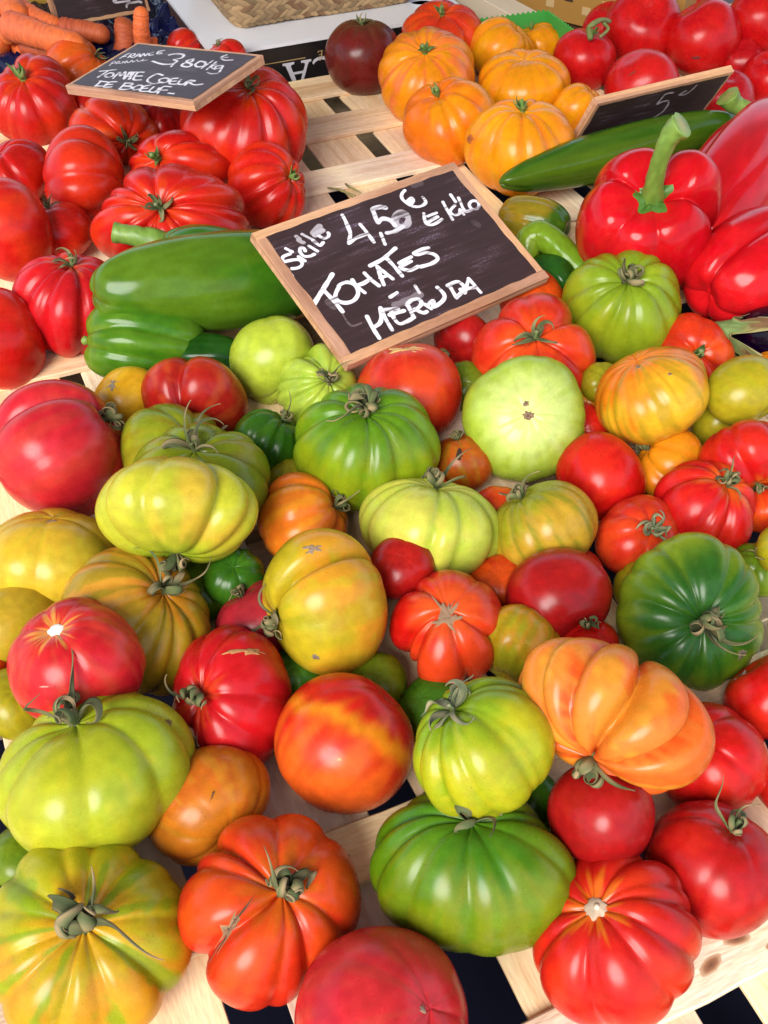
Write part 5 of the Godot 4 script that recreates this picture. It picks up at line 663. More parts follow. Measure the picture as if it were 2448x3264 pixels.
func price_board(label: String, bs: Basis, at: Vector3, w: float, h: float, th: float, fr: float, strokes: Array) -> void:
	var root := Node3D.new()
	root.transform = Transform3D(bs, at - bs.y * th)
	put(root, "price_board")
	tag(root, label, "price sign", "chalk price boards")
	var nx := 1024 if w > 0.19 else (768 if w > 0.16 else 512)
	var ny := int(nx * h / w)
	var ink := PackedFloat32Array()
	ink.resize(nx * ny)
	var iw := w - fr * 2 + 0.001
	var ih := h - fr * 2 + 0.001
	for s in strokes:
		var rad: float = s[0] / iw * nx * 0.5
		var pts: Array = s[2]
		var path := []
		if pts.size() > 2: path = curve(pts, pts.size() * 6)
		else: path = pts
		for i in path.size() - 1:
			var a := Vector2(((path[i].x - 0.5) * w / iw + 0.5) * nx, ((path[i].y - 0.5) * h / ih + 0.5) * ny)
			var b := Vector2(((path[i + 1].x - 0.5) * w / iw + 0.5) * nx, ((path[i + 1].y - 0.5) * h / ih + 0.5) * ny)
			var n := maxi(1, int(a.distance_to(b) / 2.5))
			for k in n:
				var c := a.lerp(b, float(k) / n)
				var r := rad * (1.0 + 0.16 * NZ.get_noise_2d(c.x * 1.7, c.y * 1.7))
				for y in range(maxi(0, int(c.y - r - 1)), mini(ny, int(c.y + r + 2))):
					for x in range(maxi(0, int(c.x - r - 1)), mini(nx, int(c.x + r + 2))):
						var d := Vector2(x, y).distance_to(c)
						var v := clampf((r - d) * 0.6 + 0.5, 0, 1) * float(s[1])
						if v > ink[y * nx + x]: ink[y * nx + x] = v
	var st := image_of(0.06, 48, 384, nx, ny, 91, 3)
	var cl := image_of(0.02, 96, 96, nx, ny, 92, 3)
	var fn := image_of(0.25, 320, 320, nx, ny, 93, 2)
	var im := Image.create(nx, ny, false, Image.FORMAT_RGB8)
	var base := Color(0.225, 0.148, 0.155)
	for y in ny:
		for x in nx:
			var a := st.get_pixel(x, y).r
			var b := cl.get_pixel(x, y).r
			var c := fn.get_pixel(x, y).r
			var dust := maxf(0, a - 0.60) * 2.2 * maxf(0, b - 0.34) * maxf(0, c - 0.40) * 9.0 + maxf(0, b - 0.54) * 0.22
			var v := ink[y * nx + x]
			v *= clampf(1.12 - maxf(0, 0.44 - a) * 2.2 - maxf(0, 0.42 - c) * 0.9, 0, 1)
			var col := base * (0.92 + (a - 0.5) * 0.25 + (c - 0.5) * 0.15)
			col = col.lerp(Color(0.62, 0.58, 0.70), clampf(dust, 0, 0.55))
			col = col.lerp(Color(0.93, 0.92, 0.94), v)
			col.a = 1
			im.set_pixel(x, y, col)
	var m := StandardMaterial3D.new()
	m.albedo_texture = tex(im)
	m.roughness = 0.5
	var s2 := SurfaceTool.new()
	s2.begin(Mesh.PRIMITIVE_TRIANGLES)
	var seg := 40
	# the painted face, its edge wavering a little over the bare wood
	var rim := []
	for e in 4:
		for i in seg:
			var t := float(i) / seg
			var p: Vector2
			match e:
				0: p = Vector2(lerpf(-1, 1, t), -1)
				1: p = Vector2(1, lerpf(-1, 1, t))
				2: p = Vector2(lerpf(1, -1, t), 1)
				_: p = Vector2(-1, lerpf(1, -1, t))
			var q := Vector2(p.x * iw / 2, p.y * ih / 2)
			q += Vector2(NZ.get_noise_2d(q.x * 5000, q.y * 5000 + e * 50), NZ.get_noise_2d(q.y * 5000 + 90, q.x * 5000)) * 0.0007
			rim.append(q)
	for i in rim.size():
		for v in [Vector2.ZERO, rim[i], rim[(i + 1) % rim.size()]]:
			s2.set_normal(Vector3.UP)
			s2.set_uv(Vector2(v.x / iw + 0.5, v.y / ih + 0.5))
			s2.add_vertex(Vector3(v.x, th + 0.0004, v.y))
	var pn := mesh_node(s2.commit(), m)
	put(pn, "writing_panel", root)
	board("back_board", M.frame, root, Vector3(0, th * 0.28, 0), w, th * 0.56, h, 0.0, 0.0, 0.0006)
	for e in [-1, 1]:
		board("frame_rail", M.frame, root, Vector3(0, th * 0.78, e * (h - fr) / 2), w, th * 0.44, fr, 0.0, 0.0002, 0.0005)
		board("frame_stile", M.frame, root, Vector3(e * (w - fr) / 2, th * 0.78, 0), h - 2 * fr - 0.0002, th * 0.44 - 0.0001, fr, PI / 2, 0.0002, 0.0005)
	var cb := BoxMesh.new()
	cb.size = Vector3(w - fr * 2 + 0.002, th * 0.42, h - fr * 2 + 0.002)
	var core := mesh_node(cb, M.frame)
	core.position = Vector3(0, th * 0.77, 0)
	put(core, "panel_core", root)

func curved_pepper(p: Array) -> void:
	var path := curve(p, 40)
	var rr := curve([0.004, 0.0100, 0.0122, 0.0125, 0.0125, 0.0122, 0.0112, 0.0085], 40)
	var o := mesh_node(tube_mesh(path, rr, Color(0.20, 0.29, 0.018), Color(0.12, 0.25, 0.014), 26, 0.03), M.pepper)
	put(o, "curved_green_pepper")
	tag(o, "curved bright green pepper bent like a hook beside the main price board", "pepper", GROUPS.pep)

func eggplant_cap(a: Vector3, b: Vector3) -> void:
	var egg: Node3D = get_node("eggplant")
	var root := egg
	var d := (b - a).normalized()
	var up := Vector3.UP
	var sd := d.cross(up).normalized()
	up = sd.cross(d)
	var pts := PackedVector3Array()
	var cols := PackedColorArray()
	var idx := PackedInt32Array()
	var k := 56
	var rows := 34
	var px := curve([-0.004, 0.0, 0.006, 0.013, 0.019, 0.025, 0.031, 0.036], rows)
	var pr := curve([0.0036, 0.0062, 0.0078, 0.0100, 0.0122, 0.0140, 0.0140, 0.0140], rows)
	for j in rows:
		for i in k:
			var q := TAU * i / k
			var t := float(j) / (rows - 1)
			var x: float = px[j] + maxf(0.0, t - 0.5) * 0.040 * cos(q * 5.0 + 0.6)
			var bc := clampf(1.0 - (x - 0.0215) / 0.0535, -1.0, 1.0)
			var r: float = maxf(pr[j], 0.0285 * pow(sqrt(1.0 - bc * bc), 0.8) + 0.0014) * (1.0 + 0.05 * NZ.get_noise_3d(cos(q) * 150, sin(q) * 150, j * 9.0) + 0.03 * NZ.get_noise_3d(cos(q) * 700, sin(q) * 700, j * 40.0))
			pts.append(a + d * x + (sd * cos(q) + up * sin(q)) * r)
			var m := NZ.get_noise_3d(cos(q) * 160, sin(q) * 160, j * 7.0)
			var m2 := NZ.get_noise_3d(cos(q) * 600, sin(q) * 600, j * 14.0)
			var c := Color(0.13, 0.20, 0.06).lerp(Color(0.30, 0.25, 0.09), clampf(t * t + m * 0.9, 0, 1))
			if m + m2 * 0.4 > 0.22: c = c.lerp(Color(0.12, 0.055, 0.022), clampf((m + m2 * 0.4 - 0.22) * 7.0, 0, 0.9))
			if t > 0.93: c = c.lerp(Color(0.35, 0.28, 0.15), 0.6)
			cols.append(c * (1.0 + 0.35 * m2))
	for j in rows - 1:
		for i in k:
			var A := j * k + i
			var B := j * k + (i + 1) % k
			idx.append_array([A, A + k, B, B, A + k, B + k])
	var c0 := pts.size()
	pts.append(a - d * 0.004)
	cols.append(Color(0.25, 0.2, 0.1))
	for i in k: idx.append_array([c0, i, (i + 1) % k])
	var o := mesh_node(skin_mesh(pts, cols, idx), M.sepal)
	o.transform = egg.transform.affine_inverse()
	put(o, "stem_cap", egg)

func carrot(label: String, a: Vector3, b: Vector3, ra: float, rb: float, dark: int) -> void:
	var path := []
	var rr := []
	var n := 64
	var d := b - a
	var side := d.cross(Vector3.UP).normalized()
	var so := a.x * 3000.0
	for i in n:
		var t := float(i) / (n - 1)
		path.append(a + d * t + side * NZ.get_noise_1d(t * 120 + so) * 0.004)
		var r := lerpf(ra, rb, t)
		r *= 1.0 + 0.05 * NZ.get_noise_1d(t * 900.0 + so) + 0.05 * minf(0.0, NZ.get_noise_1d(t * 5200.0 + so * 2.0) + 0.15)
		if t > 0.86: r *= sqrt(maxf(0.02, 1.0 - pow((t - 0.86) / 0.14, 2.0)))
		if t < 0.08: r *= sqrt(maxf(0.1, 1.0 - pow((0.08 - t) / 0.08, 2.0)))
		rr.append(r)
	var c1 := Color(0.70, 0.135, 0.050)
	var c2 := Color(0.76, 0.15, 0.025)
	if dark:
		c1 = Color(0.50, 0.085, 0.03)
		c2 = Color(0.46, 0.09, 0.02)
	var o := mesh_node(tube_mesh(path, rr, c1, c2, 22, 0.035), M.carrot)
	put(o, "carrot")
	tag(o, label, "carrot", GROUPS.car)

func letters(text: String, size: float, font: String, mat: Material, parent: Node3D, at: Vector3, called := "lettering") -> void:
	var f := SystemFont.new()
	f.font_names = PackedStringArray([font])
	var tm := TextMesh.new()
	tm.text = text
	tm.font = f
	tm.font_size = 64
	tm.pixel_size = size / 64.0
	tm.depth = 0.0005
	tm.curve_step = 2.0
	var o := mesh_node(tm, mat)
	o.position = at
	o.rotation.z = PI
	put(o, called, parent)

func background() -> void:
	# black fruit carton upside down, white underside up
	var ct := holder("fruit_carton", 0.455, -0.12, -1.305)
	tag(ct, "black printed fruit carton turned upside down with its white bottom up, under the basket", "carton")
	board("front_panel", M.black, ct, Vector3(0, 0.077, 0.141), 0.334, 0.154, 0.004)
	board("rear_panel", M.black, ct, Vector3(0, 0.077, -0.141), 0.334, 0.154, 0.004)
	board("side_panel", M.brown, ct, Vector3(-0.1655, 0.077, 0), 0.277, 0.154, 0.004, PI / 2)
	board("side_panel", M.brown, ct, Vector3(0.1655, 0.077, 0), 0.277, 0.154, 0.004, PI / 2)
	var cg := CSGCombiner3D.new()
	var bx := CSGBox3D.new()
	bx.size = Vector3(0.334, 0.004, 0.288)
	bx.material = M.white
	var hole := CSGCylinder3D.new()
	hole.operation = CSGShape3D.OPERATION_SUBTRACTION
	hole.radius = 0.012
	hole.height = 0.02
	hole.sides = 24
	hole.scale = Vector3(1.3, 1, 1)
	hole.position = Vector3(0.128, 0, 0.085)
	hole.material = M.white
	cg.add_child(bx, true)
	cg.add_child(hole, true)
	cg.position = Vector3(0, 0.157, 0)
	put(cg, "carton_bottom", ct)
	letters("ENCA", 0.052, "Droid Serif", M.lettering, ct, Vector3(-0.012, 0.117, 0.1433))
	letters("DE QUALITÉ", 0.0125, "Droid Serif", M.gold, ct, Vector3(0.0, 0.1385, 0.1433))
	board("printed_line", M.gold, ct, Vector3(-0.088, 0.1375, 0.1432), 0.07, 0.0009, 0.0006, 0.0, 0.0, 0.0001)
	# cream cardboard strip right of the carton
	var strip := holder("cardboard_strip", 0.66, -0.12, -1.30)
	tag(strip, "cream cardboard strip running past the right end of the black carton", "cardboard")
	board("strip_edge", M.cream, strip, Vector3(0, 0.08, 0), 0.36, 0.16, 0.035, PI / 2 + 0.12)
	# woven basket
	basket()
	# green paper tray with a zigzag rim
	var g0 := Vector3(0.1135, 0.055, -1.242)
	var g1 := Vector3(0.1958, 0.055, -1.2702)
	var g2 := Vector3(0.2221, 0.055, -1.2034)
	var tr := Node3D.new()
	tr.position = Vector3(g1.x, 0.001, g1.z)
	put(tr, "paper_tray")
	tag(tr, "green paper tray with a zigzag rim behind the orange tomatoes", "tray")
	for e in [[g0, g1, 0.9], [g1, g2, 1.0]]:
		var a: Vector3 = e[0]
		var b: Vector3 = e[1]
		var l := Vector2(b.x - a.x, b.z - a.z).length()
		var pg := CSGPolygon3D.new()
		var poly := PackedVector2Array([Vector2(0, 0)])
		var n := 13
		for k in n * 2 + 1:
			var t := float(k) / (n * 2)
			poly.append(Vector2(l * t, 0.054 + (0.0022 if k % 2 else -0.0008)))
		poly.append(Vector2(l, 0))
		pg.polygon = poly
		pg.mode = CSGPolygon3D.MODE_DEPTH
		pg.depth = 0.0014
		pg.material = M.green
		pg.position = Vector3(a.x - g1.x, 0, a.z - g1.z)
		pg.rotation.y = -atan2(b.z - a.z, b.x - a.x)
		put(pg, "tray_wall", tr)
	# blue printed carton behind
	var bl0 := Vector3(0.0835, -0.0336, -1.46)
	var bl1 := Vector3(0.2028, -0.025, -1.46)
	var bb := Node3D.new()
	bb.position = Vector3((bl0.x + bl1.x) / 2, -0.12, bl0.z - 0.06)
	put(bb, "printed_box")
	tag(bb, "blue and white printed cardboard box at the top edge behind the orange tomatoes", "box")
	var bw := bl1.x - bl0.x
	board("box_body", M.bluebox, bb, Vector3(0, 0.15, 0), bw, 0.30, 0.11)
	var white := plain(Color(0.60, 0.58, 0.66), 0.4)
	var purple := plain(Color(0.03, 0.012, 0.055), 0.4)
	var pat := [
		["white_print", white, [[0.36, 0.0], [0.36, 0.25], [0.93, 0.25], [0.93, 0.19], [0.66, 0.155], [0.66, 0.0]], 0.0012],
		["purple_print", purple, [[0.40, 0.10], [0.50, 0.165], [0.64, 0.205], [0.88, 0.225], [0.88, 0.245], [0.60, 0.235], [0.44, 0.185], [0.38, 0.14]], 0.0018],
		["white_print", white, [[-0.02, 0.13], [0.08, 0.25], [-0.02, 0.25]], 0.0012],
		["red_print", plain(Color(0.4, 0.02, 0.06), 0.4), [[0.335, 0.0], [0.345, 0.0], [0.345, 0.25], [0.335, 0.25]], 0.0024]]
	for e in pat:
		var pg := CSGPolygon3D.new()
		var poly := PackedVector2Array()
		for v in e[2]: poly.append(Vector2((clampf(v[0], 0.003, 0.997) - 0.5) * bw, v[1] + 0.03))
		pg.polygon = poly
		pg.mode = CSGPolygon3D.MODE_DEPTH
		pg.depth = e[3]
		pg.material = e[1]
		pg.position = Vector3(0, 0, 0.055 + e[3])
		put(pg, e[0], bb)
	# dark brown board and amber carton at the top right
	var br := holder("wooden_board", 0.90, -0.12, -1.36)
	tag(br, "dark brown wooden board behind the green tray", "board")
	board("board_top", M.brown, br, Vector3(0, 0.10, 0), 0.40, 0.02, 0.40)
	board("board_foot", M.brown, br, Vector3(0, 0.045, 0), 0.30, 0.09, 0.30)
	var y0 := Vector3(0.2284, 0.0166, -1.42)
	var y1 := Vector3(0.273, 0.0204, -1.34)
	var ya := Node3D.new()
	ya.position = Vector3((y0.x + y1.x) / 2 + 0.045, -0.009, (y0.z + y1.z) / 2 - 0.05)
	ya.rotation.y = -0.62
	put(ya, "amber_carton")
	tag(ya, "amber yellow printed carton at the top edge behind the round red tomatoes", "carton")
	board("carton_body", M.amber, ya, Vector3(0, 0.07, 0), 0.26, 0.14, 0.09)
	for k in 9:
		var pl: Material = plain(Color(0.60, 0.42, 0.20), 0.5) if k % 3 else M.brown
		board("printed_mark", pl, ya, Vector3(-0.11 + 0.027 * k, 0.020 + 0.012 * (k % 2), 0.0452), 0.012, 0.010, 0.0006, 0.0, 0.0, 0.0001)
	# yellow box behind the carrots
	var yb := holder("yellow_box", 0.085, -0.12, -1.53)
	tag(yb, "plain yellow cardboard box at the top left behind the carrots", "box")
	board("box_body", M.yellow, yb, Vector3(0, 0.11, 0), 0.16, 0.22, 0.16)
	# crumpled blue plastic under the carrots
	var a := Vector3(-0.4575, 0.02, -1.298)
	var b := Vector3(-0.2448, 0.02, -1.2684)
	var pts := PackedVector3Array()
	var idx := PackedInt32Array()
	var nx := 90
	var nz := 60
	for j in nz:
		for i in nx:
			var x := lerpf(a.x - 0.13, b.x + 0.0, float(i) / (nx - 1))
			var z := lerpf(-1.50, -1.175, float(j) / (nz - 1))
			var n := absf(NZ.get_noise_2d(x * 2200, z * 2200)) * 0.022 + absf(NZ.get_noise_2d(x * 5200 + 40, z * 5200)) * 0.010
			var y := 0.008 + n + 0.014 * NZ.get_noise_2d(x * 700, z * 700)
			if i == 0 or j == 0 or i == nx - 1 or j == nz - 1: y = -0.118
			pts.append(Vector3(x, y, z))
	for j in nz - 1:
		for i in nx - 1:
			var A := j * nx + i
			idx.append_array([A, A + 1, A + nx, A + 1, A + nx + 1, A + nx])
	var bag := mesh_node(skin_mesh(pts, PackedColorArray(), idx, false), M.film)
	put(bag, "plastic_bag")
	tag(bag, "crumpled dark blue plastic sheet under the carrots", "plastic bag")
	vines()

func basket() -> void:
	var o := holder("woven_basket", 0.455, 0.0392, -1.31)
	tag(o, "woven straw basket standing on the white bottom of the black carton", "basket")
	var hw := 0.122
	var hd := 0.095
	var cr := 0.022
	var per := []
	var n := 220
	# rounded rectangle footprint, front side at +z
	var tot := 4.0 * (hw + hd) - 8.0 * cr + TAU * cr
	for i in n:
		var s := tot * i / n
		var p := Vector2.ZERO
		var nrm := Vector2.ZERO
		var segs := [2 * (hw - cr), PI / 2 * cr, 2 * (hd - cr), PI / 2 * cr, 2 * (hw - cr), PI / 2 * cr, 2 * (hd - cr), PI / 2 * cr]
		var k := 0
		while k < 7 and s > segs[k]:
			s -= segs[k]
			k += 1
		var ctr := [Vector2(hw - cr, hd - cr), Vector2(hw - cr, -hd + cr), Vector2(-hw + cr, -hd + cr), Vector2(-hw + cr, hd - cr)]
		match k:
			0: p = Vector2(-hw + cr + s, hd); nrm = Vector2(0, 1)
			2: p = Vector2(hw, hd - cr - s); nrm = Vector2(1, 0)
			4: p = Vector2(hw - cr - s, -hd); nrm = Vector2(0, -1)
			6: p = Vector2(-hw, -hd + cr + s); nrm = Vector2(-1, 0)
			_:
				var a0: float = [PI / 2, 0.0, -PI / 2, PI][int(k / 2)]
				var an: float = a0 - s / cr
				nrm = Vector2(cos(an), sin(an))
				p = ctr[int(k / 2)] + nrm * cr
		per.append([p, nrm])
	var wall := func(i: float, y: float) -> Array:
		var k := int(floor(i))
		var A = per[posmod(k, n)]
		var B = per[posmod(k + 1, n)]
		var t: float = i - floor(i)
		var p: Vector2 = A[0].lerp(B[0], t)
		var nn: Vector2 = A[1].lerp(B[1], t).normalized()
		var out := 0.012 * sqrt(maxf(0.0, y / 0.012)) if y < 0.012 else 0.012 + (y - 0.012) * 0.42
		p += nn * (out - 0.010)
		var sag := 0.0016 * NZ.get_noise_1d(i * 9.0)
		return [Vector3(p.x, y + sag, p.y), Vector3(nn.x, -0.35, nn.y).normalized()]
	# inner shell
	var st := SurfaceTool.new()
	st.begin(Mesh.PRIMITIVE_TRIANGLES)
	var H := 0.135
	var ny := 12
	for j in ny:
		for i in n:
			var q := [wall.call(i, H * j / ny), wall.call(i + 1, H * j / ny), wall.call(i + 1, H * (j + 1) / ny), wall.call(i, H * (j + 1) / ny)]
			for v in [0, 2, 1, 0, 3, 2]:
				st.set_normal(q[v][1])
				st.set_color(Color(0.10, 0.055, 0.025))
				st.add_vertex(q[v][0] - q[v][1] * 0.0015)
	for i in n:
		for v in [Vector3(0, 0.001, 0), wall.call(i, 0.0)[0], wall.call(i + 1, 0.0)[0]]:
			st.set_normal(Vector3.DOWN)
			st.set_color(Color(0.2, 0.12, 0.06))
			st.add_vertex(v)
	put(mesh_node(st.commit(), M.weave), "basket_shell", o)
	# braided strands, leaning alternately like a herringbone
	var s2 := SurfaceTool.new()
	s2.begin(Mesh.PRIMITIVE_TRIANGLES)
	var rows := 17
	var cols := 92
	var g := RandomNumberGenerator.new()
	g.seed = 12
	for j in rows:
		for c in cols:
			var i0 := (c + (0.5 if j % 2 else 0.0)) * n / float(cols)
			var y0 := (j + 0.5) * H / rows
			var lean := (1.0 if j % 2 else -1.0) * 0.55
			var hl := 0.0078 * g.randf_range(0.85, 1.2)
			var hwid := 0.0033 * g.randf_range(0.8, 1.2)
			var tone := g.randf_range(0.55, 1.15)
			var col := Color(0.40, 0.26, 0.125) * tone
			if g.randf() < 0.12: col = Color(0.22, 0.12, 0.055)
			var per_m := n / tot
			var grid := []
			for a in 5:
				for b in 4:
					var u := (a / 4.0 - 0.5) * 2.0
					var v := (b / 3.0 - 0.5) * 2.0
					var du := u * hl * cos(lean) - v * hwid * sin(lean)
					var dv := u * hl * sin(lean) + v * hwid * cos(lean)
					var w = wall.call(i0 + du * per_m, clampf(y0 + dv, 0.0, H))
					var up := 0.0024 * (1.0 - u * u * 0.9) * (1.0 - v * v * 0.8)
					grid.append([w[0] + w[1] * up, (w[1] + Vector3(0, v * 0.5, 0) ).normalized()])
			for a in 4:
				for b in 3:
					var A := a * 4 + b
					for v in [A, A + 1, A + 4, A + 1, A + 5, A + 4]:
						s2.set_normal(grid[v][1])
						s2.set_color(col)
						s2.add_vertex(grid[v][0])
	var wv := mesh_node(s2.commit(), M.weave)
	put(wv, "woven_strands", o)
	wv.set_meta("kind", "stuff")

func tube_thing(called: String, label: String, cat: String, paths: Array, ca: Color, cb: Color) -> void:
	var root := Node3D.new()
	root.position = paths[0][0][0]
	put(root, called)
	tag(root, label, cat)
	for e in paths:
		var pth := curve(e[0], 16)
		var rr := curve(e[1], 16)
		var o := mesh_node(tube_mesh(pth, rr, ca, cb, 8, 0.2), M.stalk)
		o.position = -root.position
		put(o, "stalk", root)

func vines() -> void:
	var a := Vector3(0.2333, 0.0622, -1.165)
	var b := Vector3(0.2335, 0.0781, -1.165)
	var c := Vector3(0.2565, 0.0721, -1.19)
	var d := Vector3(0.2444, 0.0623, -1.17)
	tube_thing("vine_stem", "green vine stem joining the round red tomatoes next to the green tray", "vine stem",
		[[[a, a.lerp(b, 0.5) + Vector3(-0.004, 0.004, 0), b, b.lerp(c, 0.5) + Vector3(0, 0.003, 0), c], [0.0034, 0.0028, 0.0030, 0.0026, 0.0028]],
		[[b.lerp(c, 0.6), d.lerp(c, 0.5) + Vector3(0.004, 0, 0), d], [0.0022, 0.0018, 0.0016]]], Color(0.14, 0.20, 0.045), Color(0.22, 0.22, 0.08))

func debris() -> void:
	var p := Vector3(-0.0406, 0.004, -0.9223)
	tube_thing("tomato_stalk", "bit of dry green tomato stalk lying across a slat gap above the main price board", "stalk",
		[[[p + Vector3(-0.016, 0.003, -0.006), p + Vector3(-0.004, 0.004, 0.0), p + Vector3(0.012, 0.003, 0.012)], [0.0008, 0.0012, 0.0014]],
		[[p + Vector3(0.002, 0.004, -0.012), p + Vector3(0.006, 0.006, -0.002), p + Vector3(0.018, 0.003, 0.004)], [0.0010, 0.0013, 0.0006]]], Color(0.16, 0.15, 0.05), Color(0.24, 0.20, 0.08))

# ---------- helpers ----------
var M := {}
var used := {}
var NZ := FastNoiseLite.new()
var rng := RandomNumberGenerator.new()

func numbered(n: String) -> String:
	if not used.has(n):
		used[n] = 0
		return n
	used[n] += 1
	return "%s_%03d" % [n, used[n]]

func put(o: Node3D, called: String, parent: Node = null) -> Node3D:
	if parent == null:
		o.name = numbered(called)
		add_child(o, true)
	else:
		var k := 0
		var n := called
		while parent.has_node(n):
			k += 1
			n = "%s_%03d" % [called, k]
		o.name = n
		parent.add_child(o, true)
	return o

func tag(o: Node, label: String, category := "", group := "", kind := "") -> Node:
	if label: o.set_meta("label", label)
	if category: o.set_meta("category", category)
	if group: o.set_meta("group", group)
	if kind: o.set_meta("kind", kind)
	return o

func mesh_node(mesh: Mesh, mat: Material) -> MeshInstance3D:
	var o := MeshInstance3D.new()
	o.mesh = mesh
	o.material_override = mat
	return o

func build(st: SurfaceTool, called: String, mat: Material, parent: Node = null, smooth := true) -> MeshInstance3D:
	st.generate_normals()
	return put(mesh_node(st.commit(), mat), called, parent)

# indexed surface from points (and colours), smooth normals
func skin_mesh(pts: PackedVector3Array, cols: PackedColorArray, idx: PackedInt32Array, closed := true) -> ArrayMesh:
	var nr := PackedVector3Array()
	nr.resize(pts.size())
	var i := 0
	while i < idx.size():
		var a := idx[i]
		var b := idx[i + 1]
		var c := idx[i + 2]
		var n := (pts[c] - pts[a]).cross(pts[b] - pts[a])
		nr[a] += n
		nr[b] += n
		nr[c] += n
		i += 3
	var vol := 0.0
	var mid := Vector3.ZERO
	for p in pts: mid += p
	if closed: mid /= pts.size()
	else: mid = Vector3.ZERO
	i = 0
	while i < idx.size():
		vol += (pts[idx[i]] - mid).dot((pts[idx[i + 2]] - pts[idx[i]]).cross(pts[idx[i + 1]] - pts[idx[i]]))
		i += 3
	var sg := 1.0
	if vol < 0:
		sg = -1.0
		i = 0
		while i < idx.size():
			var t := idx[i + 1]
			idx[i + 1] = idx[i + 2]
			idx[i + 2] = t
			i += 3
	for k in nr.size():
		nr[k] = nr[k].normalized() * sg
	var arr := []
	arr.resize(Mesh.ARRAY_MAX)
	arr[Mesh.ARRAY_VERTEX] = pts
	arr[Mesh.ARRAY_NORMAL] = nr
	if cols.size() == pts.size():
		arr[Mesh.ARRAY_COLOR] = cols
	arr[Mesh.ARRAY_INDEX] = idx
	var m := ArrayMesh.new()
	m.add_surface_from_arrays(Mesh.PRIMITIVE_TRIANGLES, arr)
	return m

# a closed tube along points with radii, colours a..b along it, elliptic section (flat 1 = round)
func tube_mesh(path: Array, radii: Array, ca: Color, cb: Color, sides := 10, rough := 0.0, cap := Color(-1, 0, 0)) -> ArrayMesh:
	var pts := PackedVector3Array()
	var cols := PackedColorArray()
	var idx := PackedInt32Array()
	var n := path.size()
	var up := Vector3(0.13, 0.97, 0.2).normalized()
	for i in n:
		var d: Vector3 = (path[mini(i + 1, n - 1)] - path[maxi(i - 1, 0)]).normalized()
		var s := d.cross(up)
		if s.length() < 0.1: s = d.cross(Vector3.RIGHT)
		s = s.normalized()
		up = s.cross(d).normalized()
		for k in sides:
			var a := TAU * k / sides
			var r: float = radii[i] * (1.0 + rough * NZ.get_noise_3d(i * 37.0, k * 61.0, path[i].x * 900.0))
			pts.append(path[i] + (s * cos(a) + up * sin(a)) * r)
			var t := float(i) / (n - 1)
			var nn := NZ.get_noise_3d(i * 40.0, k * 55.0, path[i].z * 500.0)
			cols.append(ca.lerp(cb, clampf(t + nn * 0.25, 0, 1)) * (1.0 + 0.25 * nn))
	for i in n - 1:
		for k in sides:
			var a := i * sides + k
			var b := i * sides + (k + 1) % sides
			idx.append_array([a, b, a + sides, b, b + sides, a + sides])
	for e in 2:
		var i0 := 0 if e == 0 else (n - 1) * sides
		var c0 := pts.size()
		pts.append(path[0] if e == 0 else path[n - 1])
		cols.append(cols[i0] if cap.r < 0 or e == 0 else cap)
		for k in sides:
			if e == 0: idx.append_array([c0, i0 + (k + 1) % sides, i0 + k])
			else: idx.append_array([c0, i0 + k, i0 + (k + 1) % sides])
	return skin_mesh(pts, cols, idx)

# smooth path through points
func curve(points: Array, n: int) -> Array:
	var out := []
	var m := points.size()
	for i in n:
		var t := float(i) / (n - 1) * (m - 1)
		var k := mini(int(t), m - 2)
		var a = points[maxi(k - 1, 0)]
		var d = points[mini(k + 2, m - 1)]
		var b = points[k]
		var c = points[k + 1]
		if b is Vector3 or b is Vector2: out.append(b.cubic_interpolate(c, a, d, t - k))
		else: out.append(cubic_interpolate(b, c, a, d, t - k))
	return out

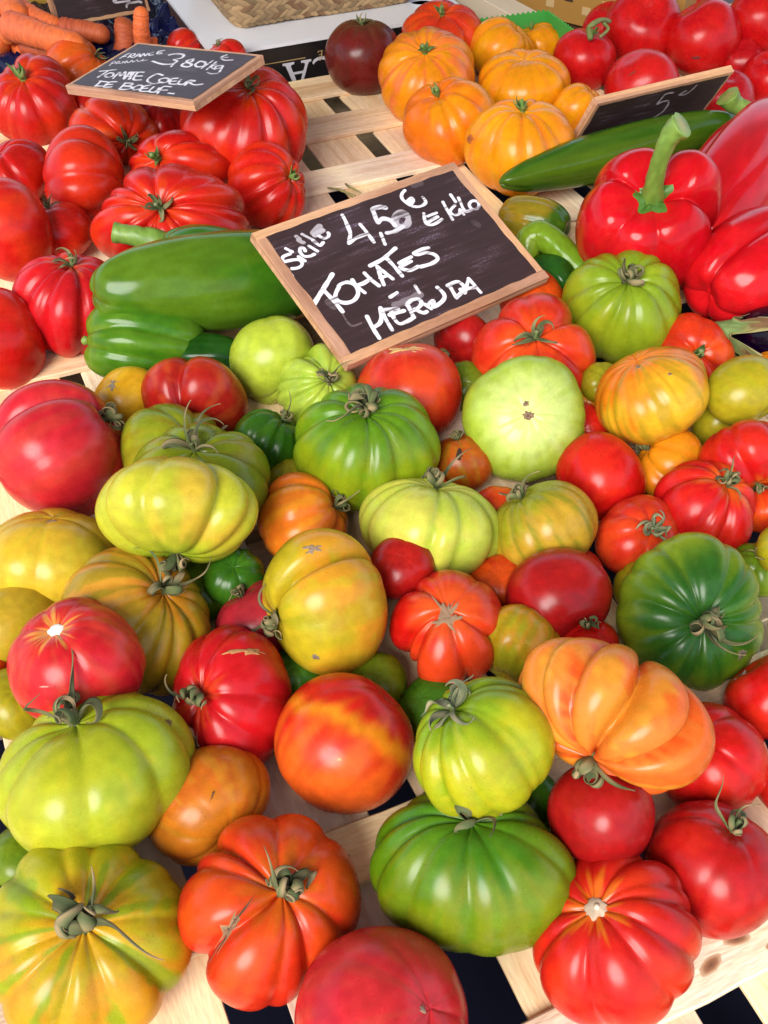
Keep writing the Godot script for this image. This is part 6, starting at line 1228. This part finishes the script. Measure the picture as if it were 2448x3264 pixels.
# a box with UVs along its longest side (x), chamfered by c, its long edges wavering by w
func board_mesh(l: float, h: float, w: float, c: float, waver := 0.0, seed := 0.0) -> ArrayMesh:
	var st := SurfaceTool.new()
	st.begin(Mesh.PRIMITIVE_TRIANGLES)
	var seg := maxi(1, int(l / 0.02)) if waver > 0 else 1
	var prof := [Vector2(-w / 2, -h / 2 + c), Vector2(-w / 2, h / 2 - c), Vector2(-w / 2 + c, h / 2), Vector2(w / 2 - c, h / 2), Vector2(w / 2, h / 2 - c), Vector2(w / 2, -h / 2 + c), Vector2(w / 2 - c, -h / 2), Vector2(-w / 2 + c, -h / 2)]
	var vo := fposmod(seed * 0.37, 1.0)
	var at := func(i: int, k: int) -> Vector3:
		var p: Vector2 = prof[k]
		var x := -l / 2 + l * i / seg
		var z := p.x + (waver * NZ.get_noise_2d(x * 2600.0 + seed * 99.0, signf(p.x) * 50.0) if waver > 0 else 0.0)
		return Vector3(x, p.y, z)
	var run := 0.0
	for k in 8:
		var k2 := (k + 1) % 8
		var len: float = (prof[k2] - prof[k]).length()
		for i in seg:
			var q := [at.call(i, k), at.call(i + 1, k), at.call(i + 1, k2), at.call(i, k2)]
			var uvs := [Vector2(q[0].x * 3.0 + vo * 5.0, vo + run * 6.0), Vector2(q[1].x * 3.0 + vo * 5.0, vo + run * 6.0), Vector2(q[2].x * 3.0 + vo * 5.0, vo + (run + len) * 6.0), Vector2(q[3].x * 3.0 + vo * 5.0, vo + (run + len) * 6.0)]
			var n: Vector3 = (q[3] - q[0]).cross(q[1] - q[0]).normalized()
			if n.dot(Vector3(0, (prof[k].y + prof[k2].y) / 2, (prof[k].x + prof[k2].x) / 2)) < 0: n = -n
			var ord := [0, 3, 2, 0, 2, 1]
			var fn: Vector3 = (q[2] - q[0]).cross(q[3] - q[0])
			if fn.dot(n) < 0: ord = [0, 2, 3, 0, 1, 2]
			for j in ord:
				st.set_normal(n)
				st.set_uv(uvs[j])
				st.add_vertex(q[j])
		run += len
	for e in [-1, 1]:
		var i: int = 0 if e < 0 else seg
		for k in range(1, 7):
			var ord := [0, k, k + 1] if e < 0 else [0, k + 1, k]
			for j in ord:
				st.set_normal(Vector3(e, 0, 0))
				var p: Vector3 = at.call(i, j)
				st.set_uv(Vector2(p.y * 3.0, p.z * 6.0 + vo))
				st.add_vertex(p)
	return st.commit()

func board(called: String, mat: Material, parent: Node, at: Vector3, l: float, h: float, w: float, turn := 0.0, waver := 0.0, c := 0.0008) -> MeshInstance3D:
	var o := mesh_node(board_mesh(l, h, w, c, waver, at.x * 13.0 + at.z * 29.0 + 7.0), mat)
	o.position = at
	o.rotation.y = turn
	return put(o, called, parent)

# ---------- fruit ----------
class Fruit:
	var R := Vector3.ONE
	var tab := PackedFloat32Array()
	var low := 0.4
	var tw := 0.0
	var dt := 0.16
	var db := 0.06
	var dw := 0.30
	var pe := 0.9
	var taper := 0.0
	var bk := []
	var so := 0.0
	var nz: FastNoiseLite
	var bend := 0.0
	var na := 0.030
	func setup(n: int, d: float, w: float, gr: Array, r: RandomNumberGenerator) -> void:
		tab.resize(720)
		var gs := []
		var ph := r.randf() * TAU
		for i in n:
			gs.append([ph + TAU * (i + r.randf_range(-0.38, 0.38)) / n, d * r.randf_range(0.35, 1.55), w * r.randf_range(0.6, 1.35)])
		for g in gr:
			gs.append([deg_to_rad(g[0]), g[1], g[2]])
		for k in 720:
			var a := TAU * k / 720
			var s := 0.0
			for g in gs:
				var x: float = absf(wrapf(a - g[0], -PI, PI))
				s += g[1] * exp(-(sqrt(x * x + 0.0005) - 0.022) / g[2] * 1.25)
			tab[k] = s
		var mn := 9.0
		for k in 720: mn = minf(mn, tab[k])
		for k in 720: tab[k] = minf(tab[k] - mn, 0.5)
		for k in [2, 3, 4]:
			bk.append([k, r.randf_range(-0.05, 0.05) / (k * 0.5), r.randf() * TAU])
		so = r.randf() * 200.0
		tw = r.randf_range(-0.35, 0.35)
	func rib(ph: float) -> float:
		var x := fposmod(ph / TAU * 720.0, 720.0)
		var i := int(x)
		return lerpf(tab[i % 720], tab[(i + 1) % 720], x - i)
	func groove(th: float, ph: float) -> float:
		var q := th / PI
		var g := rib(ph + tw * (q - 0.2) + 0.05 * sin(q * 7.0 + so))
		return g * lerpf(1.0, low, smoothstep(0.2, 0.72, q))
	func surf(th: float, ph: float) -> Vector3:
		var st := sin(th)
		var ct := cos(th)
		var rho := pow(st, pe)
		var g := groove(th, ph)
		var b := 0.0
		for e in bk: b += e[1] * cos(e[0] * ph + e[2])
		var r := rho * (1.0 - g) * (1.0 + b)
		var y := ct * (1.0 - g * 0.45)
		if ct > 0: y -= dt * exp(-pow(rho / dw, 2.0)) + g * 0.25 * rho * ct
		else: y += db * exp(-pow(rho / 0.26, 2.0))
		r *= 1.0 - taper * (0.5 - 0.5 * ct)
		var p := Vector3(r * cos(ph), y, r * sin(ph))
		p *= 1.0 + na * nz.get_noise_3d(p.x * 70.0 + so, p.y * 70.0, p.z * 70.0)
		if na > 0.05: p *= 1.0 + 0.012 * nz.get_noise_3d(p.x * 230.0 + so, p.y * 120.0, p.z * 230.0)
		p *= R
		if bend != 0.0: p.x += bend * (p.y * p.y / R.y - R.y * 0.3)
		return p

var PAL := {}
func pal(n: String, b: Color, a := Color(0, 0, 0), am := 0.0, o := {}) -> void:
	var d := {b = b, a = a, am = am, s = b, sm = 0.0, se = 0.3, l = b, lm = 0.0, le = 0.3, g = b, gm = 0.0, k = b, km = 0.0, kf = 7.0, an = 0.55}
	d.merge(o, true)
	PAL[n] = d

func fruit_mesh(F: Fruit, P: Dictionary, nu: int, dir: Vector3, band := 0.0, off := 0.0) -> ArrayMesh:
	var nv := int(nu * 0.56)
	var pts := PackedVector3Array()
	var cols := PackedColorArray()
	var idx := PackedInt32Array()
	for j in nv + 1:
		var u := float(j) / nv
		var th := PI * (u - 0.085 * sin(TAU * u))
		var q := th / PI
		var st := sin(th)
		var cnt := nu
		if j == 0 or j == nv: cnt = 1
		for i in cnt:
			var ph := TAU * i / nu
			var p := F.surf(th, ph)
			pts.append(p)
			var d := Vector3(st * cos(ph), cos(th), st * sin(ph))
			var n1 := NZ.get_noise_3d(d.x * 90 + F.so, d.y * 90, d.z * 90)
			var n3 := NZ.get_noise_3d(d.x * 420, d.y * 420 + F.so, d.z * 420)
			var f: float = P.kf
			var n2 := NZ.get_noise_3d(cos(ph) * f * 60.0, sin(ph) * f * 60.0 + F.so, q * 130.0)
			var c: Color = P.b
			c = c.lerp(P.a, smoothstep(0.28, 0.72, 0.5 + 0.5 * d.dot(dir) * 0.9 + n1 * P.an * 0.8 + n2 * 0.24) * P.am)
			if P.sm > 0: c = c.lerp(P.s, (1.0 - smoothstep(P.se * 0.35, P.se, q + n2 * 0.10)) * P.sm)
			if P.lm > 0: c = c.lerp(P.l, smoothstep(1.0 - P.le, 1.0 - P.le * 0.35, q + n2 * 0.07) * P.lm)
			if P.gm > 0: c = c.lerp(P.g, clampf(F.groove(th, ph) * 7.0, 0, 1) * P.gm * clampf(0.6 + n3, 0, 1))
			if P.km > 0: c = c.lerp(P.k, smoothstep(0.12, 0.45, n2 + n3 * 0.25 + n1 * 0.2) * P.km * smoothstep(0.05, 0.25, st))
			if band > 0: c = c.lerp(P.k, exp(-pow((d.dot(dir) - off + n1 * 0.14 + n2 * 0.06) / band, 2.0)) * 0.8)
			c = c * (1.0 + 0.15 * n3 + 0.12 * n1)
			c.a = 1
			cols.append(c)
	for j in nv:
		var a0 := 0 if j == 0 else 1 + (j - 1) * nu
		var b0 := 1 + j * nu
		for i in nu:
			var i2 := (i + 1) % nu
			if j == 0: idx.append_array([0, b0 + i, b0 + i2])
			elif j == nv - 1: idx.append_array([a0 + i, b0, a0 + i2])
			else: idx.append_array([a0 + i, b0 + i, a0 + i2, a0 + i2, b0 + i, b0 + i2])
	return skin_mesh(pts, cols, idx)

# height of the skin near the stem above the local point (x, z)
func lift(F: Fruit, p: Vector3) -> Vector3:
	var x := p.x / F.R.x
	var z := p.z / F.R.z
	var rho := sqrt(x * x + z * z)
	if rho > 0.92 or p.y < 0: return p
	var th := asin(clampf(pow(rho, 1.0 / F.pe), 0, 1))
	var y := F.surf(th, atan2(z, x)).y + 0.0009
	if p.y < y: p.y = y
	return p

func sepal_mesh(F: Fruit, ph: float, a0: float, bendv: float, yaw: float, twist: float, length: float, width: float, ca: Color, cb: Color) -> ArrayMesh:
	var n := 20
	var k := 8
	var pts := PackedVector3Array()
	var cols := PackedColorArray()
	var idx := PackedInt32Array()
	var base := F.surf(0.06, ph).y
	var er := Vector3(cos(ph), 0, sin(ph))
	var pos := er * 0.0016 + Vector3(0, base + 0.0004, 0)
	var d := er * cos(a0) + Vector3.UP * sin(a0)
	var s := Vector3(-sin(ph), 0, cos(ph))
	var nn := s.cross(d).normalized()
	var ds := length / (n - 1)
	for i in n:
		var t := float(i) / (n - 1)
		var w := width * 0.5 * (0.50 + 0.80 * sin(PI * pow(t, 0.6))) * (1.0 - 0.80 * t * t)
		for e in k:
			var q := TAU * e / k
			var x := cos(q)
			var off := s * x * w + nn * (sin(q) * (0.00032 + w * 0.08) + w * 0.60 * x * x)
			var v := pos + off
			if i > 1: v = lift(F, v)
			pts.append(v)
			var m := NZ.get_noise_3d(t * 160 + ph * 300, e * 40, a0 * 700)
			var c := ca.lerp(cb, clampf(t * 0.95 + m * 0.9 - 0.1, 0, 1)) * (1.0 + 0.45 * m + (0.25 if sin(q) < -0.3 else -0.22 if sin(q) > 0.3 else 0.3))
			cols.append(c)
		var g := smoothstep(0.08, 0.5, t) * 1.5
		var r1 := Basis(s, -bendv * ds * g)
		var r2 := Basis(nn, yaw * ds * g)
		d = (r2 * (r1 * d)).normalized()
		s = (r2 * s)
		s = Basis(d, twist * ds) * s
		s = (s - d * s.dot(d)).normalized()
		nn = s.cross(d).normalized()
		pos += d * ds
		pos = lift(F, pos)
	for i in n - 1:
		for e in k:
			var A := i * k + e
			var B := i * k + (e + 1) % k
			idx.append_array([A, A + k, B, B, A + k, B + k])
	return skin_mesh(pts, cols, idx)

func calyx(root: Node3D, F: Fruit, kind: int, r: RandomNumberGenerator, bs: Basis, at: Vector3, cs := 1.0) -> void:
	var sc := clampf(F.R.x / 0.042, 0.55, 1.3) * cs
	var base := F.surf(0.04, 0.0).y
	var ca: Color
	var cb: Color
	var stub := 0.006 * sc
	var cnt := 6
	match kind:
		1:
			ca = Color(0.075, 0.098, 0.030); cb = Color(0.22, 0.15, 0.075); cnt = r.randi_range(6, 9)
		2:
			ca = Color(0.10, 0.13, 0.04); cb = Color(0.20, 0.16, 0.07); cnt = 6
		3:
			ca = Color(0.10, 0.19, 0.03); cb = Color(0.16, 0.19, 0.06); cnt = 5
		4:
			ca = Color(0.13, 0.16, 0.07); cb = Color(0.27, 0.22, 0.13); cnt = 7
		7:
			ca = Color(0.02, 0.018, 0.013); cb = Color(0.06, 0.05, 0.035); cnt = 5
	var body := Node3D.new()
	var stem_path := []
	var lean := Vector3(r.randf_range(-1, 1), 0, r.randf_range(-1, 1)) * 0.0022 * sc
	var len := (0.005 if kind != 3 else 0.007) * sc * r.randf_range(0.8, 1.4)
	for i in 6:
		var t := i / 5.0
		stem_path.append(Vector3(0, base - 0.0015, 0) + Vector3.UP * len * t * 1.25 + lean * t * t)
	var rr := []
	for v in [2.2, 1.5, 1.25, 1.2, 1.35, 1.45]: rr.append(v * 0.001 * sc * (1.35 if kind == 3 else 1.0))
	var stem := mesh_node(tube_mesh(stem_path, rr, ca * 1.1, ca * 1.2, 9, 0.35, Color(0.30, 0.26, 0.15)), M.stalk)
	stem.transform = Transform3D(bs, at)
	put(stem, "stem", root)
	for i in cnt:
		var ph := TAU * (i + r.randf_range(-0.3, 0.3)) / cnt
		var a0 := 0.9
		var kv := -120.0
		var yw := r.randf_range(-70, 70)
		var tws := r.randf_range(-60, 60)
		var L := 0.016
		var W := 0.0042
		match kind:
			1, 7:
				a0 = r.randf_range(0.6, 1.35)
				L = r.randf_range(0.016, 0.028)
				W = r.randf_range(0.0026, 0.0046)
				kv = r.randf_range(-400, -150)
				yw = r.randf_range(-260, 260)
				tws = r.randf_range(-140, 140)
				if r.randf() < 0.2: kv = r.randf_range(120, 300)
				if r.randf() < 0.16:
					kv = r.randf_range(-50, 60)
					yw = r.randf_range(-90, 90)
					L = r.randf_range(0.024, 0.034)
					W = 0.0018
			2:
				a0 = r.randf_range(0.3, 1.2)
				L = r.randf_range(0.010, 0.020)
				W = r.randf_range(0.0020, 0.0032)
				kv = r.randf_range(-160, 160)
				yw = r.randf_range(-150, 150)
			3:
				a0 = r.randf_range(0.6, 1.3)
				L = r.randf_range(0.007, 0.013)
				W = r.randf_range(0.0030, 0.0044)
				kv = r.randf_range(-170, 60)
			4:
				a0 = r.randf_range(0.25, 1.0)
				L = r.randf_range(0.022, 0.036)
				W = r.randf_range(0.0030, 0.0062)
				kv = r.randf_range(-120, 90)
				yw = r.randf_range(-120, 120)
				tws = r.randf_range(-120, 120)
		var o := mesh_node(sepal_mesh(F, ph, a0, kv / sc, yw / sc, tws / sc, L * sc, W * sc, ca, cb), M.sepal)
		put(o, "sepal", stem)

# a patch lying on the skin: scars and cracks
func patch(F: Fruit, th: float, ph: float, rad: float, aspect: float, turn: float, ca: Color, cb: Color, jag: float, up := 0.0004) -> ArrayMesh:
	var pts := PackedVector3Array()
	var cols := PackedColorArray()
	var idx := PackedInt32Array()
	var c := F.surf(th, ph)
	var e := 0.03
	var du := (F.surf(th, ph + e) - F.surf(th, ph - e)).normalized()
	var dv := (F.surf(minf(th + e, PI - 0.01), ph) - F.surf(maxf(th - e, 0.01), ph)).normalized()
	var n := c.normalized()
	du = (du - n * du.dot(n)).normalized()
	dv = n.cross(du)
	var a1 := du * cos(turn) + dv * sin(turn)
	var a2 := dv * cos(turn) - du * sin(turn)
	var rings := 4
	var k := 22
	pts.append(c + n * up * 1.5)
	cols.append(cb)
	for j in rings:
		var f := float(j + 1) / rings
		for i in k:
			var q := TAU * i / k
			var rr := rad * f * (1.0 + jag * NZ.get_noise_3d(i * 57.0, th * 900, ph * 400 + j * 6.0))
			var v := c + a1 * cos(q) * rr + a2 * sin(q) * rr * aspect
			# drop onto the skin along the radius
			var l := Vector3(v.x / F.R.x, v.y / F.R.y, v.z / F.R.z).normalized()
			var s := F.surf(acos(clampf(l.y, -1, 1)), atan2(l.z, l.x))
			if l.y > 0.93 or l.y < -0.93: s = v
			v = s + n * (up if j < rings - 1 else -0.0003)
			pts.append(v)
			var m := NZ.get_noise_3d(i * 80.0, j * 70.0, th * 500)
			cols.append(cb.lerp(ca, clampf(f + m * 0.7, 0, 1)) * (1.0 + 0.3 * m))
	for i in k:
		idx.append_array([0, 1 + i, 1 + (i + 1) % k])
	for j in rings - 1:
		for i in k:
			var A := 1 + j * k + i
			var B := 1 + j * k + (i + 1) % k
			idx.append_array([A, A + k, B, B, A + k, B + k])
	return skin_mesh(pts, cols, idx, false)

var GROUPS := {"mix": "mixed ripe and unripe ribbed tomatoes in the front heap", "ox": "red oxheart tomatoes heaped on the left", "or": "orange tomatoes on the bare slats", "vi": "round red tomatoes heaped at the back right", "pep": "sweet peppers around the price boards", "car": "carrots in the back left corner"}

func fruit(called: String, cat: String, grp: String, label: String, at: Vector3, ax: Vector3, ay: Vector3, az: Vector3, R: Vector3, o: Dictionary) -> Node3D:
	var r := RandomNumberGenerator.new()
	r.seed = int(o.seed) * 7919 + 11
	var F := Fruit.new()
	F.nz = NZ
	F.R = R
	F.low = o.low
	if o.has("dt"): F.dt = o.dt
	if o.has("dw"): F.dw = o.dw
	if o.has("db"): F.db = o.db
	if o.has("pe"): F.pe = o.pe
	if o.has("taper"): F.taper = o.taper
	if o.has("bend"): F.bend = o.bend
	if o.has("na"): F.na = o.na
	F.setup(o.n, o.d, o.w, o.get("gr", []), r)
	if o.has("tw"): F.tw = o.tw
	var P: Dictionary = PAL[o.col]
	var bs := Basis(ax, ay, az)
	var mat: Material = M[o.get("mat", "skin")]
	var body := mesh_node(fruit_mesh(F, P, o.nu, o.get("dir", Vector3(0, -0.3, 0)), o.get("band", 0.0), o.get("off", 0.0)), mat)
	var cal: int = o.cal
	var xs: Array = o.get("x", [])
	var root: Node3D
	if cal == 0 and xs.is_empty() and not o.has("stem"):
		root = body
		body.transform = Transform3D(bs, at)
		put(root, called)
	else:
		root = Node3D.new()
		var down: float = sqrt(pow(ax.y * R.x, 2) + pow(ay.y * R.y, 2) + pow(az.y * R.z, 2))
		root.position = at - Vector3(0, down, 0)
		put(root, called)
		var loc := Vector3(0, down, 0)
		body.transform = Transform3D(bs, loc)
		put(body, "fruit_skin", root)
		if cal in [1, 2, 3, 4, 7]:
			calyx(root, F, cal, r, bs, loc, o.get("cs", 1.0))
		elif cal == 5 or cal == 6:
			var ca := Color(0.75, 0.70, 0.55) if cal == 5 else Color(0.42, 0.27, 0.17)
			var cb := Color(0.85, 0.82, 0.74) if cal == 5 else Color(0.55, 0.42, 0.30)
			var y0 := F.surf(0.12, 0.0).y
			var pts := []
			for k in 5: pts.append(Vector3(0, F.surf(0.03, 0.0).y - 0.001 + 0.00065 * k, 0))
			var rad := R.x * 0.13
			var sm := mesh_node(tube_mesh(pts, [rad, rad * 1.04, rad * 0.98, rad * 0.8, rad * 0.45], ca, cb, 16, 0.22, cb), M.scar)
			sm.transform = Transform3D(bs, loc)
			put(sm, "stem_scar", root)
			if cal == 6:
				var nub := mesh_node(tube_mesh([Vector3(rad * 0.2, pts[4].y - 0.0004, 0), Vector3(rad * 0.22, pts[4].y + 0.0007, 0), Vector3(rad * 0.2, pts[4].y + 0.0012, 0)], [rad * 0.3, rad * 0.26, rad * 0.1], Color(0.62, 0.5, 0.36), Color(0.66, 0.55, 0.42), 9, 0.3), M.scar)
				put(nub, "scar_core", sm)
		if o.has("stem"):
			var sp: Dictionary = o.stem
			var path := curve(sp.p, 22)
			var rad := curve(sp.r, 22)
			var s2 := mesh_node(tube_mesh(path, rad, sp.a, sp.b, 14, 0.10, sp.cap), M.pepstem)
			put(s2, "stem", root)
			s2.position = -root.position
			if sp.has("collar"):
				var kk := 44
				var cp := PackedVector3Array()
				var cc := PackedColorArray()
				var ci := PackedInt32Array()
				for j in 5:
					for i in kk:
						var ph := TAU * i / kk
						var f: float = sp.collar * (0.25 + 0.25 * j) * (1.0 + (0.22 * cos(ph * 5.0) + 0.1 * NZ.get_noise_2d(i * 60, 9)) * (1.0 if j > 2 else 0.3))
						var l := Vector3(cos(ph) * f, 0, sin(ph) * f)
						var s := lift(F, Vector3(l.x, 0.0001, l.z))
						cp.append(s + Vector3(0, 0.0016 - 0.0006 * j, 0))
						cc.append(sp.a * Color(0.45, 0.6, 0.6) * (0.75 + 0.1 * j + 0.3 * NZ.get_noise_2d(i * 50, j * 60)))
				for j in 4:
					for i in kk:
						var A := j * kk + i
						var B := j * kk + (i + 1) % kk
						ci.append_array([A, A + kk, B, B, A + kk, B + kk])
				var cm := mesh_node(skin_mesh(cp, cc, ci, false), M.pepstem)
				cm.transform = Transform3D(bs, loc)
				put(cm, "stem_collar", root)
		for e in xs:
			var cs := mesh_node(patch(F, e[1], e[2], e[3], e[4], e[5], e[6], e[7], e[8]), M.scar)
			cs.transform = Transform3D(bs, loc)
			put(cs, e[0], root)
	tag(root, label, cat, GROUPS.get(grp, ""))
	return root
